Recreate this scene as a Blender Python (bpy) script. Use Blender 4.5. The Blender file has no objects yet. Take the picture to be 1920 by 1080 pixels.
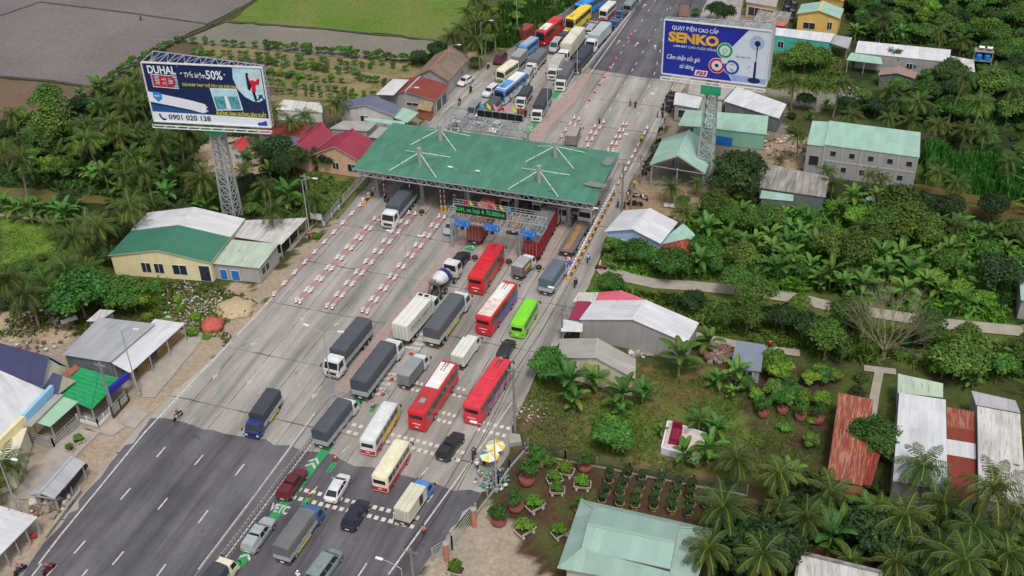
import bpy, math, random
import numpy as np
from mathutils import Vector, Matrix
rad = math.radians
random.seed(7); np.random.seed(7)
C = bpy.context.scene.collection
SC = bpy.context.scene

# ---------------------------------------------------------------- camera
HC = 98.0; FPX = 2092.75
yaw, pitch, roll = rad(-19.927), rad(34.494), rad(-1.756)
Fw = Vector((math.sin(yaw)*math.cos(pitch), math.cos(yaw)*math.cos(pitch), -math.sin(pitch)))
Rt = Vector((math.cos(yaw), -math.sin(yaw), 0)); Up = Rt.cross(Fw)
R2 = Rt*math.cos(roll)+Up*math.sin(roll); U2 = Up*math.cos(roll)-Rt*math.sin(roll)
cam = bpy.data.objects.new('camera', bpy.data.cameras.new('camera')); C.objects.link(cam)
cam.data.sensor_width = 36; cam.data.lens = FPX/1920*36; cam.data.clip_end = 6000; cam.data.clip_start = 1
M4 = Matrix.Identity(4)
for i in range(3):
    M4[i][0] = R2[i]; M4[i][1] = U2[i]; M4[i][2] = -Fw[i]
M4[2][3] = HC
cam.matrix_world = M4; SC.camera = cam
# ---------------------------------------------------------------- light
W = bpy.data.worlds.new("World"); SC.world = W; W.use_nodes = True
nt = W.node_tree; bg = nt.nodes['Background']
sky = nt.nodes.new('ShaderNodeTexSky'); sky.sky_type = 'NISHITA'; sky.sun_disc = False
SUN_EL, SUN_AZ = rad(62), rad(150)
sky.sun_elevation = SUN_EL; sky.sun_rotation = SUN_AZ; sky.dust_density = 4.0; sky.air_density = 1.0
hs = nt.nodes.new('ShaderNodeHueSaturation'); hs.inputs['Saturation'].default_value = .35
nt.links.new(sky.outputs[0], hs.inputs['Color']); nt.links.new(hs.outputs[0], bg.inputs[0])
bg.inputs[1].default_value = .12
sl = bpy.data.lights.new('sun', 'SUN'); sl.energy = 1.5; sl.angle = rad(10); sl.color = (1, .97, .93)
so = bpy.data.objects.new('sun', sl); C.objects.link(so)
sd = Vector((math.sin(SUN_AZ)*math.cos(SUN_EL), math.cos(SUN_AZ)*math.cos(SUN_EL), math.sin(SUN_EL)))
so.rotation_euler = sd.to_track_quat('Z', 'Y').to_euler(); so.location = (0, 0, 200)
vs = SC.view_settings; vs.view_transform = 'Standard'; vs.look = 'None'; vs.exposure = 0.22; vs.gamma = 1
SC.cycles.max_bounces = 5; SC.cycles.transparent_max_bounces = 6

def G(px, py, z=0.0):
    "the world point at height z seen at this spot of the surveyed view"
    d = R2*((px-960)/FPX)-U2*((py-540)/FPX)+Fw
    t = (z-HC)/d.z
    return Vector((d.x*t, d.y*t, z))
def PX(p):
    q = Vector((p[0], p[1], p[2]-HC)); k = q.dot(Fw)
    return 960+FPX*q.dot(R2)/k, 540-FPX*q.dot(U2)/k

# ---------------------------------------------------------------- materials
def S(r, g, b):
    "sRGB 0-255 to linear"
    return tuple(((c/255)/12.92 if c/255 <= .04045 else ((c/255+.055)/1.055)**2.4) for c in (r, g, b))
_m = {}
def mat(name, rgb, rough=.75, var=.18, sc=.6, bump=0, stripe=0, rust=0, rustc=(.20, .07, .03), metal=0, spec=.4, rnd=0, streak=0, dirt=(.16, .13, .1), coat=0):
    if name in _m: return _m[name]
    m = bpy.data.materials.new(name); m.use_nodes = True; n = m.node_tree; b = n.nodes['Principled BSDF']; L = n.links.new
    b.inputs['Roughness'].default_value = rough; b.inputs['Metallic'].default_value = metal; b.inputs['Specular IOR Level'].default_value = spec
    if coat: b.inputs['Coat Weight'].default_value = coat
    tc = n.nodes.new('ShaderNodeTexCoord')
    src = tc.outputs['UV' if (stripe or streak) else 'Object']
    def noise(scale, vec=None, det=5, rough_=.6):
        q = n.nodes.new('ShaderNodeTexNoise'); q.inputs['Scale'].default_value = scale; q.inputs['Detail'].default_value = det; q.inputs['Roughness'].default_value = rough_
        L(vec or src, q.inputs['Vector']); return q.outputs['Fac']
    def ramp(f, a, c):
        q = n.nodes.new('ShaderNodeMapRange'); q.inputs['From Min'].default_value = a; q.inputs['From Max'].default_value = c; L(f, q.inputs['Value']); return q.outputs['Result']
    def mix(f, a, c):
        q = n.nodes.new('ShaderNodeMix'); q.data_type = 'RGBA'
        if isinstance(f, float): q.inputs['Factor'].default_value = f
        else: L(f, q.inputs['Factor'])
        for s, v in ((6, a), (7, c)):
            if isinstance(v, tuple): q.inputs[s].default_value = (*v, 1)
            else: L(v, q.inputs[s])
        return q.outputs[2]
    lo = tuple(c*(1-var) for c in rgb); hi = tuple(min(1, c*(1+var)) for c in rgb)
    col = mix(ramp(noise(sc), .3, .7), lo, hi)
    if streak:
        mp = n.nodes.new('ShaderNodeMapping'); mp.inputs['Scale'].default_value = (1.6, .16, 1); L(src, mp.inputs['Vector'])
        col = mix(ramp(noise(1.0, mp.outputs[0]), .45, .85-.3*streak), col, tuple(c*(1-.55*streak) for c in rgb))
    if rust:
        mp = n.nodes.new('ShaderNodeMapping'); mp.inputs['Scale'].default_value = (5.5, .4, 1); L(src, mp.inputs['Vector'])
        col = mix(ramp(noise(.9, mp.outputs[0], 8), .62-.3*rust, .72-.3*rust), col, rustc)
    if rnd:
        oi = n.nodes.new('ShaderNodeObjectInfo'); h = n.nodes.new('ShaderNodeHueSaturation')
        L(ramp(oi.outputs['Random'], 0, 1), h.inputs['Value'])
        h2 = n.nodes.new('ShaderNodeMapRange'); h2.inputs['To Min'].default_value = 1-rnd; h2.inputs['To Max'].default_value = 1+rnd
        L(oi.outputs['Random'], h2.inputs['Value']); L(h2.outputs[0], h.inputs['Value']); L(col, h.inputs['Color']); col = h.outputs[0]
    if stripe:   # separate sheets, each weathered a little differently
        sx = n.nodes.new('ShaderNodeSeparateXYZ'); L(src, sx.inputs[0]); cb = n.nodes.new('ShaderNodeCombineXYZ')
        for o_, k_, per in ((0, 0, 1.05), (1, 1, 3.4)):
            a = n.nodes.new('ShaderNodeMath'); a.operation = 'DIVIDE'; a.inputs[1].default_value = per; L(sx.outputs[o_], a.inputs[0]); c = n.nodes.new('ShaderNodeMath'); c.operation = 'FLOOR'; L(a.outputs[0], c.inputs[0]); L(c.outputs[0], cb.inputs[k_])
        wn = n.nodes.new('ShaderNodeTexWhiteNoise'); wn.noise_dimensions = '3D'; L(cb.outputs[0], wn.inputs['Vector']); am = .05+var*.45
        pr = n.nodes.new('ShaderNodeMapRange'); pr.inputs[3].default_value = 1-am; pr.inputs[4].default_value = 1+am; L(wn.outputs['Value'], pr.inputs[0])
        q = n.nodes.new('ShaderNodeMix'); q.data_type = 'RGBA'; q.blend_type = 'MULTIPLY'; q.inputs[0].default_value = 1; L(col, q.inputs[6]); L(pr.outputs[0], q.inputs[7]); col = q.outputs[2]
    L(col, b.inputs['Base Color'])
    if stripe:
        wv = n.nodes.new('ShaderNodeTexWave'); wv.wave_type = 'BANDS'; wv.bands_direction = 'X'; wv.inputs['Scale'].default_value = stripe/6.2832*3.1416; L(src, wv.inputs['Vector'])
        bp = n.nodes.new('ShaderNodeBump'); bp.inputs['Strength'].default_value = .6; bp.inputs['Distance'].default_value = .05
        L(wv.outputs['Fac'], bp.inputs['Height']); L(bp.outputs[0], b.inputs['Normal'])
    elif bump:
        bp = n.nodes.new('ShaderNodeBump'); bp.inputs['Strength'].default_value = .7; bp.inputs['Distance'].default_value = bump
        L(noise(sc*9), bp.inputs['Height']); L(bp.outputs[0], b.inputs['Normal'])
    _m[name] = m; return m
def leafmat(name, rgb, rnd=.32, trans=.25, rough=.55):
    if name in _m: return _m[name]
    m = bpy.data.materials.new(name); m.use_nodes = True; n = m.node_tree; b = n.nodes['Principled BSDF']; L = n.links.new
    b.inputs['Roughness'].default_value = rough; b.inputs['Specular IOR Level'].default_value = .25
    at = n.nodes.new('ShaderNodeAttribute'); at.attribute_name = 'lum'
    mx = n.nodes.new('ShaderNodeMix'); mx.data_type = 'RGBA'; mx.blend_type = 'MULTIPLY'; mx.inputs[0].default_value = 1
    mx.inputs[6].default_value = (*rgb, 1); L(at.outputs['Color'], mx.inputs[7])
    oi = n.nodes.new('ShaderNodeObjectInfo'); h = n.nodes.new('ShaderNodeHueSaturation')
    r1 = n.nodes.new('ShaderNodeMapRange'); r1.inputs['To Min'].default_value = 1-rnd; r1.inputs['To Max'].default_value = 1+rnd
    r2 = n.nodes.new('ShaderNodeMapRange'); r2.inputs['To Min'].default_value = .472; r2.inputs['To Max'].default_value = .515
    ml = n.nodes.new('ShaderNodeMath'); ml.operation = 'FRACT'; m2 = n.nodes.new('ShaderNodeMath'); m2.operation = 'MULTIPLY'; m2.inputs[1].default_value = 7.31
    L(oi.outputs['Random'], r1.inputs['Value']); L(oi.outputs['Random'], m2.inputs[0]); L(m2.outputs[0], ml.inputs[0]); L(ml.outputs[0], r2.inputs['Value'])
    L(r1.outputs[0], h.inputs['Value']); L(r2.outputs[0], h.inputs['Hue']); L(mx.outputs[2], h.inputs['Color']); L(h.outputs[0], b.inputs['Base Color'])
    tr = n.nodes.new('ShaderNodeBsdfTranslucent'); L(h.outputs[0], tr.inputs['Color'])
    ms = n.nodes.new('ShaderNodeMixShader'); ms.inputs[0].default_value = trans
    L(b.outputs[0], ms.inputs[1]); L(tr.outputs[0], ms.inputs[2]); L(ms.outputs[0], n.nodes['Material Output'].inputs['Surface'])
    _m[name] = m; return m
def emat(name, rgb, st):
    if name in _m: return _m[name]
    m = bpy.data.materials.new(name); m.use_nodes = True; b = m.node_tree.nodes['Principled BSDF']
    b.inputs['Base Color'].default_value = (0, 0, 0, 1); b.inputs['Emission Color'].default_value = (*rgb, 1); b.inputs['Emission Strength'].default_value = st
    _m[name] = m; return m
GLASS = mat('dark_glass', (.02, .025, .03), .12, .2, .5, spec=.6)
TYRE = mat('tyre_rubber', (.02, .02, .02), .9); RIM = mat('wheel_rim', (.35, .35, .36), .5)
BLACK = mat('black_trim', (.025, .025, .027), .6); STEEL = mat('galvanised_steel', (.34, .36, .37), .5, .12, 2)
WHITEP = mat('white_paint', (.68, .68, .67), .6, .08, 1.5); REDP = mat('red_paint', (.45, .03, .03), .55, .1, 1)
LAMP = mat('lamp_lens', (.75, .75, .72), .2); TAILL = mat('tail_lens', (.4, .02, .02), .3)
CONC = mat('concrete_grey', (.33, .32, .30), .9, .15, .8, bump=.02)
WOODP = mat('weathered_concrete_pole', (.24, .22, .2), .9, .25, 1)

# ---------------------------------------------------------------- mesh builder
class B:
    def __init__(s): s.v = []; s.f = []; s.mi = []; s.uv = []
    def poly(s, pts, mi=0, uv=None, flip=False):
        pts = [Vector(p) for p in pts]
        if flip: pts = pts[::-1]
        i = len(s.v); s.v += pts; s.f.append(tuple(range(i, i+len(pts)))); s.mi.append(mi)
        if uv is None:
            e = pts[1]-pts[0]
            if e.length < 1e-6: e = pts[2]-pts[1]
            e.normalize(); nn = Vector((0, 0, 0))
            for k in range(len(pts)-2):
                nn += (pts[k+1]-pts[0]).cross(pts[k+2]-pts[0])
            if nn.length < 1e-9: nn = Vector((0, 0, 1))
            nn.normalize(); w = nn.cross(e)
            uv = [((p-pts[0]).dot(e)+pts[0].x*.37, (p-pts[0]).dot(w)) for p in pts]
        s.uv += uv
    def hexa(s, b, t, mi=0, top=None, bottom=True):
        "solid between four bottom and four top points (ccw seen from above)"
        s.poly(t, mi if top is None else top)
        if bottom: s.poly(b[::-1], mi)
        for k in range(4):
            l = (k+1) % 4; s.poly([b[k], b[l], t[l], t[k]], mi)
    def box(s, c, d, mi=0, rz=0, top=None):
        c = Vector(c); x, y, z = d[0]/2, d[1]/2, d[2]/2; cr, sr = math.cos(rz), math.sin(rz)
        q = [Vector((a*cr-b_*sr, a*sr+b_*cr, 0)) for a, b_ in ((-x, -y), (x, -y), (x, y), (-x, y))]
        s.hexa([c+p-Vector((0, 0, z)) for p in q], [c+p+Vector((0, 0, z)) for p in q], mi, top)
    def bar(s, p0, p1, w, mi=0, h=None):
        p0 = Vector(p0); p1 = Vector(p1); d = (p1-p0)
        if d.length < 1e-5: return
        d.normalize(); a = Vector((0, 0, 1)) if abs(d.z) < .95 else Vector((1, 0, 0))
        x = d.cross(a).normalized()*w/2; y = x.cross(d).normalized()*(h or w)/2
        r = [-x-y, x-y, x+y, -x+y]
        i = len(s.v); s.v += [p0+q for q in r]+[p1+q for q in r]
        for k in range(4):
            l = (k+1) % 4; s.f.append((i+k, i+l, i+4+l, i+4+k)); s.mi.append(mi); s.uv += [(0, 0), (.1, 0), (.1, 1), (0, 1)]
        s.f += [(i+3, i+2, i+1, i), (i+4, i+5, i+6, i+7)]; s.mi += [mi, mi]; s.uv += [(0, 0)]*8
    def tube(s, p0, p1, r0, r1=None, n=8, mi=0, cap=True):
        r1 = r0 if r1 is None else r1; p0 = Vector(p0); p1 = Vector(p1); d = (p1-p0).normalized()
        a = Vector((0, 0, 1)) if abs(d.z) < .9 else Vector((1, 0, 0)); x = d.cross(a).normalized(); y = x.cross(d)
        i = len(s.v)
        for p, r in ((p0, r0), (p1, r1)):
            s.v += [p+(x*math.cos(6.28318*k/n)+y*math.sin(6.28318*k/n))*r for k in range(n)]
        for k in range(n):
            l = (k+1) % n; s.f.append((i+k, i+n+k, i+n+l, i+l)); s.mi.append(mi); s.uv += [(k/n, 0), (k/n, 1), ((k+1)/n, 1), ((k+1)/n, 0)]
        if cap:
            s.f.append(tuple(range(i, i+n))); s.f.append(tuple(range(i+2*n-1, i+n-1, -1))); s.mi += [mi, mi]; s.uv += [(0, 0)]*(2*n)
    def loft(s, rings, mi=0, caps=True, closed=True):
        n = len(rings[0]); i = len(s.v)
        for r in rings: s.v += [Vector(p) for p in r]
        for a in range(len(rings)-1):
            for k in range(n if closed else n-1):
                l = (k+1) % n; s.f.append((i+a*n+k, i+a*n+l, i+(a+1)*n+l, i+(a+1)*n+k)); s.mi.append(mi); s.uv += [(a, k/n), (a, (k+1)/n), (a+1, (k+1)/n), (a+1, k/n)]
        if caps:
            s.f.append(tuple(range(i+n-1, i-1, -1))); s.f.append(tuple(range(i+(len(rings)-1)*n, i+len(rings)*n))); s.mi += [mi, mi]; s.uv += [(0, 0)]*(2*n)
    def ball(s, c, r, mi=0, nu=10, nv=6, sz=1.0, half=False):
        c = Vector(c); rings = []
        for a in range(nv+1):
            t = math.pi*(a/nv)*(.5 if half else 1); rr = max(.02*r, math.sin(t)*r)
            rings.append([c+Vector((rr*math.cos(-6.28318*k/nu), rr*math.sin(-6.28318*k/nu), math.cos(t)*r*sz)) for k in range(nu)])
        s.loft(rings, mi)
    def mesh(s, name, mats, off=None, smooth=False):
        me = bpy.data.meshes.new(name)
        v = s.v if off is None else [p-off for p in s.v]
        me.from_pydata([tuple(p) for p in v], [], s.f)
        for m in mats: me.materials.append(m)
        me.polygons.foreach_set('material_index', s.mi)
        if len(s.uv) == sum(len(f) for f in s.f):
            u = me.uv_layers.new(name='UVMap'); u.data.foreach_set('uv', [c for p in s.uv for c in p])
        if smooth: me.polygons.foreach_set('use_smooth', [True]*len(s.f))
        me.update()
        if smooth == 'auto': me.set_sharp_from_angle(angle=rad(38))
        return me
    def obj(s, name, mats, parent=None, world=False, smooth=False):
        if not isinstance(mats, (list, tuple)): mats = [mats]
        off = None
        if parent is not None and world:
            off = parent.location.copy(); q = parent
            while q.parent is not None: q = q.parent; off += q.location
        return link(s.mesh(name, mats, off, smooth), name, parent)
def link(me, name, parent=None):
    o = bpy.data.objects.new(name, me); C.objects.link(o)
    if parent is not None: o.parent = parent
    return o
def tag(o, label=None, cat=None, group=None, kind=None):
    if label: o['label'] = label
    if cat: o['category'] = cat
    if group: o['group'] = group
    if kind: o['kind'] = kind
    return o
def thing(name, label, cat, loc=(0, 0, 0), rz=0, group=None):
    o = bpy.data.objects.new(name, None); C.objects.link(o); o.empty_display_size = .3
    o.location = loc; o.rotation_euler = (0, 0, rz); return tag(o, label, cat, group)
def dup(src, loc, rz=0, scale=1, label=None, group=None):
    "a copy of a thing with copies of its parts and sub-parts"
    r = src.copy(); C.objects.link(r); r.location = loc; r.rotation_euler = (0, 0, rz)
    r.scale = (scale,)*3 if isinstance(scale, (int, float)) else scale
    if label: r['label'] = label
    if group: r['group'] = group
    for ch in PROTO.get(src.name, src.children):
        c = ch.copy(); C.objects.link(c); c.parent = r
        for g in ch.children:
            d = g.copy(); C.objects.link(d); d.parent = c
    return r
PROTO = {}
def retire(src):
    "take an unused prototype out of the scene"
    for ch in list(src.children):
        for g in list(ch.children): bpy.data.objects.remove(g)
        bpy.data.objects.remove(ch)
    bpy.data.objects.remove(src)

def npoly(name, V, F, cols=None, mats=()):
    "fast mesh from numpy verts and quads, cols per face"
    me = bpy.data.meshes.new(name); V = np.asarray(V, dtype=np.float32); F = np.asarray(F, dtype=np.int32); nf, k = F.shape
    me.vertices.add(len(V)); me.vertices.foreach_set('co', V.ravel())
    me.loops.add(nf*k); me.loops.foreach_set('vertex_index', F.ravel())
    me.polygons.add(nf); me.polygons.foreach_set('loop_start', np.arange(0, nf*k, k, dtype=np.int32))
    me.update(calc_edges=True)
    if cols is not None:
        a = me.attributes.new('lum', 'FLOAT_COLOR', 'FACE')
        c = np.ones((nf, 4), dtype=np.float32); c[:, :3] = cols; a.data.foreach_set('color', c.ravel())
    for m in mats: me.materials.append(m)
    me.validate(); return me

KEEP = []   # footprints no plant may stand on
def inpoly(x, y, P):
    "vectorised point in polygon"
    r = np.zeros(np.shape(x), bool); n = len(P)
    for i in range(n):
        x0, y0 = P[i]; x1, y1 = P[(i+1) % n]
        if y0 == y1: continue
        c = ((y0 > y) != (y1 > y)) & (x < (x1-x0)*(y-y0)/(y1-y0)+x0); r ^= c
    return r
def gp(px, z=0): return [G(a, b, z) for a, b in px]
def keep(px, z=0, grow=1.0):
    P = gp(px, z); c = sum(P, Vector())/len(P)
    KEEP.append([((p-c)*(1+grow/max(3, (p-c).length))+c).to_2d() for p in P])
def sheet(name, px, z, m, label=None, jit=.25, step=1.5, kind='structure', flat=False):
    P = [p.to_2d() for p in gp(px)]; out = []
    rnd = random.Random(len(px)*7+int(px[0][0]))
    for i, a in enumerate(P):
        b = P[(i+1) % len(P)]; n = max(1, int((b-a).length/step)) if jit else 1
        for k in range(n):
            q = a.lerp(b, k/n)
            if k and jit: q = q+Vector((rnd.uniform(-jit, jit), rnd.uniform(-jit, jit)))
            out.append(q)
    bb = B(); bb.v = [Vector((q.x, q.y, z)) for q in out]
    from mathutils.geometry import tessellate_polygon
    ar = sum(out[i].x*out[(i+1) % len(out)].y-out[(i+1) % len(out)].x*out[i].y for i in range(len(out)))
    for t in tessellate_polygon([bb.v]):
        a, b_, c = [bb.v[i] for i in t]
        if (b_-a).cross(c-a).z < 0: t = t[::-1]
        bb.f.append(tuple(t)); bb.mi.append(0); bb.uv += [(bb.v[i].x, bb.v[i].y) for i in t]
    o = bb.obj(name, m); return tag(o, label, None, None, kind)
def line(bb, pts, w, z, mi=0, dash=None):
    "a painted line along px points"
    P = [p.to_2d() for p in gp(pts)]
    for a, b in zip(P, P[1:]):
        d = (b-a); Lg = d.length; d.normalize(); nrm = Vector((-d.y, d.x))*w/2
        segs = [(0, Lg)] if not dash else [(t, min(Lg, t+dash[0])) for t in np.arange(0, Lg, dash[0]+dash[1])]
        for s0, s1 in segs:
            p, q = a+d*s0, a+d*s1
            bb.poly([(*(p-nrm), z), (*(q-nrm), z), (*(q+nrm), z), (*(p+nrm), z)], mi)
# ---------------------------------------------------------------- auto labels from what stands nearby
MARKS = []; AUTO = []
def mark(name, px, z=0):
    p = G(*px, z) if len(px) == 2 else px; MARKS.append((name, Vector((p[0], p[1]))))
def auto(o, noun, plural): AUTO.append((o, noun, plural))
ORD = [a+'nearest' for a in ('', 'second ', 'third ', 'fourth ', 'fifth ', 'sixth ', 'seventh ', 'eighth ', 'ninth ', 'tenth ')]
def finish_labels():
    cell = {}
    for o, noun, plural in AUTO:
        p = o.location.to_2d(); nm, q = min(MARKS, key=lambda t: (t[1]-p).length)
        a = PX((p.x, p.y, 0)); b = PX((q.x, q.y, 0)); dx, dy = a[0]-b[0], (a[1]-b[1])*1.3
        rel = ('right of' if dx > 0 else 'left of') if abs(dx) > abs(dy) else ('in front of' if dy > 0 else 'beyond')
        cell.setdefault((noun, plural, rel, nm), []).append(((q-p).length, o))
    for (noun, plural, rel, nm), L_ in cell.items():
        L_.sort(key=lambda t: t[0])
        if len(L_) == 1: L_[0][1]['label'] = f'{noun} {rel} {nm}'
        elif len(L_) <= 10:
            for k, (d, o) in enumerate(L_): o['label'] = f'{noun} {rel} {nm}, {ORD[k]}'
        else:
            for k, (d, o) in enumerate(L_):
                o['label'] = f'{noun} {rel} {nm}, {ORD[k]}' if k < 9 else f'{noun} in thick growth {rel} {nm}'
        for d, o in L_: o['group'] = f'{plural} {rel} {nm}' if len(L_) > 1 else plural
        if len(L_) == 1: o = L_[0][1]; o['group'] = plural
# ================================================================ GROUND
SOIL = S(96, 82, 70); DSOIL = S(74, 60, 50); TAN = S(168, 150, 126); GR = S(84, 98, 46); DG = S(46, 58, 32); BG = S(96, 124, 48); PAV = S(160, 152, 142); DRY = S(112, 106, 66)
REG = [  # (colour, polygon in the surveyed view) painted ground cover, later ones on top
 (SOIL, [(0, 215), (110, 215), (190, 168), (330, 78), (450, 45), (820, 100), (930, 90), (900, 150), (700, 200), (640, 250), (560, 330), (400, 330), (0, 330)]),
 (DG, [(0, 215), (110, 215), (200, 170), (270, 130), (300, 250), (420, 250), (500, 250), (560, 330), (680, 330), (620, 400), (560, 420), (400, 400), (200, 400), (0, 400)]),
 (S(136, 124, 90), [(350, 100), (450, 55), (840, 130), (760, 160), (700, 200), (520, 190), (500, 110)]),
 (TAN, [(320, 300), (345, 272), (400, 262), (480, 262), (480, 320), (420, 330), (360, 325)]),
 (GR, [(0, 395), (110, 410), (210, 430), (210, 520), (120, 560), (0, 560)]),
 (BG, [(0, 408), (95, 418), (90, 470), (0, 500)]),
 (DG, [(0, 500), (60, 500), (110, 560), (150, 560), (240, 560), (160, 600), (60, 640), (0, 650)]),
 (DRY, [(520, 300), (660, 315), (690, 335), (610, 420), (590, 410), (560, 330)]),
 (S(92, 104, 50), [(530, 320), (640, 330), (590, 400), (560, 400)]),
 (TAN, [(385, 530), (520, 540), (480, 590), (420, 625), (380, 640), (300, 600), (300, 560)]),
 (S(172, 166, 160), [(330, 550), (400, 545), (430, 575), (410, 610), (340, 600)]),
 (GR, [(215, 520), (300, 520), (330, 560), (350, 620), (400, 640), (330, 620), (230, 590), (160, 600), (200, 540)]),
 (TAN, [(0, 590), (160, 600), (140, 680), (60, 650), (0, 640)]),
 (S(150, 138, 124), [(60, 640), (290, 600), (480, 560), (440, 640), (350, 700), (280, 790), (210, 860), (120, 1000), (60, 1080), (0, 1080), (0, 700)]),
 # strip left of the road
 (S(158, 142, 124), [(740, 320), (680, 390), (600, 470), (510, 570), (400, 700), (310, 800), (220, 910), (100, 1070), (0, 1100), (0, 1010), (90, 900), (200, 790), (300, 680), (400, 610), (480, 540), (600, 430)]),
 (S(140, 124, 104), [(900, 75), (990, 50), (960, 110), (870, 165), (800, 225), (770, 240), (700, 300), (760, 210), (840, 140)]),
 # right side
 (S(132, 120, 104), [(1270, 150), (1400, 0), (1450, 0), (1480, 90), (1460, 190), (1500, 300), (1440, 320), (1300, 400), (1180, 400), (1170, 360), (1230, 250)]),
 (S(148, 128, 102), [(1175, 345), (1300, 345), (1440, 370), (1350, 400), (1290, 400), (1150, 400)]),
 (S(110, 112, 62), [(1440, 100), (1560, 110), (1560, 160), (1440, 165)]),
 (S(128, 122, 112), [(1440, 150), (1560, 165), (1660, 185), (1640, 215), (1560, 205), (1440, 180)]),
 (S(150, 132, 108), [(1430, 270), (1520, 255), (1515, 310), (1440, 310)]),
 (DG, [(1590, 0), (1920, 0), (1920, 700), (1440, 520), (1300, 480), (1320, 380), (1560, 320), (1730, 340), (1730, 240), (1560, 210), (1600, 120)]),
 (GR, [(1130, 470), (1290, 480), (1420, 520), (1640, 560), (1920, 620), (1920, 700), (1640, 660), (1420, 640), (1320, 600), (1200, 560), (1100, 550)]),
 (DG, [(1310, 400), (1640, 390), (1680, 500), (1920, 560), (1920, 610), (1640, 560), (1400, 510), (1290, 470)]),
 (S(108, 98, 62), [(1000, 700), (1200, 690), (1360, 700), (1420, 720), (1560, 760), (1550, 900), (1400, 880), (1180, 870), (1000, 860), (960, 790)]),
 (S(112, 88, 62), [(1190, 680), (1260, 700), (1400, 745), (1400, 770), (1240, 730), (1180, 700)]),
 (S(100, 82, 62), [(960, 770), (1120, 730), (1060, 850), (985, 850)]),
 (S(92, 104, 50), [(1100, 780), (1220, 760), (1420, 760), (1440, 840), (1180, 830)]),
 (S(80, 62, 50), [(960, 850), (1000, 855), (1180, 880), (1400, 920), (1560, 940), (1480, 1080), (1050, 1080), (900, 1000)]),
 (S(76, 60, 48), [(1350, 680), (1560, 690), (1570, 740), (1550, 900), (1480, 930), (1400, 800)]),
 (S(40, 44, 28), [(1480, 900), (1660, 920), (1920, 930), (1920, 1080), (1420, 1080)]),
 (S(132, 96, 60), [(1500, 1010), (1600, 1020), (1590, 1060), (1500, 1050)]),
 (S(160, 148, 132), [(740, 1160), (780, 1080), (840, 1000), (900, 955), (940, 985), (1000, 1040), (1050, 1075), (1090, 1160)]),
 (S(66, 100, 42), [(930, 20), (1060, 10), (1080, 20), (980, 80), (930, 90), (880, 90)]),
 (S(92, 78, 48), [(1750, 350), (1920, 380), (1920, 430), (1800, 400)]),
 (S(110, 88, 62), [(1820, 440), (1920, 470), (1920, 500), (1830, 470)]),
 (S(66, 96, 38), [(1700, 290), (1920, 320), (1920, 380), (1730, 340)]),
]
gx = np.concatenate([-np.geomspace(3500, 345, 14), np.arange(-340, 95, .8), np.geomspace(96, 3500, 14)])
gy = np.concatenate([-np.geomspace(3500, 30, 10), np.arange(30, 420, .8), np.geomspace(422, 4500, 14)])
XX, YY = np.meshgrid(gx, gy)
def vnoise(x, y, s, seed):
    r = np.random.RandomState(seed).rand(257, 257); x = x/s; y = y/s; xi = np.floor(x).astype(int); yi = np.floor(y).astype(int); fx = x-xi; fy = y-yi
    fx = fx*fx*(3-2*fx); fy = fy*fy*(3-2*fy); g_ = lambda a, b: r[a % 257, b % 257]
    return (g_(xi, yi)*(1-fx)+g_(xi+1, yi)*fx)*(1-fy)+(g_(xi, yi+1)*(1-fx)+g_(xi+1, yi+1)*fx)*fy
jx = XX+(vnoise(XX, YY, 3, 1)-.5)*5+(vnoise(XX, YY, 1.1, 2)-.5)*2; jy = YY+(vnoise(XX, YY, 3, 3)-.5)*5+(vnoise(XX, YY, 1.1, 4)-.5)*2
col = np.empty(XX.shape+(3,)); col[:] = S(70, 74, 44)
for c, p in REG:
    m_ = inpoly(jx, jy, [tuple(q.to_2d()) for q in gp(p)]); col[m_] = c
mo = vnoise(XX, YY, 2.2, 9)*.6+vnoise(XX, YY, 6, 10)*.4
col *= (.8+.4*mo)[..., None]
gsp = (col.mean(-1) < .2)[..., None]*np.clip((vnoise(XX, YY, 2.5, 12)*.6+vnoise(XX, YY, .9, 14)*.4-.52)*6, 0, 1)[..., None]*.55   # weeds creeping over everything unpaved
col = col*(1-gsp)+np.array(S(80, 96, 44))*gsp
ny, nx = XX.shape; idx = np.arange(nx*ny).reshape(ny, nx)
zz = (vnoise(XX, YY, 7, 20)-.5)*.12-.12
Vg = np.stack([XX.ravel(), YY.ravel(), zz.ravel()], 1)
Fg = np.stack([idx[:-1, :-1].ravel(), idx[:-1, 1:].ravel(), idx[1:, 1:].ravel(), idx[1:, :-1].ravel()], 1)
me = npoly('ground', Vg, Fg)
a_ = me.attributes.new('col', 'FLOAT_COLOR', 'POINT'); cc = np.ones((nx*ny, 4), dtype=np.float32); cc[:, :3] = col.reshape(-1, 3); a_.data.foreach_set('color', cc.ravel())
me.polygons.foreach_set('use_smooth', [True]*len(me.polygons))
gm = bpy.data.materials.new('ground_soil_and_weeds'); gm.use_nodes = True; n = gm.node_tree; b = n.nodes['Principled BSDF']; b.inputs['Roughness'].default_value = .95; b.inputs['Specular IOR Level'].default_value = .1
at = n.nodes.new('ShaderNodeAttribute'); at.attribute_name = 'col'; tc = n.nodes.new('ShaderNodeTexCoord')
ns = n.nodes.new('ShaderNodeTexNoise'); ns.inputs['Scale'].default_value = 1.8; ns.inputs['Detail'].default_value = 9; ns.inputs['Roughness'].default_value = .75; n.links.new(tc.outputs['Object'], ns.inputs['Vector'])
mr = n.nodes.new('ShaderNodeMapRange'); mr.inputs['From Min'].default_value = .3; mr.inputs['From Max'].default_value = .7; mr.inputs['To Min'].default_value = .66; mr.inputs['To Max'].default_value = 1.3; n.links.new(ns.outputs['Fac'], mr.inputs['Value'])
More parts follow.
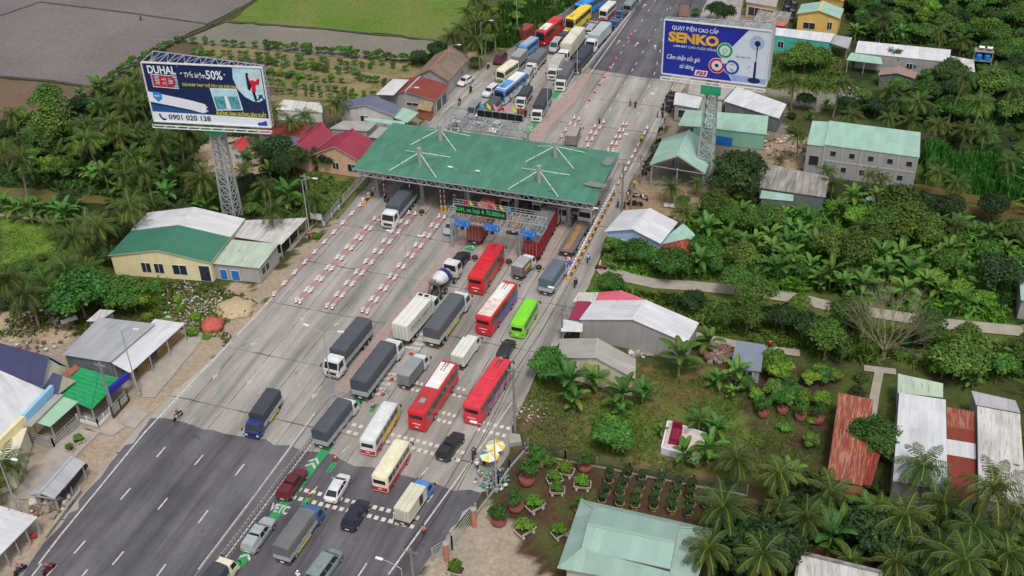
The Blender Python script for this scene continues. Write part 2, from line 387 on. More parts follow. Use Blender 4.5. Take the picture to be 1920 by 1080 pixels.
mx = n.nodes.new('ShaderNodeMix'); mx.data_type = 'RGBA'; mx.blend_type = 'MULTIPLY'; mx.inputs[0].default_value = 1
n.links.new(at.outputs['Color'], mx.inputs[6]); n.links.new(mr.outputs[0], mx.inputs[7]); n.links.new(mx.outputs[2], b.inputs['Base Color'])
bp = n.nodes.new('ShaderNodeBump'); bp.inputs['Distance'].default_value = .1; n.links.new(ns.outputs['Fac'], bp.inputs['Height']); n.links.new(bp.outputs[0], b.inputs['Normal'])
me.materials.append(gm); tag(link(me, 'ground'), kind='structure')

# ---- fields, water, paths
def field(name, px, rgb, z=.02, furrow=0, ang=0, var=.2, sc=.25, rgb2=None, sc2=.05):
    m = bpy.data.materials.new(name+'_soil'); m.use_nodes = True; n = m.node_tree; b = n.nodes['Principled BSDF']; b.inputs['Roughness'].default_value = .95; L = n.links.new
    b.inputs['Specular IOR Level'].default_value = .1
    tc = n.nodes.new('ShaderNodeTexCoord'); a = n.nodes.new('ShaderNodeTexNoise'); a.inputs['Scale'].default_value = sc2; a.inputs['Detail'].default_value = 6; a.inputs['Roughness'].default_value = .65; L(tc.outputs['Object'], a.inputs[0])
    f = n.nodes.new('ShaderNodeTexNoise'); f.inputs['Scale'].default_value = 1.2; f.inputs['Detail'].default_value = 8; f.inputs['Roughness'].default_value = .85; L(tc.outputs['Object'], f.inputs[0])
    m1 = n.nodes.new('ShaderNodeMix'); m1.data_type = 'RGBA'; r = n.nodes.new('ShaderNodeMapRange'); r.inputs[1].default_value = .35; r.inputs[2].default_value = .65; L(a.outputs[0], r.inputs[0]); L(r.outputs[0], m1.inputs[0])
    m1.inputs[6].default_value = (*rgb, 1); m1.inputs[7].default_value = (*(rgb2 or tuple(c*1.2 for c in rgb)), 1)
    r2 = n.nodes.new('ShaderNodeMapRange'); r2.inputs[1].default_value = .3; r2.inputs[2].default_value = .7; r2.inputs[3].default_value = 1-var; r2.inputs[4].default_value = 1+var; L(f.outputs[0], r2.inputs[0])
    m2 = n.nodes.new('ShaderNodeMix'); m2.data_type = 'RGBA'; m2.blend_type = 'MULTIPLY'; m2.inputs[0].default_value = 1; L(m1.outputs[2], m2.inputs[6]); L(r2.outputs[0], m2.inputs[7]); out = m2.outputs[2]
    if furrow:
        mp = n.nodes.new('ShaderNodeMapping'); mp.inputs['Rotation'].default_value = (0, 0, ang); L(tc.outputs['Object'], mp.inputs[0])
        w = n.nodes.new('ShaderNodeTexWave'); w.inputs['Scale'].default_value = furrow; w.inputs['Distortion'].default_value = 2.5; w.inputs['Detail'].default_value = 3; L(mp.outputs[0], w.inputs[0])
        r3 = n.nodes.new('ShaderNodeMapRange'); r3.inputs[3].default_value = .7; r3.inputs[4].default_value = 1.15; L(w.outputs['Fac'], r3.inputs[0])
        m3 = n.nodes.new('ShaderNodeMix'); m3.data_type = 'RGBA'; m3.blend_type = 'MULTIPLY'; m3.inputs[0].default_value = 1; L(out, m3.inputs[6]); L(r3.outputs[0], m3.inputs[7]); out = m3.outputs[2]
    L(out, b.inputs['Base Color'])
    KEEP.append([p.to_2d() for p in gp(px)])
    return sheet(name, px, z, m, jit=.5, step=3)
PF = S(105, 99, 98)
field('ploughed_field', [(-200, -60), (560, -60), (476, 0), (328, 76), (186, 164), (0, 142), (-250, 118)], PF, rgb2=S(120, 112, 112), var=.34, sc2=.03)
field('furrowed_field', [(-250, 124), (0, 147), (182, 168), (112, 214), (0, 226), (-250, 200)], S(118, 100, 86), furrow=.55, ang=rad(98), rgb2=S(104, 86, 72))
field('green_field', [(486, 0), (570, -60), (1000, -60), (880, 0), (862, 50), (826, 75), (610, 53), (432, 40)], S(82, 114, 42), rgb2=S(112, 116, 68), var=.5, sc2=.05)
field('stubble_field', [(424, 43), (608, 56), (824, 79), (800, 112), (640, 108), (340, 78)], S(112, 110, 98), rgb2=S(128, 122, 110), var=.3)
trk = B()
for pts in ([(65, 52), (150, 62), (240, 70), (345, 78)], [(262, 32), (190, 72), (90, 95)], [(330, 20), (262, 32)], [(30, 105), (130, 50), (190, 15)]): line(trk, pts, .3, .03)
tag(trk.obj('field_track', mat('pale_track_soil', S(122, 115, 113), .95, .25, .4)), kind='structure')
bund = B()
for pts in ([(0, 30), (75, 4), (240, 24), (400, 47)], [(476, 0), (400, 47), (330, 77), (186, 165)], [(0, 143), (100, 152), (186, 165)], [(432, 41), (610, 54), (826, 77)]): line(bund, pts, .9, .035)
tag(bund.obj('field_bank', mat('field_bank_soil', S(70, 66, 58), .95, .3, .6)), kind='structure')
def water(name, px, rgb, z=.0):
    KEEP.append([p.to_2d() for p in gp(px)])
    return sheet(name, px, z, mat(name+'_surface', rgb, .35, .2, .15, bump=.01, spec=.5), jit=.5, step=1.5)
water('canal', [(-60, 350), (60, 352), (110, 362), (180, 366), (215, 372), (200, 383), (130, 382), (60, 376), (-60, 378)], S(98, 90, 48))
water('pond', [(0, 285), (35, 280), (60, 292), (50, 305), (0, 300)], S(96, 82, 50))
water('ditch', [(1710, 345), (1800, 360), (1920, 378), (1920, 400), (1840, 385), (1740, 362)], S(98, 84, 44))
water('drain', [(945, 868), (985, 838), (978, 850), (935, 895)], S(66, 66, 44))
for i, p in enumerate(([(350, 98), (470, 100), (700, 118), (740, 128), (730, 140), (480, 112)], [(500, 130), (640, 146), (668, 150), (655, 156), (500, 140)], [(500, 150), (640, 163), (650, 172), (500, 164)], [(510, 178), (640, 188), (620, 190), (510, 190)])):
    water('orchard_ditch', p, S(122, 114, 76))
PATHM = mat('path_concrete', S(158, 150, 138), .9, .14, .7, bump=.02)
def ribbon(name, pts, w, z, m, label=None):
    bb = B(); P = [p.to_2d() for p in gp(pts)]; rings = []
    for i, p in enumerate(P):
        d = (P[min(i+1, len(P)-1)]-P[max(0, i-1)]).normalized(); nn = Vector((-d.y, d.x))*w/2; rings.append([(*(p+nn), z), (*(p-nn), z)])
        if i: KEEP.append([(P[i-1]+nn*1.2), (p+nn*1.2), (p-nn*1.2), (P[i-1]-nn*1.2)])
    bb.loft(rings, 0, False, False)
    o = bb.obj(name, m); return tag(o, kind='structure')
ribbon('village_path', [(1130, 512), (1175, 520), (1230, 532), (1300, 536), (1400, 546), (1500, 560), (1560, 575), (1650, 588), (1780, 608), (1930, 622)], 2.6, .03, PATHM)
vp = gp([(1175, 520), (1300, 536), (1400, 546), (1500, 560), (1560, 575), (1650, 588), (1780, 608), (1930, 622)])
for a, c in zip(vp, vp[1:]): KEEP.append([a.to_2d()+Vector((0, 1.2)), c.to_2d()+Vector((0, 1.2)), c.to_2d()+Vector((1.2, -4.0)), a.to_2d()+Vector((1.2, -4.0))])
ribbon('side_path', [(1650, 690), (1640, 740), (1632, 800)], 1.2, .03, PATHM)
ribbon('yard_path', [(1620, 690), (1680, 697)], 1.3, .034, PATHM)
ribbon('garden_path', [(1300, 628), (1380, 645), (1440, 655), (1500, 662)], 1.6, .03, PATHM)
ribbon('farm_track', [(-10, 402), (50, 408), (105, 416)], 1.0, .03, mat('track_dirt', S(150, 138, 116), .9))
APR = mat('apron_concrete', S(160, 151, 140), .9, .14, .6, bump=.01)
for p in ([(268, 745), (291, 745), (382, 634), (344, 632), (262, 706)], [(222, 792), (252, 804), (278, 776), (250, 757)], [(152, 803), (210, 818), (236, 800), (212, 786), (186, 806)], [(40, 905), (92, 845), (150, 800), (186, 812), (128, 870), (70, 935), (20, 935)], [(500, 480), (545, 470), (590, 420), (560, 440), (512, 500)]): sheet('forecourt', p, .02, APR, jit=.1)
sheet('fork_path', [(1112, 500), (1150, 492), (1200, 525), (1190, 532), (1130, 522)], .025, PATHM, jit=.1)
# ================================================================ ROAD
def roadmat(name, c1, c2, joints=None, dark=.6, crack=.0):
    m = bpy.data.materials.new(name); m.use_nodes = True; n = m.node_tree; b = n.nodes['Principled BSDF']; L = n.links.new; b.inputs['Roughness'].default_value = .88; b.inputs['Specular IOR Level'].default_value = .25
    tc = n.nodes.new('ShaderNodeTexCoord'); ob = tc.outputs['Object']
    def noise(sc, sx=1, sy=1, det=5, ro=.6):
        mp = n.nodes.new('ShaderNodeMapping'); mp.inputs['Scale'].default_value = (sx, sy, 1); L(ob, mp.inputs[0]); q = n.nodes.new('ShaderNodeTexNoise'); q.inputs['Scale'].default_value = sc; q.inputs['Detail'].default_value = det; q.inputs['Roughness'].default_value = ro; L(mp.outputs[0], q.inputs[0]); return q.outputs[0]
    def rng(f, a, c, lo=0, hi=1):
        q = n.nodes.new('ShaderNodeMapRange'); q.inputs[1].default_value = a; q.inputs[2].default_value = c; q.inputs[3].default_value = lo; q.inputs[4].default_value = hi; L(f, q.inputs[0]); return q.outputs[0]
    def mul(a, f):
        q = n.nodes.new('ShaderNodeMix'); q.data_type = 'RGBA'; q.blend_type = 'MULTIPLY'; q.inputs[0].default_value = 1
        L(a, q.inputs[6]); L(f, q.inputs[7]); return q.outputs[2]
    q = n.nodes.new('ShaderNodeMix'); q.data_type = 'RGBA'; L(rng(noise(.12), .35, .65), q.inputs[0]); q.inputs[6].default_value = (*c1, 1); q.inputs[7].default_value = (*c2, 1); o = q.outputs[2]
    o = mul(o, rng(noise(.35, 1, .06), .42, .66, 1.14, dark))            # tyre-worn bands along the lanes
    o = mul(o, rng(noise(1.3, 1, .12, 4), .5, .8, 1.03, .78))
    o = mul(o, rng(noise(3, 1, 1, 8, .8), .3, .7, .86, 1.14)); o = mul(o, rng(noise(.5, 1, 1, 3), .66, .72, 1, .72)); o = mul(o, rng(noise(1.1, 1, .02, 2), .6, .7, 1, .84)); o = mul(o, rng(noise(2.6, 1, .6, 2), .7, .76, 1, .72))
    if joints:
        sx = n.nodes.new('ShaderNodeSeparateXYZ'); wob = n.nodes.new('ShaderNodeMath'); wob.operation = 'MULTIPLY_ADD'; wob.inputs[1].default_value = .5
        L(ob, sx.inputs[0]); L(noise(.8), wob.inputs[0]); L(sx.outputs['Y'], wob.inputs[2])
        for src, per, wd in ((wob.outputs[0], joints[0], .12), (sx.outputs['X'], joints[1], .07)):
            a = n.nodes.new('ShaderNodeMath'); a.operation = 'PINGPONG'; a.inputs[1].default_value = per/2; L(src, a.inputs[0])
            br = rng(noise(.3, det=2), .4, .6, wd*.3, wd)
            c = n.nodes.new('ShaderNodeMath'); c.operation = 'LESS_THAN'; L(a.outputs[0], c.inputs[0]); L(br, c.inputs[1])
            o = mul(o, rng(c.outputs[0], 0, 1, 1, .32))
    L(o, b.inputs['Base Color'])
    bp = n.nodes.new('ShaderNodeBump'); bp.inputs['Distance'].default_value = .01; L(noise(6, det=6), bp.inputs['Height']); L(bp.outputs[0], b.inputs['Normal'])
    return m
CONCR = roadmat('plaza_concrete', S(157, 152, 146), S(143, 138, 132), (12, 5.1), .66)
ASPH = roadmat('asphalt', S(84, 82, 88), S(102, 99, 104), None, .62)
SHOUL = roadmat('shoulder_concrete', S(156, 149, 140), S(146, 138, 128), (9, 40), .85)
ALLP = [(-20, 1150), (45, 1065), (105, 988), (186, 888), (252, 806), (318, 740), (400, 672), (476, 592), (515, 548), (575, 478), (640, 404), (705, 328), (760, 262), (800, 222), (850, 168), (900, 130), (950, 96), (1010, 52), (1080, 8), (1130, -20),
        (1400, -20), (1385, 40), (1300, 140), (1262, 195), (1215, 285), (1180, 345), (1165, 395), (1130, 470), (1100, 545), (1065, 620), (1010, 690), (985, 745), (960, 800), (955, 850), (915, 905), (880, 955), (835, 1010), (780, 1080), (750, 1120)]
sheet('plaza', ALLP, .0, CONCR, jit=.12)
keep(ALLP, 0, .2)
sheet('lower_road', [(-12, 1145), (54, 1060), (115, 985), (196, 885), (282, 784), (340, 790), (400, 806), (470, 822), (545, 835), (600, 848), (640, 862), (700, 876), (760, 892), (820, 908), (850, 920), (880, 918), (905, 925), (890, 945), (835, 1010), (780, 1080), (750, 1120)], .012, ASPH, jit=.6)
sheet('upper_road', [(965, 88), (1010, 52), (1080, 8), (1130, -20), (1335, -20), (1300, 60), (1256, 150), (1185, 142), (1112, 130), (1085, 122), (1060, 110)], .012, ASPH, jit=.3)
PINK = mat('pink_pavers', S(158, 138, 132), .9, .15, 1.2, bump=.01)
def slab(name, px, h, m, side=None):
    P = gp(px); bb = B(); T = [p+Vector((0, 0, h)) for p in P]; ar = sum((P[i].x*P[(i+1) % len(P)].y-P[(i+1) % len(P)].x*P[i].y) for i in range(len(P)))
    if ar < 0: P = P[::-1]; T = T[::-1]
    bb.poly(T, 0)
    for i in range(len(P)):
        j = (i+1) % len(P); bb.poly([P[i], P[j], T[j], T[i]], 1)
    return tag(bb.obj(name, [m, side or CONC]), kind='structure')
slab('median_pavement', [(868, 428), (884, 446), (860, 472), (800, 545), (745, 610), (690, 688), (655, 738), (628, 735), (680, 660), (757, 568), (835, 470)], .15, PINK)
slab('median_pavement', [(1096, 138), (1108, 140), (1080, 190), (1030, 242), (998, 285), (972, 280), (1010, 232), (1060, 180)], .15, PINK)
# lower median kerb strip and its fence footing, upper median kerb
mk = B()
line(mk, [(620, 745), (583, 790), (528, 865), (463, 952), (400, 1035), (355, 1095)], .25, .05)
tag(mk.obj('median_kerb', mat('kerb_dark', S(120, 117, 113), .9)), kind='structure')
# painted markings
WP = mat('road_paint_white', (.5, .49, .46), .7, .35, 2); GP_ = mat('road_paint_green', S(52, 140, 84), .7, .15, 2); WPC = mat('road_paint_cream', S(200, 196, 182), .8, .2, 2)
mk = B(); z1 = .024
line(mk, [(72, 1058), (110, 1008), (272, 810), (378, 697), (480, 592), (515, 553)], .22, z1)
line(mk, [(372, 1068), (480, 926), (562, 814), (590, 775)], .2, z1); line(mk, [(395, 1082), (480, 970), (540, 890), (600, 812)], .2, z1)
for pts in ([(302, 848), (150, 1027), (110, 1075)], [(373, 863), (295, 957), (215, 1055)], [(452, 882), (378, 977), (300, 1072)]):
    P = gp(pts)
for a, b_ in (((310, 838), (294, 857)), ((245, 915), (226, 937)), ((160, 1014), (139, 1038)), ((381, 853), (365, 872)), ((314, 934), (296, 956)), ((232, 1034), (211, 1059)), ((164, 1068), (152, 1083)), ((458, 870), (441, 892)), ((390, 957), (372, 981)), ((311, 1058), (293, 1082)), ((78, 1057), (60, 1080)), ((106, 1060), (88, 1080))): line(mk, [a, b_], .2, z1)
# right edge line and lane dashes of the lower right carriageway
line(mk, [(728, 1078), (800, 978), (900, 840), (960, 755)], .2, z1)
for a, b_ in (((595, 912), (580, 930)), ((812, 928), (801, 942)), ((688, 1056), (672, 1080)), ((803, 876), (790, 892)), ((740, 962), (735, 982)), ((654, 836), (640, 849))): line(mk, [a, b_], .18, z1)
# faded dashes on the concrete, left carriageway
for x0, y0, k, n_ in ((500, 570, 0, 6), (375, 690, 0, 4)): pass
for c in ([(525, 590), (350, 800)], [(600, 585), (440, 800)], [(690, 600), (540, 800)], [(483, 585), (335, 750)]):
    line(mk, c, .1, z1, 3, (1.6, 4.5))
# upper road lines: edge, two dashed lanes and more
line(mk, [(1204, 0), (1151, 75), (1112, 130), (1060, 200), (1010, 268)], .2, z1)
line(mk, [(905, 155), (850, 195), (802, 232)], .18, z1); line(mk, [(880, 168), (820, 218)], .12, z1)
for c in ([(1229, 0), (1148, 124), (1078, 232)], [(1252, 16), (1187, 129), (1130, 232)], [(1262, -5), (1228, 135), (1190, 232)]): line(mk, c, .17, z1, 0, (1.5, 5.2))
line(mk, [(1262, 162), (1213, 262), (1180, 320)], .15, z1)
for c in ([(1118, 12), (1060, 78)], [(1150, 22), (1096, 90)], [(1000, 175), (960, 225)], [(930, 165), (880, 220)], [(1066, 28), (1020, 70), (960, 118)]): line(mk, c, .15, z1, 0, (1.8, 5))
# straight arrows
def arrow(p, q, w=.16):
    a, c = G(*p).to_2d(), G(*q).to_2d(); d = (c-a).normalized(); nn = Vector((-d.y, d.x)); L_ = (c-a).length
    e = a+d*(L_*.62)
    mi_ = 0 if p[1] < 130 else 3
    for poly in ([a-nn*w/2, e-nn*w/2, e+nn*w/2, a+nn*w/2], [e-nn*.42, c, e+nn*.42]): mk.poly([(*t, z1) for t in poly], mi_)
for p, q in (((577, 585), (562, 603)), ((641, 596), (626, 613)), ((603, 724), (584, 749)), ((413, 690), (399, 712)), ((478, 700), (463, 722)), ((484, 632), (470, 650)), ((1156, 83), (1163, 75)), ((1190, 87), (1197, 79)), ((1205, 14), (1211, 7)), ((1229, 92), (1228, 84)), ((1184, 169), (1190, 160)), ((1228, 172), (1232, 164))): arrow(p, q)
# rumble blocks: rows of cream rectangles across the lanes
def rumble(a, b_, n_, rows=2, wl=.95, ww=.75, gap=1.5):
    A, Bq = G(*a).to_2d(), G(*b_).to_2d(); d = (Bq-A)/n_; u = d.normalized(); v = Vector((-u.y, u.x))
    wl = d.length*.58; ww = .62
    for r in range(rows):
        for k in range(n_):
            c = A+d*(k+.5*(r % 2)*0)+v*(-gap*r); mk.poly([(*(c+u*sx*wl/2+v*sy*ww/2), z1+.002) for sx, sy in ((-1, -1), (1, -1), (1, 1), (-1, 1))], 2)
rumble((562, 917), (795, 974), 18); rumble((638, 790), (690, 803), 4); rumble((725, 812), (880, 852), 13); rumble((782, 718), (800, 722), 2); rumble((850, 726), (880, 733), 3); rumble((822, 772), (862, 782), 4); rumble((905, 792), (965, 806), 5)
rumble((1095, 38), (1125, 42), 6); rumble((985, 105), (1035, 113), 8); rumble((1002, 134), (1012, 136), 3)
for y in range(5):   # white bars beside the queue
    for (xa, ya, xb, yb) in ((688, 728, 700, 731),): line(mk, [(xa+y*9, ya-y*9+8), (xb+y*9+14, yb-y*9+8)], .55, z1)
    line(mk, [(760+y*9, 650-y*8), (788+y*9, 655-y*8)], .55, z1)
tag(mk.obj('road_marking', [WP, GP_, WPC, mat('worn_paint', S(176, 171, 164), .8, .2, 2)]), kind='structure')
gk = B()
line(gk, [(446, 1062), (516, 966), (620, 832)], 1.25, .03); line(gk, [(660, 768), (675, 745)], 1.6, .03); line(gk, [(738, 662), (755, 640)], 1.6, .03); line(gk, [(806, 572), (820, 555)], 1.6, .03); line(gk, [(878, 470), (890, 456)], 1.6, .03); line(gk, [(855, 500), (868, 484)], 1.4, .03)
line(gk, [(986, 252), (1008, 222)], 1.5, .03); line(gk, [(1036, 184), (1050, 168)], 1.5, .03)
for k in (0, .7): line(gk, [(565+k*9, 948), (582+k*9, 925)], .35, .03); line(gk, [(612+k*7, 886), (625+k*7, 868)], .35, .03); line(gk, [(693+k*7, 772), (704+k*7, 757)], .35, .03)
def chev(p, q):
    a, c = G(*p).to_2d(), G(*q).to_2d(); d = (c-a).normalized(); nn = Vector((-d.y, d.x))
    for s_ in (0, .9):
        o_ = a+d*s_
        for sg in (1, -1): gk.poly([(*t, .035) for t in ((o_+nn*.7*sg, o_+d*.7, o_+d*1.1, o_+nn*.7*sg+d*.4) if sg > 0 else (o_+nn*.7*sg+d*.4, o_+d*1.1, o_+d*.7, o_+nn*.7*sg))], 1)
for p, q in (((580, 878), (592, 862)), ((457, 1050), (470, 1032)), ((881, 466), (890, 455)), ((990, 245), (1000, 232)), ((1000, 228), (1008, 218))): chev(p, q)
tag(gk.obj('green_lane_marking', [GP_, WP]), kind='structure')
def textmesh(s, bold=0.0, shear=0.0):
    c = bpy.data.curves.new('t', 'FONT'); c.body = s; c.offset = bold; c.shear = shear; c.align_x = 'LEFT'; c.resolution_u = 3
    o = bpy.data.objects.new('t', c); C.objects.link(o); dg = bpy.context.evaluated_depsgraph_get(); dg.update()
    me = bpy.data.meshes.new_from_object(o.evaluated_get(dg)); bpy.data.objects.remove(o)
    v = np.array([tuple(p.co) for p in me.vertices]); f = [tuple(p.vertices) for p in me.polygons]; bpy.data.meshes.remove(me)
    v[:, :2] -= v[:, :2].min(0); return v, f
def textobj(name, s, origin, ux, vx, w, h, m, parent=None, bold=0.0, shear=0.0, off=.03):
    "lettering on a plane, stretched to w x h metres from its lower left corner"
    v, f = textmesh(s, bold, shear); sz = v[:, :2].max(0); ux = Vector(ux).normalized(); vx = Vector(vx).normalized(); nn = ux.cross(vx)
    bb = B(); bb.v = [Vector(origin)+ux*(p[0]/sz[0]*w)+vx*(p[1]/sz[1]*h)+nn*off for p in v]; bb.f = f; bb.mi = [0]*len(f)
    return bb.obj(name, m, parent, world=parent is not None)
a, c = G(502, 958), G(536, 966); ux = (c-a); t_ = textobj('lane_lettering', 'VETC', a-ux.normalized().cross(Vector((0, 0, -1)))*.0+Vector((0, 0, .04)), ux, Vector((0, 0, 1)).cross(ux), ux.length, 1.4, WP, bold=.03); tag(t_, kind='structure')
# ================================================================ BUILDINGS
ROOF = {}
def roofm(name, rgb, rust=0, rustc=(.20, .07, .03), stripe=4, streak=.35, var=.07, rough=.55):
    return mat(name, rgb, rough, var, .35, stripe=stripe, rust=rust, rustc=rustc, streak=streak)
R_WHITE = roofm('white_metal_roof', S(205, 206, 208)); R_GREY = roofm('grey_metal_roof', S(166, 168, 172)); R_GREEN = roofm('dark_green_metal_roof', S(58, 116, 94), streak=.15)
R_PALE = roofm('pale_green_metal_roof', S(152, 186, 170), streak=.2); R_OLDG = roofm('faded_green_metal_roof', S(176, 192, 172), .12, streak=.4); R_RED = roofm('maroon_tile_roof', S(148, 46, 68), stripe=6, streak=.2)
R_RUST = roofm('rusty_red_metal_roof', S(128, 48, 40), .35, S(168, 96, 66)); R_BLUE = roofm('dark_blue_tile_roof', S(66, 68, 104), stripe=7, streak=.1); R_SLATE = roofm('blue_grey_metal_roof', S(100, 106, 128), streak=.3)
R_BROWN = roofm('brown_tile_roof', S(128, 112, 98), stripe=5, streak=.4, var=.15, rough=.9); R_FIBRE = roofm('grey_fibre_cement_roof', S(164, 160, 152), streak=.3, stripe=5, rough=.9); R_OLD = roofm('patchy_fibre_cement_roof', S(150, 146, 138), streak=.8, var=.35, rough=.9)
R_BRICK = roofm('brick_red_metal_roof', S(134, 58, 48), .25, S(110, 66, 52)); R_STAIN = roofm('stained_white_metal_roof', S(200, 198, 194), .2, S(150, 136, 118), streak=.6); R_TAN = roofm('pinkish_brown_metal_roof', S(156, 128, 118), .2)
R_PINK = roofm('pink_metal_roof', S(206, 96, 116), streak=.15); R_MAG = roofm('maroon_metal_roof', S(150, 50, 76), streak=.15); R_ORUST = roofm('orange_rusted_metal_roof', S(144, 70, 54), .45, S(166, 122, 98), streak=.6)
R_TILE = roofm('blue_grey_tile_sheet', S(126, 138, 152), stripe=8, streak=.1); THATCH = mat('thatch', S(150, 130, 98), .95, .3, 1.5, bump=.08)
def wallm(name, rgb, streak=.25): return mat(name, rgb, .88, .08, .5, streak=streak)
W_CREAM = wallm('cream_render', S(226, 214, 168)); W_GREY = wallm('grey_cement_render', S(160, 158, 156), .35); W_WHITE = wallm('white_render', S(208, 206, 202)); W_BLUE = wallm('light_blue_render', S(158, 182, 214)); W_BEIGE = wallm('beige_render', S(206, 198, 178), .4)
W_PEACH = wallm('peach_render', S(206, 166, 138)); W_TEAL = wallm('teal_render', S(74, 176, 164)); W_GREEN = wallm('pale_green_cladding', S(128, 176, 152)); W_YEL = wallm('yellow_render', S(222, 182, 104)); W_TIN = mat('weathered_tin_wall', S(112, 122, 122), .7, .2, .8, stripe=5, rust=.1)
W_BRICK = mat('bare_brick', S(158, 98, 76), .9, .2, 1.5); TRIM = mat('white_trim', S(210, 210, 208), .6, .06); PANE = mat('window_pane', (.03, .035, .045), .15, .2, 1, spec=.6); DOORM = mat('blue_shutter', S(40, 110, 180), .6, .1)
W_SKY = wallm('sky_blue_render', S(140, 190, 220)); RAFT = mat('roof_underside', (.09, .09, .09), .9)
def face_quad(P, Q, u, w, zb, h, off, zbase=0):
    d = (Q-P); d.z = 0; L_ = d.length; d.normalize(); nn = d.cross(Vector((0, 0, 1))); a = P+d*(u*L_-w/2)+nn*off
    return [Vector((a.x, a.y, zbase+zb)), Vector((a.x, a.y, zbase+zb))+d*w, Vector((a.x, a.y, zbase+zb+h))+d*w, Vector((a.x, a.y, zbase+zb+h))]
def add_window(par, P, Q, u, w, zb, h, name='window', m=None, bars=1, frame=None):
    frame = frame or TRIM; bars = 0 if TRIM is W_GREY else bars
    f = B(); o = face_quad(P, Q, u, w+.16, zb-.08, h+.16, .0); i = face_quad(P, Q, u, w+.16, zb-.08, h+.16, .05); f.hexa(o, i, 0)
    f.v = f.v; fo = f.obj(name, frame, par, world=True)
    g = B(); q = face_quad(P, Q, u, w, zb, h, .062); g.poly(q, 0)
    d = (q[1]-q[0]); up = q[3]-q[0]; nn = d.normalized().cross(Vector((0, 0, 1)))
    g.obj('pane' if name == 'window' else 'panel', m or PANE, fo, world=True)
    if bars:
        e = B()
        for k in range(1, bars+1): e.bar(q[0]+d*(k/(bars+1))+nn*.02, q[3]+d*(k/(bars+1))+nn*.02, .06)
        e.obj('mullion', frame, fo, world=True)
def ccw(P): return sum(P[i].x*P[(i+1) % len(P)].y-P[(i+1) % len(P)].x*P[i].y for i in range(len(P))) > 0
def rect4(W4):
    "square up a surveyed quad: keep its centre, average its sides"
    c = sum(W4, Vector())/4; u = ((W4[1]-W4[0])+(W4[2]-W4[3]))/2; v = ((W4[3]-W4[0])+(W4[2]-W4[1]))/2
    return [c-u/2-v/2, c+u/2-v/2, c+u/2+v/2, c-u/2+v/2]
def slope(bb, a, b, c, d, t=.09, mi=0, mu=1):
    "one roof plane, a-b the eave, d-c the ridge"
    a, b, c, d = (Vector(p) for p in (a, b, c, d)); nn = (b-a).cross(c-a)
    if abs(nn.z) > 1e-6: d.z = a.z-(nn.x*(d.x-a.x)+nn.y*(d.y-a.y))/nn.z
    T = Vector((0, 0, t)); top = [a+T, b+T, c+T, d+T]; bot = [a, b, c, d]
    if (top[1]-top[0]).cross(top[2]-top[0]).z < 0: top = [top[1], top[0], top[3], top[2]]; bot = [bot[1], bot[0], bot[3], bot[2]]
    bb.poly(top, mi); bb.poly(bot[::-1], mu)
    for k in range(4): bb.poly([bot[k], bot[(k+1) % 4], top[(k+1) % 4], top[k]], 2)
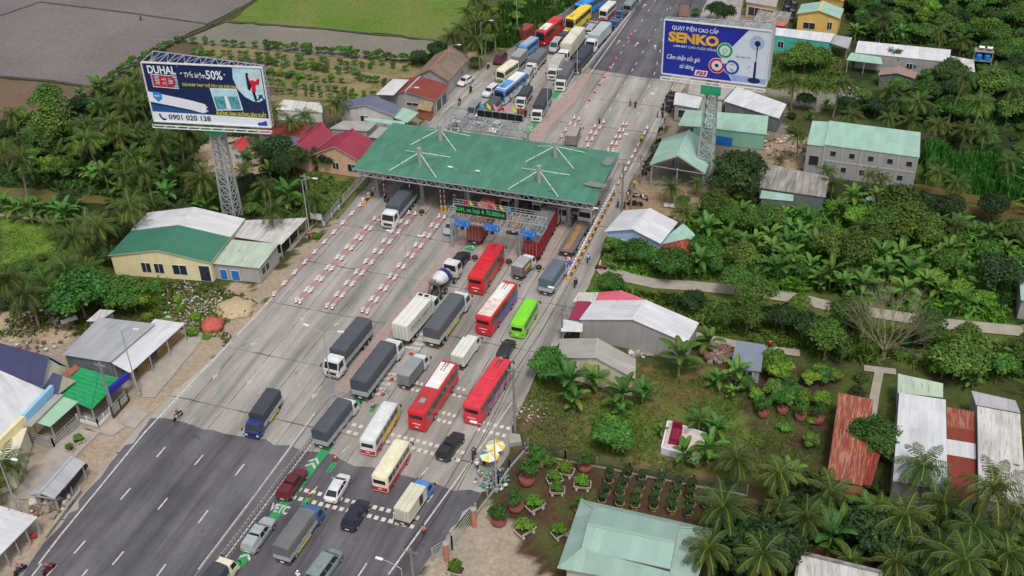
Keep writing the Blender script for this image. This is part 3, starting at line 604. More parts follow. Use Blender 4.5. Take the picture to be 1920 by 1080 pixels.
def house(name, label, cat, px, z, rise, rm, wm, ov=.35, wins=(), doors=(), rm2=None, split=None, fascia=TRIM, ground=0, ridge=True, open_=False, marks=None, base=None, mk=None):
    "px: eave corners; px[0]-px[1] and px[3]-px[2] are the gable ends"
    Wc = rect4([G(a, b, z) for a, b in px]); A, Bq, Cc, D = Wc
    keep(px, z, .6); ctr = sum(Wc, Vector())/4
    t = thing(name, label, cat, (ctr.x, ctr.y, 0)); MARKS.append((mk or ('the '+label_short(label)), ctr.to_2d()))
    m1 = (A+Bq)/2+Vector((0, 0, rise)); m2 = (D+Cc)/2+Vector((0, 0, rise))
    def roofpart(f0, f1, rmat, dz=0, nm='roof'):
        r = B(); q = [A.lerp(D, f0), Bq.lerp(Cc, f0), Bq.lerp(Cc, f1), A.lerp(D, f1)]; r1, r2 = m1.lerp(m2, f0), m1.lerp(m2, f1); dzv = Vector((0, 0, dz))
        slope(r, q[0]+dzv, q[3]+dzv, r2+dzv, r1+dzv); slope(r, q[1]+dzv, q[2]+dzv, r2+dzv, r1+dzv)
        return r.obj(nm, [rmat, RAFT, fascia], t, world=True)
    if split:
        roofpart(0, split, rm); roofpart(split, 1, rm2, .12)
    else:
        ro = roofpart(0, 1, rm)
        if ridge:
            rb = B(); rb.bar(m1+Vector((0, 0, .12)), m2+Vector((0, 0, .12)), .35, 0, .06); rb.obj('ridge_cap', fascia if fascia != TRIM else rm, ro, world=True)
    u = (Bq-A).normalized()*ov; v = (D-A).normalized()*ov
    w = [A+u+v, Bq-u+v, Cc-u-v, D+u-v]
    if not ccw(w): w = [w[1], w[0], w[3], w[2]]
    wb = B()
    ga = [(w[0]+w[1])/2+Vector((0, 0, rise*.93)), (w[2]+w[3])/2+Vector((0, 0, rise*.93))]
    if not open_:
        for k in range(4):
            P, Q = w[k], w[(k+1) % 4]; p0, q0 = Vector((P.x, P.y, ground)), Vector((Q.x, Q.y, ground))
            dz = Vector((0, 0, .02))
            if k in (0, 2): wb.poly([p0, q0, Q, ga[k//2], P])
            else: wb.poly([p0, q0, Q, P])
        wb.obj('wall', wm, t, world=True)
        for s_, uu, ww, zb, hh in wins: add_window(t, w[s_], w[(s_+1) % 4], uu, ww, zb, hh)
        for s_, uu, ww, hh, dm in doors: add_window(t, w[s_], w[(s_+1) % 4], uu, ww, .1, hh-.1, 'door', dm, 0)
    else:
        for k in range(4):
            for f in (0, .5):
                p = w[k].lerp(w[(k+1) % 4], f); bb = B(); bb.bar((p.x, p.y, 0), (p.x, p.y, z), .18); bb.obj('post', STEEL if wm is None else wm, t, world=True)
        tr = B()
        for f in (0, .33, .66, 1):
            a, b_, m_ = A.lerp(D, f), Bq.lerp(Cc, f), m1.lerp(m2, f); dz = Vector((0, 0, .12)); tr.bar(a-dz, m_-dz, .1); tr.bar(b_-dz, m_-dz, .1); tr.bar(a-dz, b_-dz, .1)
        tr.obj('roof_truss', STEEL, t, world=True)
    return t, w
def label_short(l):
    return ' '.join([w for w in l.split() if w not in ('a', 'the')][:4])
def shed(name, label, cat, px, zs, rm, wm=None, ov=.25, posts=False, t=None, nm='roof', wins=(), doors=(), pn='post', mk=None, fascia=None, thick=.09, sq=False, walls=None):
    "flat or tilted roof over walls or posts; px[0]-px[1] the eave the sheets run down to"
    if isinstance(zs, (int, float)): zs = [zs]*4
    Wc = [G(a, b, zz) for (a, b), zz in zip(px, zs)]
    keep(px, sum(zs)/4, .5); ctr = sum(Wc, Vector())/4
    if t is None:
        t = thing(name, label, cat, (ctr.x, ctr.y, 0)); MARKS.append((mk or ('the '+label_short(label)), ctr.to_2d()))
    r = B(); slope(r, *Wc, t=thick); r.obj(nm, [rm, RAFT, fascia or rm], t, world=True)
    c2 = ctr; w = [p+(c2-p).normalized()*ov*1.4 for p in Wc]
    if not ccw(w): w = [w[1], w[0], w[3], w[2]]
    if wm is not None:
        wb = B()
        for k in range(4):
            if walls is not None and k not in walls: continue
            P, Q = w[k], w[(k+1) % 4]; dz = Vector((0, 0, .03)); wb.poly([(P.x, P.y, 0), (Q.x, Q.y, 0), Q-dz, P-dz])
        wb.obj('wall', wm, t, world=True)
        for s_, uu, ww, zb, hh in wins: add_window(t, w[s_], w[(s_+1) % 4], uu, ww, zb, hh)
        for s_, uu, ww, hh, dm in doors: add_window(t, w[s_], w[(s_+1) % 4], uu, ww, .1, hh-.1, 'door', dm, 0)
    if posts:
        for k in range(4):
            P, Q = w[k], w[(k+1) % 4]; n_ = posts if (Q-P).length > 5 else 1
            for i in range(n_):
                p = P.lerp(Q, i/n_); bb = B(); bb.bar((p.x, p.y, 0), (p.x, p.y, p.z-.02), .14); bb.obj(pn, STEEL, t, world=True)
    return t, w
# side 0 is the near gable (A-B), 1 the right, 2 the far, 3 the left
# --- left of the road, from back to front
house('tiled_roof_house', 'long open house with brown tiled roof near the upper queue', 'house', [(775, 147), (840, 153), (881, 110), (815, 102)], 3, 2.2, R_BROWN, W_GREY, wins=((1, .3, 1.2, .8, 1.2), (1, .7, 1.2, .8, 1.2)), fascia=mat('ridge_tile_red', S(160, 110, 92), .9))
house('red_roof_shop', 'open fronted shop with brick red roof and pale metal section', 'shop', [(705, 178), (816, 189), (843, 160), (735, 150)], 3.2, 1.3, R_BRICK, W_GREY, wins=((0, .6, 2.6, 1.5, .6),), doors=((1, .3, 2.2, 2.3, PANE), (1, .7, 2.2, 2.3, PANE)), fascia=R_GREY)
shed('', '', '', [(705, 178), (738, 179), (767, 150), (736, 149)], [4.2, 4.6, 4.6, 4.2], R_WHITE, t=bpy.data.objects['red_roof_shop'], nm='side_roof')
house('slate_roof_house', 'white house with blue grey metal roof and green awning', 'house', [(636, 205), (736, 218), (756, 200), (648, 188)], 3.6, 1.6, R_SLATE, W_WHITE, wins=((0, .45, 1.6, 1.4, 1.3),))
shed('green_awning', 'pale green sheet awning on the roadside of the slate roofed house', 'awning', [(736, 220), (764, 231), (785, 212), (756, 202)], [3.2, 2.8, 2.8, 3.2], R_PALE, posts=2)
shed('green_awning', 'long pale green awning along the front of the white house', 'awning', [(682, 226), (757, 238), (760, 229), (684, 219)], [2.6, 2.6, 3.1, 3.1], R_PALE, posts=2)
shed('flat_roof_annex', 'flat roofed concrete annex behind the maroon tiled houses', 'annex', [(617, 242), (689, 247), (710, 229), (643, 227)], 3.3, CONC, W_GREY)
shed('flat_roof_annex', 'low flat concrete lean-to beside the canopy corner', 'annex', [(690, 258), (722, 262), (728, 240), (712, 238)], 2.4, CONC, W_GREY)
shed('tarpaulin_shelter', 'pale plastic covered shelter below the citrus beds', 'shelter', [(516, 206), (606, 212), (602, 194), (532, 188)], [2.2, 2.2, 3.0, 3.0], R_STAIN, W_WHITE)
shed('rusty_roof_shed', 'open shed with rusty red roof under the left billboard', 'shed', [(482, 252), (566, 260), (585, 237), (510, 228)], [2.4, 2.4, 3.2, 3.2], R_BRICK, W_TIN)
shed('dark_roof_shed', 'low shed with dark grey roof beside the maroon tiled house', 'shed', [(520, 273), (556, 277), (575, 262), (545, 256)], [2.2, 2.2, 2.6, 2.6], R_SLATE, W_TIN)
t_, w_ = house('maroon_roof_house', 'peach walled house with maroon tiled roof behind the bushes', 'house', [(541, 281), (578, 292), (627, 254), (585, 242)], 3.6, 2.0, R_RED, W_PEACH, wins=((0, .5, 1, 1, 1),))
t_, w_ = house('maroon_roof_house', 'larger peach gabled house with maroon roof beside the canopy', 'house', [(589, 290), (671, 302), (706, 268), (622, 256)], 3.6, 2.2, R_RED, W_PEACH, wins=((0, .45, 1.2, 1.1, 1.3), (0, .85, 1.8, 1.0, 1.5)))
house('red_roof_hut', 'small hut with bright red roof beside the left tower', 'hut', [(430, 281), (452, 284), (468, 271), (445, 262)], 2.8, 1.0, roofm('bright_red_roof', S(190, 56, 62)), W_WHITE, wins=((0, .5, .8, 1, .9),))
shed('thatched_stall', 'thatched lean-to stall below the brick red shop', 'stall', [(780, 204), (808, 210), (815, 186), (790, 186)], [2.2, 2.2, 2.9, 2.9], THATCH, W_BRICK)
# hall with the green and white roof
t_, w_ = house('cream_hall', 'cream hall with half green half white gabled roof', 'hall', [(199, 481), (398, 493), (457, 413), (280, 400)], 3.7, 1.7, R_GREEN, W_CREAM, rm2=R_WHITE, split=.57, ov=.3, wins=((0, .34, 1.5, 1.0, 1.7), (0, .47, 1.5, 1.0, 1.7), (0, .68, 2.3, 1.0, 1.7)), doors=((0, .93, 1.7, 2.9, PANE),))
shed('lean_to_shop', 'grey lean-to with faded green roof and blue shutters', 'shop', [(397, 495), (486, 504), (523, 458), (435, 450)], [2.9, 2.9, 3.3, 3.3], R_OLDG, W_GREY, doors=((0, .18, 1.1, 1.9, DOORM), (0, .45, 1.3, 1.9, DOORM)), wins=((1, .3, 2.4, 1, 1.2),), fascia=W_BRICK)
shed('metal_carport', 'open carport with weathered grey sheets beside the lamp post', 'carport', [(436, 444), (528, 459), (576, 409), (458, 411)], [2.9, 2.7, 3.2, 3.5], R_STAIN, posts=3)
# metal shop
t_, w_ = shed('tin_roof_shop', 'wide roadside shop with two grey metal roof planes and wicker front', 'shop', [(117, 666), (207, 680), (291, 608), (186, 595)], [3.4, 3.9, 3.9, 3.4], R_GREY, W_TIN)
shed('', '', '', [(207, 680), (244, 700), (347, 607), (291, 600)], [3.6, 2.9, 2.9, 3.6], R_WHITE, t=t_, nm='front_roof', posts=3)
shed('', '', '', [(162, 603), (186, 603), (215, 583), (188, 581)], [3.2, 3.2, 3.4, 3.4], R_STAIN, W_TIN, t=t_, nm='back_roof')
wk = mat('wicker_screen', S(168, 138, 88), .9, .3, 3, bump=.05)
for i, (p, q) in enumerate((((298, 672), (322, 650)), ((324, 648), (342, 632)), ((262, 700), (283, 695)))):
    a, c = G(*p), G(*q); o = B(); d = (c-a).normalized(); n_ = int((c-a).length/.25)
    for k in range(n_+1): o.bar(a+d*k*.25, a+d*k*.25+Vector((0, 0, 2)), .09)
    for zz in (.2, 1.0, 1.9): o.bar(a+Vector((0, 0, zz)), c+Vector((0, 0, zz)), .06)
    tag(o.obj('wicker_screen', wk), ('yellow cane screen under the tin shop roof, ' + ('middle one', 'one nearest the far end', 'low slanted one at the near end')[i]), 'screen', 'cane screens of the tin roofed shop')
# blue roofed house and its neighbours
t_, w_ = house('blue_roof_house', 'house with dark blue tiled roof and tan gable', 'house', [(80, 726), (130, 690), (-4, 652), (-54, 688)], 4.2, 3.5, R_BLUE, W_BEIGE, fascia=mat('sky_blue_trim', S(130, 186, 226), .6), ridge=False)
house('', '', '', [(110, 772), (142, 712), (115, 684), (84, 726)], 3.4, 1.4, R_BLUE, W_BEIGE, fascia=mat('sky_blue_trim', S(130, 186, 226), .6)) if False else None
pb = B(); a, c, d_ = G(94, 663, 6.4), G(85, 728, 4.3), G(143, 686, 4.3)
shed('', '', '', [(79, 727), (109, 740), (117, 705), (86, 695)], [3.7, 3.6, 4.9, 4.9], R_BLUE, t=t_, nm='porch_roof')
pb = B(); [pb.poly([G(109, 740, 3.6), G(143, 714, 3.6), G(117, 705, 4.9)][::s]) for s in (1, -1)]; pb.obj('porch_gable', W_BEIGE, t_, world=True)
bnd = B(); a = G(116, 706, 4.0); c = G(142, 684, 4.0); bnd.hexa([a, c, c+Vector((.4, 0, -.6)), a+Vector((.4, 0, -.6))], [a+Vector((0, 0, .15)), c+Vector((0, 0, .15)), c+Vector((.4, 0, -.45)), a+Vector((.4, 0, -.45))]); bnd.obj('tile_band', W_BRICK, t_, world=True)
NET = mat('green_shade_net', S(30, 138, 84), .8, .2, .8)
t_, w_ = shed('net_canopy', 'courtyard canopy of green shade net with blue fascia', 'canopy', [(110, 741), (172, 768), (229, 711), (145, 688)], [3.0, 2.7, 2.9, 3.2], NET, posts=2, thick=.03)
ab = B(); a, c = G(207, 741, 2.6), G(243, 710, 2.6); ab.hexa([a, c, c+Vector((-.5, .3, 0)), a+Vector((-.5, .3, 0))], [p+Vector((0, 0, .9)) for p in (a, c, c+Vector((-.5, .3, 0)), a+Vector((-.5, .3, 0)))]); ab.obj('fascia_board', mat('royal_blue_board', S(34, 40, 150), .5, .1), t_, world=True)
nb = B()
for k in range(1, 8):
    a = G(110, 741, 3.05).lerp(G(145, 688, 3.25), k/8); c = G(172, 768, 2.75).lerp(G(229, 711, 2.95), k/8); nb.bar(a+Vector((0, 0, .03)), c+Vector((0, 0, .03)), .07)
nb.obj('net_seam', mat('green_net_seam', S(60, 170, 116), .7), t_, world=True)
t_, w_ = shed('white_roof_house', 'white sheet roofed house with sky blue parapet at the left edge', 'house', [(-40, 836), (8, 814), (92, 736), (-20, 690)], [4.0, 4.0, 4.2, 4.4], R_WHITE, W_CREAM, thick=.15)
pp = B(); a, c = G(42, 783, 4.1), G(95, 727, 4.1); dq = Vector((.5, .1, 0)); pp.hexa([a-Vector((0, 0, 1.2)), c-Vector((0, 0, 1.2)), c+dq-Vector((0, 0, 1.2)), a+dq-Vector((0, 0, 1.2))][::-1], [a+Vector((0, 0, .5)), c+Vector((0, 0, .5)), c+dq+Vector((0, 0, .5)), a+dq+Vector((0, 0, .5))][::-1]); pp.obj('parapet', W_SKY, t_, world=True)
pp = B(); a, c = G(-15, 838, 4.0), G(42, 783, 4.0); pp.hexa([a-Vector((0, 0, 1.0)), c-Vector((0, 0, 1.0)), c+dq-Vector((0, 0, 1.0)), a+dq-Vector((0, 0, 1.0))][::-1], [a+Vector((0, 0, .4)), c+Vector((0, 0, .4)), c+dq+Vector((0, 0, .4)), a+dq+Vector((0, 0, .4))][::-1]); pp.obj('cream_parapet', W_CREAM, t_, world=True)
lg = B(); a, c = G(44, 800, 3.3), G(104, 741, 3.3); dq = Vector((1.1, .3, 0)); lg.hexa([a, c, c+dq, a+dq][::-1], [p+Vector((0, 0, .2)) for p in (a, c, c+dq, a+dq)][::-1]); lg.obj('ledge', CONC, t_, world=True)
t_, w_ = shed('green_awning', 'square pale green awning over the grey gated porch', 'awning', [(55, 789), (94, 801), (147, 754), (109, 741)], [3.1, 2.9, 2.9, 3.1], roofm('sage_awning', S(150, 188, 160), stripe=0, streak=.05), posts=2)
wbx = B(); a, c = G(56, 822), G(75, 835); 
shed('cream_block', 'cream house front with barred window at the left edge', 'house', [(-30, 905), (22, 884), (52, 800), (-10, 830)], [3.0, 3.0, 3.0, 3.0], wallm('ivory_render', S(214, 206, 184)), wallm('ivory_render', S(214, 206, 184)), wins=((1, .25, 1.8, .9, 1.5), (0, .5, 1.6, 1, 1.4)))
house('roadside_kiosk', 'narrow roadside kiosk with two tone grey gabled roof', 'kiosk', [(57, 927), (102, 935), (161, 868), (116, 861)], 2.5, .7, R_GREY, None, open_=True)
nt_ = B(); a, c = G(128, 937), G(171, 868); 
nt_.poly([G(110, 935, 2.2), G(135, 918, .6), G(166, 874, .6), G(160, 866, 2.3)]); nt_.poly([G(110, 935, 2.2), G(135, 918, .6), G(166, 874, .6), G(160, 866, 2.3)][::-1])
nn_ = nt_.obj('shade_net', mat('black_shade_net', (.03, .035, .045), .9), bpy.data.objects['roadside_kiosk'], world=True)
shed('roadside_stall', 'white corrugated roof stall at the bottom left corner', 'stall', [(-30, 1075), (6, 1036), (71, 970), (-10, 940)], [2.6, 2.6, 2.6, 3.2], R_WHITE, None, posts=3)
# --- right of the road, from back to front
shed('yellow_house', 'yellow house block at the top beside the mango trees', 'house', [(1538, -8), (1582, 2), (1590, -30), (1545, -40)], 5, W_YEL, W_YEL)
t_, w_ = house('yellow_house', 'yellow walled house with pale green gabled roof', 'house', [(1492, 26), (1577, 36), (1581, 17), (1504, 9)], 4.2, 1.3, R_PALE, W_YEL, wins=((0, .8, 1.0, 1.4, 1.6), (0, .3, 2.6, 1.0, 1.4)), fascia=mat('orange_cornice', S(226, 176, 110), .7))
shed('pink_house', 'pale pink shop building at the top edge', 'shop', [(1398, 4), (1455, 14), (1462, -10), (1410, -22)], 3.6, CONC, W_PEACH, wins=((0, .3, 3, .6, 2), (0, .75, 3, .6, 2)))
shed('grey_slab_ruin', 'grey broken concrete slab roof above the teal house', 'ruin', [(1412, 38), (1476, 46), (1484, 24), (1424, 16)], 2.2, R_OLD, W_GREY)
shed('orange_tile_shed', 'low shed with orange tiles left of the yellow house', 'shed', [(1440, 46), (1470, 50), (1478, 42), (1446, 38)], 2.4, roofm('orange_tiles', S(186, 110, 84)), W_BRICK)
shed('teal_house', 'teal walled house with long white sheet roof', 'house', [(1441, 65), (1556, 80), (1566, 64), (1441, 50)], [3.6, 3.6, 4.2, 4.2], R_WHITE, W_TEAL, wins=((0, .2, 1.2, 1, 1.4),))
shed('grey_wing', 'low grey roofed wing right of the teal house', 'annex', [(1556, 81), (1590, 92), (1598, 71), (1566, 65)], [2.8, 2.6, 3.2, 3.4], R_GREY, posts=2)
t_, w_ = shed('white_long_house', 'long low grey house with white roof among the palms', 'house', [(1603, 99), (1780, 117), (1783, 94), (1609, 77)], [3.4, 3.4, 4.2, 4.2], R_WHITE, W_GREY, wins=((0, .6, 1.2, 1, 1.2),), walls=(1, 2, 3, 0))
shed('', '', '', [(1587, 113), (1655, 121), (1652, 108), (1596, 100)], [2.7, 2.7, 3.2, 3.2], R_PALE, t=t_, nm='porch_roof', posts=2)
shed('', '', '', [(1782, 124), (1828, 136), (1826, 113), (1782, 105)], [2.6, 2.6, 2.8, 2.8], R_STAIN, W_GREY, t=t_, nm='end_roof')
house('brown_roof_shed', 'tin shed with pinkish brown gabled roof before the long house', 'shed', [(1648, 141), (1714, 147), (1722, 136), (1651, 128)], 2.8, .8, R_TAN, W_TIN)
shed('white_roof_shop', 'white flat roofed roadside shop behind the right billboard tower', 'shop', [(1263, 196), (1310, 204), (1318, 180), (1266, 174)], 3.4, R_WHITE, W_GREY, wins=((0, .5, 3, .8, 1.6),))
shed('grey_flat_shop', 'grey flat roofed block left of the white corrugated roof', 'shop', [(1290, 176), (1356, 188), (1378, 164), (1294, 150)], 3.6, CONC, W_WHITE)
shed('white_corrugated_shed', 'large white corrugated lean-to roof behind the right tower', 'shed', [(1357, 190), (1461, 223), (1475, 196), (1382, 163)], [3.6, 3.0, 3.4, 4.0], R_WHITE, W_TIN)
t_, w_ = shed('green_clad_building', 'pale green clad building with green sheet roof behind the tower', 'building', [(1297, 237), (1437, 253), (1441, 218), (1308, 207)], [3.2, 3.2, 4.0, 4.0], R_PALE, W_GREEN)
shed('', '', '', [(1271, 236), (1300, 238), (1310, 208), (1286, 207)], [2.8, 3.2, 3.6, 3.2], R_PALE, t=t_, nm='side_roof')
tp = B(); a, c = G(1336, 270), G(1371, 275); tp.hexa([a, c, c+Vector((.2, .6, 0)), a+Vector((.2, .6, 0))], [p+Vector((0, 0, 1.8)) for p in (a, c, c+Vector((.2, .6, 0)), a+Vector((.2, .6, 0)))]); tag(tp.obj('blue_tarpaulin', mat('blue_tarpaulin', S(30, 110, 190), .5, .2, 1)), 'bright blue tarpaulin against the pale green building', 'tarpaulin')
house('open_market_shed', 'open sided shed with pale green gabled roof at the roadside', 'shed', [(1219, 308), (1321, 326), (1343, 276), (1240, 262)], 4.2, 2.6, R_PALE, None, open_=True)
t_, w_ = shed('patchy_roof_barn', 'barn with patchy grey fibre cement roof behind the round tree', 'barn', [(1421, 352), (1548, 371), (1555, 332), (1440, 310)], [2.6, 2.6, 3.6, 3.6], R_OLD, W_TIN)
shed('', '', '', [(1424, 372), (1487, 378), (1488, 366), (1428, 358)], [2.0, 2.0, 2.2, 2.2], R_PALE, W_TIN, t=t_, nm='low_roof')
# two storey grey block
TRIM0 = TRIM; TRIM = W_GREY
A_ = [(1545, 272), (1724, 296), (1726, 249), (1555, 227)]
t_, w_ = shed('two_storey_block', 'two storey grey block with pale green roof and square windows', 'building', A_, [6.2, 6.2, 7.0, 7.0], R_PALE, W_GREY, ov=.15, mk='the two storey grey block',
   wins=[(0, .1+.205*k, .9, 4.3, .9) for k in range(5)]+[(0, .03+.205*k, .9, 1.4, .9) for k in range(5)])
ln = B(); P, Q = w_[0], w_[1]
for f in (.0, .2, .4, .6, .8, .995): q = face_quad(P, Q, f, .25, 0, 6.1, .0); r_ = face_quad(P, Q, f, .25, 0, 6.1, .09); ln.hexa(q, r_)
q = face_quad(P, Q, .5, (Q-P).length-.3, 3.1, .25, 0); r_ = face_quad(P, Q, .5, (Q-P).length-.3, 3.1, .25, .06); ln.hexa(q, r_)
ln.obj('pilaster', wallm('light_grey_band', S(176, 174, 172)), t_, world=True)
t2, w2 = shed('', '', '', [(1513, 271), (1546, 275), (1556, 229), (1523, 227)], [5.9, 5.9, 6.7, 6.7], R_PALE, W_GREY, t=t_, nm='end_roof', ov=.1, wins=((0, .5, 1.6, 2.0, 1.8),))
TRIM = TRIM0
# blue shop
t_, w_ = house('blue_wall_shop', 'light blue walled shop with white gabled roof by the road', 'shop', [(1144, 433), (1228, 459), (1281, 416), (1158, 397)], 3.6, 1.5, R_WHITE, W_BLUE, wins=(), doors=((0, .2, 3, 2.6, W_GREY),))
shed('', '', '', [(1228, 462), (1300, 470), (1304, 441), (1281, 420)], [2.4, 2.2, 2.8, 3.2], R_PALE, t=t_, nm='side_roof', posts=1)
shed('', '', '', [(1229, 462), (1298, 473), (1304, 453), (1270, 440)], [2.4, 2.3, 2.6, 2.8], R_RUST, t=t_, nm='rusty_lean_to')
# long white roof house
t_, w_ = house('long_white_roof_house', 'long cement walled house with white gabled metal roof', 'house', [(1089, 601), (1285, 643), (1314, 607), (1110, 563)], 3.4, 2.0, R_WHITE, W_GREY, ov=.2)
shed('', '', '', [(1065, 599), (1090, 601), (1107, 566), (1082, 566)], [2.9, 3.2, 3.4, 3.0], R_MAG, t=t_, nm='maroon_roof', posts=1)
shed('', '', '', [(1052, 622), (1092, 623), (1093, 601), (1053, 600)], [2.3, 2.3, 2.7, 2.7], R_WHITE, t=t_, nm='front_awning', posts=1)
t_, w_ = house('pink_roof_house', 'house with pink metal roof behind the long white roof', 'house', [(1112, 571), (1206, 585), (1203, 561), (1126, 549)], 3.4, .9, R_PINK, W_GREY, ov=.2)
shed('', '', '', [(1074, 566), (1114, 568), (1124, 549), (1085, 549)], [2.8, 3.0, 3.1, 2.9], R_STAIN, t=t_, nm='front_roof', posts=1)
house('beige_house', 'beige house with worn grey gabled roof and red ridge tiles', 'house', [(1050, 673), (1186, 709), (1197, 676), (1046, 634)], 3.4, 1.8, R_FIBRE, W_BEIGE, fascia=TRIM, wins=((0, .2, .9, 2.4, .25), (0, .38, .9, 2.3, .25)))
shed('tile_roof_hut', 'small hut with blue grey tile sheet roof', 'hut', [(1370, 690), (1427, 698), (1433, 647), (1380, 639)], [2.2, 2.2, 2.8, 2.8], R_TILE, W_GREY, wins=((0, .55, 1.4, .6, 1.3),))
t_, w_ = shed('rusty_long_shed', 'long shed with orange rusted roof beside a leafy tree', 'shed', [(1550, 897), (1617, 912), (1638, 750), (1573, 737)], 3.2, R_ORUST, W_TIN, mk='the orange rusted shed')
shed('', '', '', [(1612, 907), (1633, 912), (1654, 843), (1622, 836)], 2.9, R_RUST, t=t_, nm='side_roof')
shed('', '', '', [(1544, 922), (1612, 938), (1618, 915), (1550, 901)], [2.2, 2.2, 2.8, 2.8], R_BRICK, t=t_, nm='low_roof')
t_, w_ = shed('white_flat_house', 'house with plain off white sheet roof right of the rusted shed', 'house', [(1674, 903), (1776, 921), (1773, 751), (1686, 738)], 3.6, R_WHITE, W_GREY, thick=.15, mk='the off white roofed house')
shed('', '', '', [(1683, 737), (1768, 746), (1768, 720), (1683, 703)], [3.0, 3.0, 3.4, 3.4], R_OLDG, W_GREY, t=t_, nm='back_roof')
cols_ = [R_ORUST, R_BRICK, R_WHITE, R_BRICK]; ys = [764, 800, 824, 853, 930]
t_ = thing('patchwork_shed', 'lower shed with bands of rust red and grey sheets between two white roofs', 'shed', tuple(G(1800, 850)))
for k in range(4):
    y0, y1 = ys[k], ys[k+1]
    shed('', '', '', [(1775, y1), (1830, y1+9), (1829, y0+9), (1775, y0)], 2.8, cols_[k], W_GREY if k in (0, 3) else None, t=t_, nm='roof', thick=.08+.005*k)
t_, w_ = shed('white_wide_house', 'wide off white roofed house at the right edge', 'house', [(1835, 935), (1925, 955), (1912, 778), (1832, 763)], 3.7, R_STAIN, W_GREY, thick=.15)
shed('', '', '', [(1830, 760), (1913, 775), (1904, 752), (1821, 734)], [3.2, 3.2, 3.5, 3.5], R_GREY, W_GREY, t=t_, nm='back_roof')
# big green hipped roof
ctr = G(1190, 1010, 3); t_ = thing('green_hipped_pavilion', 'pavilion with two tier pale green hipped roof', 'pavilion', (ctr.x, ctr.y, 0)); MARKS.append(('the green hipped pavilion', ctr.to_2d()))
o4 = [G(1045, 1066, 3), G(1300, 1112, 3), G(1337, 993, 3), G(1089, 937, 3)]; i4 = [G(1089, 1037, 4.4), G(1256, 1073, 4.4), G(1273, 990, 4.4), G(1114, 955, 4.4)]
keep([(1045, 1066), (1300, 1112), (1337, 993), (1089, 937)], 3, .6); r = B()
SAGE = roofm('sage_green_metal_roof', S(148, 174, 163), streak=.08)
for k in range(4): l = (k+1) % 4; slope(r, o4[k], o4[l], i4[l], i4[k])
r.obj('lower_roof', [SAGE, RAFT, SAGE], t_, world=True); r = B(); dz = Vector((0, 0, .45)); r1, r2 = G(1101, 984, 5.8), G(1266, 1018, 5.8)
slope(r, i4[0]+dz, i4[1]+dz, r2, r1); slope(r, i4[2]+dz, i4[3]+dz, r1, r2); r.poly([i4[1]+dz, i4[2]+dz, r2]); r.poly([i4[3]+dz, i4[0]+dz, r1])
r.poly([i4[0], i4[1], i4[1]+dz, i4[0]+dz], 1); r.poly([i4[1], i4[2], i4[2]+dz, i4[1]+dz], 0)
r.bar(r1+Vector((0, 0, .1)), r2+Vector((0, 0, .1)), .3, 0, .06)
for k in range(4): r.bar(o4[k]+Vector((0, 0, .12)), i4[k]+Vector((0, 0, .12)), .22, 0, .05)
r.obj('upper_roof', [SAGE, RAFT, SAGE], t_, world=True); wb = B(); c4 = sum(o4, Vector())/4; w = [p+(c4-p).normalized()*1.1 for p in o4]
for k in range(4): P, Q = w[k], w[(k+1) % 4]; wb.poly([(P.x, P.y, 0), (Q.x, Q.y, 0), Q, P])
wb.obj('wall', W_BEIGE, t_, world=True)
t_, w_ = shed('parapet_roof_house', 'house with white roof and mouldy parapet at the bottom edge', 'house', [(1485, 1120), (1648, 1140), (1653, 1076), (1500, 1039)], 3.4, R_STAIN, W_WHITE)
pp = B(); e = [G(1500, 1037, 3.6), G(1653, 1074, 3.6), G(1648, 1140, 3.6), G(1485, 1120, 3.6)]
for a, c in ((e[3], e[0]), (e[0], e[1]), (e[1], e[2])): pp.bar(a, c, .3, 0, .5)
keep([(1470, 1150), (1670, 1190), (1680, 1070), (1490, 1020)], 0, 1.5); pp.obj('parapet', mat('mouldy_parapet', S(130, 128, 126), .9, .5, 1.2), t_, world=True)
shed('edge_house', 'corner of a pale green roofed house at the right edge', 'house', [(1914, 563), (1990, 575), (1985, 520), (1910, 507)], 3.4, R_PALE, W_GREY)
# walled grave
ctr = G(1280, 828); t_ = thing('walled_grave', 'white walled enclosure around a maroon tomb in the grass', 'grave', tuple(ctr)); MARKS.append(('the walled grave', ctr.to_2d()))
g4 = [G(1240, 850), G(1308, 868), G(1323, 824), G(1252, 800)]; keep([(1240, 850), (1308, 868), (1323, 824), (1252, 800)], 0, .8)
fb = B(); fb.poly([p+Vector((0, 0, .25)) for p in g4]); [fb.poly([g4[k], g4[(k+1) % 4], g4[(k+1) % 4]+Vector((0, 0, .25)), g4[k]+Vector((0, 0, .25))]) for k in range(4)]; fb.obj('floor', mat('pink_tile', S(206, 184, 176), .7, .1), t_, world=True)
wl = B()
for k in range(4): wl.bar(g4[k]+Vector((0, 0, .5)), g4[(k+1) % 4]+Vector((0, 0, .5)), .22, 0, 1.1)
wl.obj('enclosure_wall', mat('white_glazed_wall', S(214, 214, 220), .6, .1), t_, world=True)
tb = B(); u = (g4[1]-g4[0]).normalized(); v = (g4[3]-g4[0]).normalized(); rz = math.atan2(v.y, v.x); c = ctr-u*1.0
tb.box(c+Vector((0, 0, .45)), (2.6, 1.4, .4), 0, rz); tb.box(c+Vector((0, 0, .85)), (2.1, .9, .5), 0, rz); tb.box(c+v*1.7+Vector((0, 0, .9)), (.3, 1.3, 1.3), 0, rz); tb.obj('tomb', mat('maroon_tile', S(132, 30, 62), .4, .1), t_, world=True)
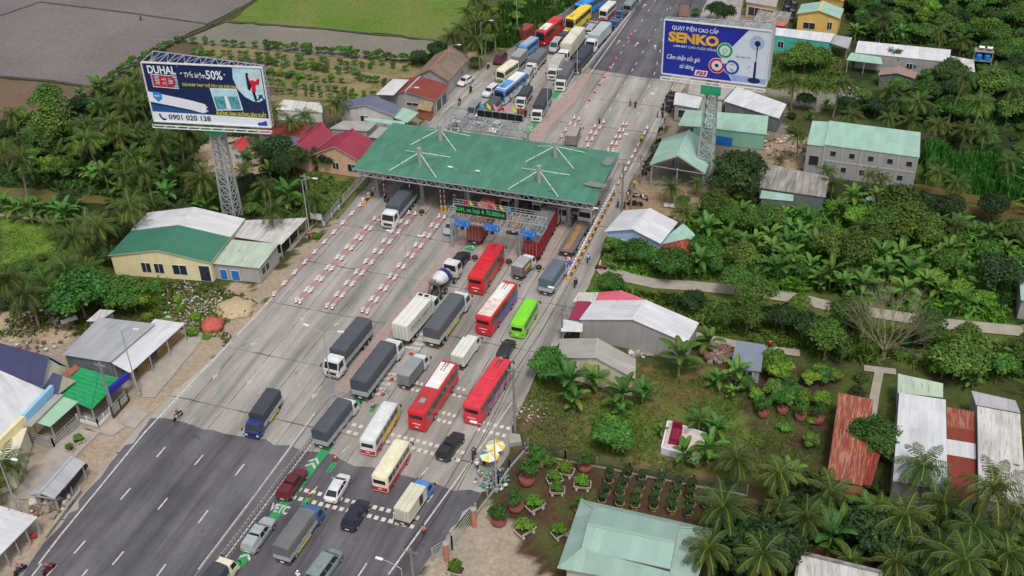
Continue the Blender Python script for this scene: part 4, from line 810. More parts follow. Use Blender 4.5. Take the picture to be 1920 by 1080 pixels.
# ================================================================ TOLL CANOPY
CG = roofm('canopy_green_roof', S(74, 128, 104), stripe=3, streak=.4, var=.13, rough=.5)
ctr = G(912, 300, 0); ZC = 6.9
t_ = thing('toll_canopy', 'huge flat green toll plaza canopy on grey columns', 'canopy', (ctr.x, ctr.y, 0)); MARKS.append(('the toll canopy', ctr.to_2d()))
c4 = [G(661, 318, ZC), G(1114, 385, ZC), G(1162, 288, ZC), G(738, 232, ZC)]; c4 = rect4(c4); T = Vector((0, 0, .25))
rb = B(); mid = Vector((0, 0, 0)); a, b_, c, d = c4; m1, m2 = (a+d)/2+Vector((0, 0, .5)), (b_+c)/2+Vector((0, 0, .5))
slope(rb, a, b_, m2, m1, .2); slope(rb, c, d, m1, m2, .2); rb.poly([a, m1, d]); rb.poly([b_, c, m2]); CANROOF = rb.obj('roof', [CG, mat('canopy_soffit', (.30, .31, .31), .8), STEEL], t_, world=True)
for px, py, rx, ry in ((1140, 306, .9, 1.6), (1116, 350, 1.9, .9), (1030, 358, .3, .3)):
    q = G(px, py, ZC+.34); q.z = ZC+.46+(.5-abs(q.y-(a.y+d.y)/2)/((d.y-a.y)/2)*.5); sb = B(); sb.poly([q+Vector((rx*math.cos(k*.52)*(1+.2*math.sin(k*2)), ry*math.sin(k*.52), -.0)) for k in range(12)]); sb.obj('rust_patch', mat('roof_stain', S(118, 124, 112), .8, .2, 1.5), CANROOF, world=True)
tr = B(); H_ = 1.0
def space_truss(bb, P, Q, n_, h, w=.09):
    dz = Vector((0, 0, h)); bb.bar(P, Q, w*1.4); bb.bar(P-dz, Q-dz, w*1.4)
    for k in range(n_):
        a = P.lerp(Q, k/n_); c = P.lerp(Q, (k+1)/n_); m_ = (a+c)/2-dz; bb.bar(a, m_, w); bb.bar(m_, c, w)
nx_ = 13
for f in (0.01, .25, .5, .75, .99): space_truss(tr, a.lerp(d, f)-Vector((0, 0, .08)), b_.lerp(c, f)-Vector((0, 0, .08)), 26, .9)
for k in range(nx_+1): f = .005+.99*k/nx_; space_truss(tr, a.lerp(b_, f)-Vector((0, 0, .1)), d.lerp(c, f)-Vector((0, 0, .1)), 10, .9, .08)
tr.obj('roof_truss', STEEL, t_, world=True)
cb = [(793, 379), (1066, 421)]; P0, P1 = G(*cb[0]), G(*cb[1])
COLX = [P0.x-8.4, P0.x, P0.x+8.6, P0.x+17.2, P1.x, P1.x+0]
colm = mat('column_grey', S(150, 152, 152), .6, .1, .5)
yF = (P0.y+P1.y)/2; yB = yF+9.5; cps = []
for i, x in enumerate(sorted(set([round(P0.x-8.6, 1), round(P0.x, 1), round(P0.x+8.7, 1), round(P0.x+17.4, 1), round(P1.x, 1)]))):
    for y in (yF, yB):
        cb_ = B(); cb_.tube((x, y, 0), (x, y, ZC-.4), .38, .38, 14); cb_.box((x, y, .4), (1.1, 1.1, .8)); cb_.obj('column', colm, t_, world=True)
for i, (bx, by, tx, ty) in enumerate(((826, 263, 826, 236), (1041, 295, 1041, 265), (788, 307, 786, 273), (1011, 341, 1009, 305))):
    p = G(bx, by, ZC+.5); mb = B(); mb.tube(p-Vector((0, 0, .6)), p+Vector((0, 0, 3.0)), .42, .42, 12); ms = mb.obj('mast', colm, t_, world=True)
    for sx, sy in ((-1, -1), (1, -1), (-1, 1), (1, 1)):
        e = p+Vector((sx*4.3, sy*3.4, 0)); zr = ZC+.25+.5*(1-abs(e.y-(a.y+d.y)/2)/((d.y-a.y)/2)); e.z = zr
        sb = B(); q = p+Vector((0, 0, 2.2)); sb.bar(q, q.lerp(e, .62), .1); sb.bar(q.lerp(e, .66), e, .1); sb.obj('stay', WHITEP, ms, world=True)
# toll islands, booths, boom gates
ISM = mat('island_paving', S(158, 142, 134), .9, .12, 1); YEL = mat('safety_yellow', S(214, 160, 30), .6, .15); HAZ = mat('hazard_black', (.03, .03, .03), .6)
ORG = mat('orange_vest', S(236, 110, 30), .7)
def island(x, y0, y1, w=1.7, label='', booth=True, nose=True):
    c = Vector((x, (y0+y1)/2, 0)); t = thing('toll_island', label, 'traffic island', tuple(c), 0, 'toll islands of the plaza')
    s_ = B(); n_ = 6; ring = []
    for k in range(n_+1): an = math.pi*k/n_; ring.append((x-math.cos(an)*w/2, y1+math.sin(an)*w/2*1.6))
    for k in range(n_+1): an = math.pi*k/n_; ring.append((x+math.cos(an)*w/2, y0-math.sin(an)*w/2*1.6))
    s_.poly([(p[0], p[1], .22) for p in ring][::-1], 0)
    for k in range(len(ring)): p, q = ring[k], ring[(k+1) % len(ring)]; s_.poly([(p[0], p[1], .22), (q[0], q[1], .22), (q[0], q[1], 0), (p[0], p[1], 0)], 0 if abs(p[1]-q[1]) > 3 else 1+(k % 2))
    s_.obj('kerb', [ISM, YEL, HAZ], t, world=True)
    if nose:
        nb = B(); nb.ball((x, y0-.5, .2), .55, 0, 10, 5, 1.2, True); nb.obj('crash_cushion', HAZ, t, world=True)
    if booth:
        q = thing('toll_booth', label.replace('toll island', 'toll booth on the island'), 'booth', (x, (y0+y1)/2+1, .22), 0, 'toll booths under the canopy')
        bb = B(); bb.box((0, 0, .55), (1.5, 2.8, 1.1)); bb.box((0, 0, 2.5), (1.7, 3.1, .18)); [bb.box((sx*.7, sy*1.35, 1.7), (.08, .08, 1.5)) for sx in (-1, 1) for sy in (-1, 0, 1)]; bb.obj('cabin', WHITEP, q)
        gb = B(); gb.box((0, 0, 1.72), (1.42, 2.7, 1.3)); gb.obj('glazing', GLASS, q)
    return t
cx = sorted([P0.x-8.6, P0.x, P0.x+8.7, P0.x+17.4, P1.x]); yy0, yy1 = yF-4, yB+6
XS = {}
RX = [G(895, 480).x, G(955, 490).x, G(1010, 495).x]
island(G(895, 480).x, G(895, 484).y, yy1, 1.5, 'toll island running under the canopy left of the rear red coach')
island(G(956, 491).x, G(956, 491).y, yy1, 1.5, 'toll island between the rear red coach and the maroon container')
island(G(1012, 502).x, G(1012, 502).y, yy1, 1.6, 'toll island between the maroon container and the rusty flatbed')
island(G(793, 398).x, G(793, 398).y, yy1, 1.6, 'toll island right of the white cab tarp truck')
island(G(850, 410).x, G(846, 408).y, yy1, 1.6, 'toll island behind the left post of the sign gantry')
island(G(728, 380).x-.3, G(728, 376).y, yy1, 1.3, 'toll island left of the white cab tarp truck')
# sign gantries
def truss_box(bb, P, Q, dv, h, n_, w=.11):
    "box truss between P and Q with depth vector dv and height h"
    dz = Vector((0, 0, h)); C4 = [(P, Q), (P+dv, Q+dv), (P+dz, Q+dz), (P+dv+dz, Q+dv+dz)]
    for a, b_ in C4: bb.bar(a, b_, w*1.5)
    for k in range(n_+1):
        q = [a.lerp(b_, k/n_) for a, b_ in C4]; bb.bar(q[0], q[2], w); bb.bar(q[1], q[3], w); bb.bar(q[0], q[1], w); bb.bar(q[2], q[3], w)
        if k < n_:
            r = [a.lerp(b_, (k+1)/n_) for a, b_ in C4]
            for i, j in ((0, 2), (1, 3), (2, 3)): bb.bar(q[i], r[j], w*.8) if k % 2 else bb.bar(q[j], r[i], w*.8)
def rail(bb, P, Q, h, n_, w=.08):
    for z in (h*.5, h): bb.bar(P+Vector((0, 0, z)), Q+Vector((0, 0, z)), w)
    for k in range(n_+1): p = P.lerp(Q, k/n_); bb.bar(p, p+Vector((0, 0, h)), w)
SIGB = mat('sign_blue', S(24, 120, 214), .4, .05); LEDB = mat('led_panel_black', (.012, .014, .014), .4); LEDG = emat('led_green', (.04, .62, .12), .8)
FL = {n_: mat('flag_'+n_, c, .7, .1, 2) for n_, c in dict(red=S(220, 24, 36), yellow=S(226, 226, 60), pink=S(246, 150, 170), cyan=S(70, 180, 226)).items()}
def flag(p, colr, label, group):
    q = thing('flag', label, 'flag', tuple(p), 0, group); bb = B(); bb.tube((0, 0, 0), (0, 0, 1.6), .03, .03, 6); bb.obj('pole', STEEL, q)
    fb = B(); pts = [[(.1+.12*k, .08*math.sin(k*1.2+j), 1.55-j*.4-.1*k) for j in range(3)] for k in range(7)]
    fb.loft([[(x, y, z) for x, y, z in r] for r in pts], 0, False, False); fb.loft([[(x, y+.01, z) for x, y, z in r[::-1]] for r in pts], 0, False, False); fb.obj('cloth', FL[colr], q); return q
L1, L2 = G(848, 465), G(974, 487); yG = (L1.y+L2.y)/2; zG = 5.4
PL = Vector((G(840, 414, zG).x, yG, zG)); PR = Vector((G(1016, 430, zG).x+.6, yG, zG)); dv = Vector((0, 2.4, 0))
g_ = thing('sign_gantry', 'grey lattice gantry with green LED board and three blue signs', 'gantry', (L1.x, yG, 0)); MARKS.append(('the sign gantry', Vector((L2.x, yG))))
bb = B(); truss_box(bb, PL, PR, dv, 1.7, 22, .075); rail(bb, PL+Vector((0, 0, 1.7)), PR+Vector((0, 0, 1.7)), .9, 18, .055); rail(bb, PL+dv+Vector((0, 0, 1.7)), PR+dv+Vector((0, 0, 1.7)), .9, 18, .055); rail(bb, PL-Vector((0, .8, .1)), PR-Vector((0, .8, .1)), .8, 18, .045); bb.obj('lattice_beam', STEEL, g_, world=True)
for x in (L1.x, L2.x):
    for dy in (.2, 2.2):
        pb_ = B(); pb_.tube((x, yG+dy, 0), (x, yG+dy, zG+.1), .24, .2, 10); pb_.obj('leg', colm, g_, world=True)
    pb_ = B()
    for k in range(6): z = .8*k+.4; pb_.bar((x, yG+.2, z), (x, yG+2.2, z+.8), .08)
    pb_.obj('leg_bracing', colm, g_, world=True)
pz = zG+2.1; pa = Vector((PL.x+1.6, yG-.45, pz)); wL = (PR.x-PL.x)*.53
lb = B(); lb.box((pa.x+wL/2, pa.y, pz+.55), (wL, .25, 1.35)); led = lb.obj('led_board', LEDB, g_, world=True)
textobj('led_lettering', 'lượt, xe loại 4: 70.000/vé', pa+Vector((.1, -.125, .08)), (1, 0, 0), (0, 0, 1), wL-.3, 1.0, LEDG, led, bold=.0)
for i, f in enumerate((.1, .42, .8)):
    x = PL.x+(PR.x-PL.x)*f; sb = B(); sb.box((x+1.1, yG-.95, zG+.35), (2.5, .08, 1.2)); sg = sb.obj('blue_sign', SIGB, g_, world=True)
    for j, (s_, ww) in enumerate((('XE CÓ VÉ ĐẶT TRƯỚC', 1.7), ('1 vé', .6), ('ETC 24h', 1.1))): textobj('sign_lettering', s_, (x-.05, yG-.995, zG+.62-j*.32), (1, 0, 0), (0, 0, 1), ww, .22, WP, sg, bold=.01)
    ab = B(); ab.poly([(x+1.95, yG-1.0, zG+.05), (x+2.05, yG-1.0, zG+.05), (x+2.05, yG-1.0, zG+.7), (x+1.95, yG-1.0, zG+.7)]); ab.obj('arrow_mark', WP, sg, world=True)
    cb_ = B(); cb_.box((x+1.1, yG-.9, zG-.55), (.6, .3, .5)); cb_.obj('signal_head', BLACK, g_, world=True)
for i, (f, c_) in enumerate(((.16, 'red'), (.22, 'yellow'), (.31, 'pink'), (.42, 'red'), (.475, 'pink'), (.545, 'yellow'), (.63, 'cyan'))):
    flag(Vector((PL.x+(PR.x-PL.x)*f-.6, yG+2.0, zG+1.75)), c_, ['small red flag at the left end of the front gantry', 'small yellow flag left of the pink one on the front gantry', 'pale pink flag on the left half of the front gantry', 'larger red flag above the middle of the LED board', 'salmon pink flag right of the large red flag', 'yellow green flag right of the salmon flag on the front gantry', 'sky blue flag at the right end of the front gantry flags'][i], 'flags on the front gantry').scale = (.7, .7, .75)
# far gantry behind the canopy
zF = 6.3; Pa, Pb = G(838, 236, zF), G(978, 262, zF); yH = (Pa.y+Pb.y)/2; Pa = Vector((Pa.x, yH, zF)); Pb = Vector((Pb.x+1, yH, zF))
g2 = thing('rear_sign_gantry', 'grey lattice gantry seen from behind beyond the green canopy', 'gantry', (Pa.x, yH, 0)); MARKS.append(('the rear gantry', Vector(((Pa.x+Pb.x)/2, yH))))
bb = B(); truss_box(bb, Pa, Pb, Vector((0, 2.6, 0)), 1.7, 16, .09); rail(bb, Pa+Vector((0, -.6, 0)), Pb+Vector((0, -.6, 0)), 1.2, 14, .07); rail(bb, Pa+Vector((0, 0, 1.7)), Pb+Vector((0, 0, 1.7)), 1.0, 14, .07); bb.obj('lattice_beam', STEEL, g2, world=True)
for x in (Pa.x+.5, Pb.x-.8):
    for dy in (.2, 2.4): pb_ = B(); pb_.tube((x, yH+dy, 0), (x, yH+dy, zF), .24, .22, 10); pb_.obj('leg', colm, g2, world=True)
lb = B(); wB = (Pb.x-Pa.x)*.55
for k in range(6): lb.box((Pa.x+(Pb.x-Pa.x)*.33+wB/6*(k+.5), yH+2.9, zF+2.3), (wB/6-.18, .3, 1.25))
lb.obj('led_board_back', LEDB, g2, world=True); lb = B(); lb.box((Pa.x+(Pb.x-Pa.x)*.33+wB/2, yH+3.05, zF+2.3), (wB+.2, .12, 1.45)); lb.obj('board_frame', colm, g2, world=True)
for i, (f, c_) in enumerate(((.36, 'cyan'), (.44, 'yellow'), (.52, 'pink'), (.6, 'red'), (.68, 'pink'), (.75, 'yellow'), (.84, 'red'))):
    flag(Vector((Pa.x+(Pb.x-Pa.x)*f, yH+3.1, zF+2.9)), c_, 'small '+['sky blue', 'yellow', 'pink', 'red', 'pale pink', 'lime yellow', 'red'][i]+' flag on the rear gantry, '+['leftmost', 'second from left', 'third from left', 'fourth from left', 'third from right', 'second from right', 'rightmost'][i], 'flags on the rear gantry')
# ================================================================ BILLBOARDS
def billboard(label, A, Bq, z0, z1_, base, thick_dir, depthL, depthR, bgm, name='billboard'):
    A = Vector(A); Bq = Vector(Bq); b0 = G(*base); t = thing(name, label, 'billboard', (b0.x, b0.y, 0))
    ux = Vector((Bq.x-A.x, Bq.y-A.y, 0)); Wd = ux.length; ux.normalize(); nn = ux.cross(Vector((0, 0, 1))); bk = -nn
    pan = B(); p = Vector((A.x, A.y, z0)); q = Vector((Bq.x, Bq.y, z0)); h = Vector((0, 0, z1_-z0)); dd = bk*.25
    pan.hexa([p, q, q+dd, p+dd], [p+h, q+h, q+dd+h, p+dd+h]); face = pan.obj('front_panel', bgm, t, world=True)
    p2, q2 = p+bk*depthL, q+bk*depthR; pan = B(); pan.hexa([p2, q2, q2+dd, p2+dd], [p2+h, q2+h, q2+dd+h, p2+dd+h]); pan.obj('rear_panel', mat('rear_banner_'+str(int(z0)), S(60, 70, 130) if z0 < 20 else S(190, 192, 190), .6, .3, .5), t, world=True)
    fr = B(); n_ = 14
    for e, w_ in ((h, .14), (h*0, .16)):
        for k in range(n_+1):
            a, c = (p+dd).lerp(q+dd, k/n_)+e, p2.lerp(q2, k/n_)+e; fr.bar(a, c, w_*.8)
            if k < n_: a2 = (p+dd).lerp(q+dd, (k+1)/n_)+e; c2 = p2.lerp(q2, (k+1)/n_)+e; fr.bar(a, c2, w_*.6) if k % 2 else fr.bar(c, a2, w_*.6)
        fr.bar(p+dd+e, q+dd+e, w_); fr.bar(p2+e, q2+e, w_)
    for k in range(12):
        z = (z1_-z0)*k/12; e = Vector((0, 0, z)); fr.bar(q+dd+e, q2+e, .16); fr.bar(p+dd+e, p2+e, .12)
    fr.bar(q+dd, q+dd+h, .18); fr.bar(q2, q2+h, .18)
    fr.obj('frame', STEEL, t, world=True)
    cw = B(); e = Vector((0, 0, -.7)); o_ = nn*.9
    cw.bar(p+o_+e, q+o_+e, .12); cw.bar(p+e, q+e, .14)
    for k in range(11): a = p.lerp(q, k/10); cw.bar(a+e, a+o_+e, .1); cw.bar(a+o_+e, a+o_+e+Vector((0, 0, .6)), .07)
    cw.bar(p+o_+Vector((0, 0, -.15)), q+o_+Vector((0, 0, -.15)), .06); cw.obj('service_walkway', WHITEP, t, world=True)
    fm = B(); r = .14
    for a, c in ((p, q), (p+h, q+h), (p, p+h), (q, q+h)): fm.bar(a+nn*.03, c+nn*.03, .2)
    fm.obj('panel_edge', WHITEP, t, world=True)
    return t, face, p, ux, Wd, z1_-z0, nn, b0
def lattice(t, b0, top, w0, w1, rz=0, name='tower_mast'):
    bb = B(); n_ = 11; cs = [(math.cos(rz+a), math.sin(rz+a)) for a in (.785, 2.356, 3.927, 5.498)]
    def pt(k, f): w = w0+(w1-w0)*f; return Vector((b0.x+cs[k][0]*w*.707, b0.y+cs[k][1]*w*.707, top*f))
    for k in range(4): lg = B(); lg.bar(pt(k, 0), pt(k, 1), .3); lg.obj('tower_leg', STEEL, t, world=True)
    for i in range(n_):
        for k in range(4):
            l = (k+1) % 4; f0, f1 = i/n_, (i+1)/n_; bb.bar(pt(k, f0), pt(l, f1), .1); bb.bar(pt(l, f0), pt(k, f1), .1); bb.bar(pt(k, f1), pt(l, f1), .11)
    bb.obj('tower_bracing', STEEL, t, world=True)
    lad = B(); 
    for sx in (-.2, .2): lad.bar((b0.x+sx, b0.y-.4, 0), (b0.x+sx, b0.y-.4, top), .07)
    for k in range(int(top/.6)): lad.bar((b0.x-.2, b0.y-.4, k*.6), (b0.x+.2, b0.y-.4, k*.6), .05)
    lad.obj('ladder', STEEL, t, world=True)
    pl = B(); pl.box((b0.x, b0.y-w1*.6, top-1.4), (3.4, .12, 1.7)); pl.obj('green_plate', mat('plate_green', S(52, 168, 118), .5), t, world=True)
def shape(bb, face, p, ux, nn, Wd, Hh, pts, off, mi=0):
    bb.poly([p+ux*(u*Wd)+Vector((0, 0, v*Hh))+nn*off for u, v in pts], mi)
NAVY = mat('banner_navy', S(26, 40, 84), .5, .04, .2); BW = mat('banner_white', S(222, 226, 234), .5, .03); BYEL = mat('banner_yellow', S(240, 226, 40), .5); BRED = mat('banner_red', S(200, 24, 60), .5); BLK = mat('banner_black', S(22, 26, 40), .5)
BBLU = mat('banner_mid_blue', S(34, 84, 142), .5); SKYB = mat('banner_sky', S(176, 212, 224), .5); BTEAL = mat('banner_teal', S(84, 150, 160), .5, .5, 1.5); SKIN_P = mat('banner_skin', S(226, 184, 164), .5); ROYAL = mat('banner_royal', S(32, 46, 150), .5, .03); GOLD = mat('banner_gold', S(226, 172, 52), .5)
BGRN = mat('banner_green', S(30, 158, 66), .5); BPALE = mat('banner_pale', S(206, 212, 226), .5, .04); LOGOB = mat('banner_logo_blue', S(30, 76, 170), .5); PERI = mat('banner_periwinkle', S(150, 170, 216), .5)
t, face, p, ux, Wd, Hh, nn, b0 = billboard('left billboard, navy lighting advert on a tall lattice tower', (-110.5, 136.6), (-90.8, 139.9), 19, 29.2, (438, 408), 1, 4.5, .9, NAVY)
MARKS.append(('the left billboard tower', b0.to_2d())); lattice(t, b0, 18.5, 2.3, 1.5)
def txt(s, u, v, w, h, m, nm='lettering', bold=.02, sh=0, off=.035): return textobj(nm, s, p+ux*(u*Wd)+Vector((0, 0, v*Hh)), ux, (0, 0, 1), w*Wd, h*Hh, m, face, bold, sh, off)
def poly(pts, m, off=.01, nm='artwork'): bb = B(); shape(bb, face, p, ux, nn, Wd, Hh, pts, off); return bb.obj(nm, m, face, world=True)
def circ(u, v, r, n_=28, a0=0, a1=6.2832): return [(u+r*math.cos(a0+(a1-a0)*k/n_), v+r*Wd/Hh*math.sin(a0+(a1-a0)*k/n_)) for k in range(n_+(0 if a1-a0 > 6.28 else 1))]
poly([(0, 0), (1, 0), (1, .15), (0, .17)], BW, nm='white_band'); poly([(0, .3), (.48, .17), (1, .15), (0, .17)], BBLU, .012); poly([(0, .3), (0, .17), (.48, .172)], BBLU, .014)
poly([(0, .515), (.34, .4), (.46, .345), (.475, .325), (.47, .2), (.44, .185), (.33, .235), (0, .34)], BW, .018, 'tube_lamp_artwork'); poly([(.42, .352), (.428, .35), (.425, .2), (.417, .202)], BPALE, .024, 'tube_cap'); [poly([(.474, v), (.486, v-.005), (.486, v-.025), (.474, v-.02)], BW, .02, 'tube_pin') for v in (.3, .24)]; poly([(.04, .52), (.115, .5), (.115, .4), (.075, .34), (.04, .41)], mat('banner_badge_blue', S(40, 130, 200), .5), .022, 'badge'); txt('MỚI', .05, .43, .05, .04, BW, off=.04)
txt('DUHAL', .04, .82, .235, .135, BW, bold=.03); txt('®', .292, .95, .008, .02, BW, bold=0)
for k in range(9): poly([(.055, .595+.026*k), (.275, .58+.026*k), (.275, .592+.026*k), (.055, .607+.026*k)], BW, .012, 'stripe')
txt('LED', .068, .61, .19, .18, BRED, bold=.035, off=.05)
txt('“ Tiết kiệm', .31, .76, .21, .13, BW, bold=.012, sh=.2); txt('50%', .525, .765, .135, .15, BW, bold=.02); txt('”', .675, .84, .012, .03, BW)
poly([(.755, .99), (.985, .99), (.985, .48), (.93, .42), (.88, .43), (.82, .5), (.77, .62), (.745, .8)], SKYB, .012, 'round_picture'); txt('GIẢI PHÁP THAY THẾ ĐÈN LED CHO NHÀ MÁY', .31, .635, .52, .075, BYEL, bold=.0)
poly([(.855, .9), (.875, .9), (.888, .82), (.895, .7), (.87, .6), (.853, .64)], BLK, .02, 'hair_artwork'); poly([(.872, .86), (.89, .87), (.893, .78), (.88, .76)], SKIN_P, .024, 'face_artwork'); poly([(.875, .77), (.9, .79), (.93, .77), (.95, .82), (.965, .8), (.955, .72), (.925, .7), (.92, .6), (.9, .55), (.885, .6), (.89, .7)], BRED, .026, 'red_dress_artwork'); poly([(.885, .6), (.91, .58), (.92, .44), (.9, .43)], BLK, .03, 'trousers_artwork')
poly([(.925, .8), (.935, .9), (.928, .93), (.918, .8)], SKIN_P, .024, 'arm_artwork'); poly([(.955, .8), (.968, .87), (.96, .9), (.945, .82)], SKIN_P, .024, 'arm_artwork'); poly([(.93, .54), (.97, .55), (.965, .52), (.985, .46), (.97, .46), (.955, .5), (.93, .45), (.92, .46), (.94, .52)], NAVY, .024, 'stool_artwork')
poly([(.535, .62), (.76, .63), (.785, .27), (.56, .24)], BW, .02, 'photo_border'); poly([(.545, .6), (.752, .61), (.775, .285), (.567, .26)], BTEAL, .03, 'factory_photo'); poly([(.545, .6), (.752, .61), (.757, .5), (.55, .48)], SKYB, .035, 'factory_photo_ceiling'); poly([(.645, .5), (.67, .5), (.69, .28), (.65, .28)], BW, .04, 'factory_photo_aisle')
txt('KHÔNG ẢNH HƯỞNG SẢN XUẤT', .555, .165, .42, .1, BYEL, bold=.008, off=.05); txt('0901 020 138', .135, .045, .36, .09, BLK, bold=.02, off=.05)
poly([(.055, .135), (.068, .14), (.07, .105), (.08, .07), (.1, .055), (.115, .06), (.108, .03), (.085, .025), (.065, .06), (.055, .1)], BLK, .04, 'handset_symbol')
poly([(.885, .135), (.965, .14), (.97, .015), (.89, .01)], BW, .03, 'maker_logo'); poly([(.89, .07), (.92, .075), (.967, .11), (.97, .018), (.892, .014)], LOGOB, .035, 'maker_logo_wave')
t, face, p, ux, Wd, Hh, nn, b0 = billboard('right billboard, royal blue electric fan advert on a tall lattice tower', (-35.1, 174.6), (-17.6, 174.1), 20.2, 29.7, (1320, 342), 1, 1.0, 4.0, BPALE)
MARKS.append(('the right billboard tower', b0.to_2d())); lattice(t, b0, 19.6, 2.6, 1.6)
poly([(0, 0), (.685, 0), (.65, .1), (.56, .42), (.8, .99), (0, .99)], ROYAL, .01, 'blue_field'); poly([(.685, .0), (1, 0), (1, .12), (.66, .14)], PERI, .012, 'pale_floor')
txt('QUẠT ĐIỆN CAO CẤP', .075, .82, .44, .13, BW, bold=.015); txt('SENKO', .045, .61, .48, .19, GOLD, bold=.05); txt('LÀM MÁT CHO CUỘC SỐNG', .1, .515, .405, .075, BW, bold=.005)
txt('Cảm nhận sức gió', .04, .265, .32, .12, BW, bold=.01, sh=.25); txt('từ dòng', .17, .12, .14, .11, BW, bold=.01, sh=.25); poly([(.325, .145), (.445, .145), (.435, .04), (.315, .04)], BW, .02, 'model_plate'); txt('F23', .328, .055, .105, .075, BRED, bold=.06, sh=.3, off=.05)
for i, (cu, cv, m_) in enumerate(((.59, .56, BGRN), (.525, .27, BRED), (.665, .27, LOGOB))):
    poly(circ(cu, cv, .078), BW, .02+.004*i, 'ring_border'); poly(circ(cu, cv, .073), m_, .035+.004*i, 'ring'); poly(circ(cu, cv, .05), BPALE, .05+.004*i, 'ring_centre')
poly([(.56, .43), (.63, .43), (.62, .33), (.57, .33)], BPALE, .066, 'ring_join')
for k in range(8):
    an = k*.785; poly([(.59+.006*math.cos(an), .56+.011*math.sin(an)), (.59+.028*math.cos(an), .56+.05*math.sin(an)), (.59+.026*math.cos(an+.35), .56+.047*math.sin(an+.35))], BGRN, .07, 'fan_symbol')
txt('7', .578, .47, .012, .04, BLK, off=.075, bold=0); txt('76', .65, .2, .035, .05, BLK, off=.075, bold=0); poly([(.64, .31), (.67, .33), (.7, .3), (.67, .34)], BLK, .075, 'wave_symbol'); poly([(.505, .3), (.54, .3), (.54, .24), (.51, .25)], BLK, .075, 'motor_symbol')
txt('Điều khiển Từ Xa', .695, .46, .14, .045, BLK, bold=0, sh=.2, off=.02)
poly(circ(.88, .76, .066), mat('banner_grey', S(120, 134, 156), .5), .02, 'cage_rim'); poly(circ(.88, .76, .062), mat('banner_pale_blue', S(170, 190, 212), .5), .03, 'cage')
for k in range(7): an = k*.897; poly([(.88, .76), (.88+.055*math.cos(an), .76+.1*math.sin(an)), (.88+.055*math.cos(an+.5), .76+.1*math.sin(an+.5))], PERI, .035, 'blade')
poly(circ(.885, .75, .028), NAVY, .045, 'fan_motor'); poly([(.88, .75), (.892, .75), (.892, .5), (.884, .5)], NAVY, .045, 'fan_neck'); poly([(.884, .5), (.89, .5), (.89, .4), (.884, .4)], BBLU, .04, 'fan_tube'); poly([(.874, .42), (.894, .42), (.896, .08), (.872, .08)], NAVY, .045, 'fan_column'); poly([(.885+.06*math.cos(k*.2618), .075+.05*math.sin(k*.2618)) for k in range(24)], NAVY, .05, 'fan_base'); poly([(.8, .27), (.835, .3), (.84, .33), (.825, .33), (.79, .25)], PERI, .02, 'remote_artwork')
# ================================================================ VEHICLES (local +X is the front)
PNT = {}
def paint(name, rgb, r=.38): return mat('paint_'+name, tuple(c*.93+.012 for c in rgb), r, .13, .9, spec=.5, coat=.3)
P_WHITE = paint('white', S(216, 216, 214)); P_RED = paint('bus_red', S(206, 20, 34)); P_CORAL = paint('coral_red', S(214, 44, 62)); P_GREEN = paint('lime_green', S(124, 214, 34)); P_CREAM = paint('cream', S(228, 220, 190)); P_MAROON = paint('maroon', S(96, 16, 34)); P_BLACK = paint('black', S(28, 30, 36)); P_NAVY = paint('deep_blue', S(34, 48, 116)); P_BLUE = paint('cab_blue', S(44, 96, 150)); P_SKY = paint('cab_sky_blue', S(70, 130, 204)); P_SILV = paint('silver', S(164, 170, 170)); P_GREYG = paint('grey_green', S(124, 138, 138)); P_YEL = paint('bus_yellow', S(236, 202, 40)); P_BGRN = paint('bus_green', S(70, 150, 96)); P_LBL = paint('bus_light_blue', S(90, 146, 214)); P_BBL = paint('bus_bright_blue', S(46, 140, 222)); P_DGREY = paint('dark_grey', S(64, 66, 72)); P_INDIGO = paint('indigo_black', S(26, 28, 50))
TARP = mat('dark_tarpaulin', S(76, 80, 88), .7, .15, .6, bump=.03); TARPG = mat('grey_tarpaulin', S(104, 106, 106), .75, .15, .6, bump=.03); TARPB = mat('blue_grey_tarpaulin', S(92, 104, 116), .7, .12, .6, bump=.03); TARPD = mat('charcoal_tarpaulin', S(62, 66, 74), .7, .15, .6, bump=.03)
BODYM = mat('bare_metal_body', S(168, 172, 176), .5, .1, 1); BOXW = mat('white_box_body', S(214, 212, 204), .6, .07, .5); BOXS = mat('silver_box_body', S(142, 146, 150), .5, .1, .6); BOXC = mat('cream_box_body', S(204, 198, 176), .6, .1, .5); CHAS = mat('truck_chassis', (.05, .05, .055), .8)
CONT_R = mat('container_red', S(148, 36, 46), .6, .12, .4, stripe=5); CONT_B = mat('container_brown', S(140, 72, 62), .65, .12, .4, stripe=5); CONT_G = mat('container_top_grey', S(104, 104, 108), .7, .12, .4, stripe=5); CONT_L = mat('container_pale', S(176, 186, 188), .6, .1, .4, stripe=5)
BED = mat('flatbed_deck', S(112, 104, 100), .85, .25, .5, rust=0); BEDR = mat('flatbed_rust', S(164, 120, 80), .9, .3, .8); YST = mat('yellow_side_panel', S(220, 200, 70), .6)
PLATE = mat('number_plate', S(220, 220, 216), .5)
def chring(x, hw, z0, z1, ch=.12, cb=.06): return [(x, -hw+cb, z0), (x, hw-cb, z0), (x, hw, z0+cb), (x, hw, z1-ch), (x, hw-ch, z1), (x, -hw+ch, z1), (x, -hw, z1-ch), (x, -hw, z0+cb)]
_wc = {}
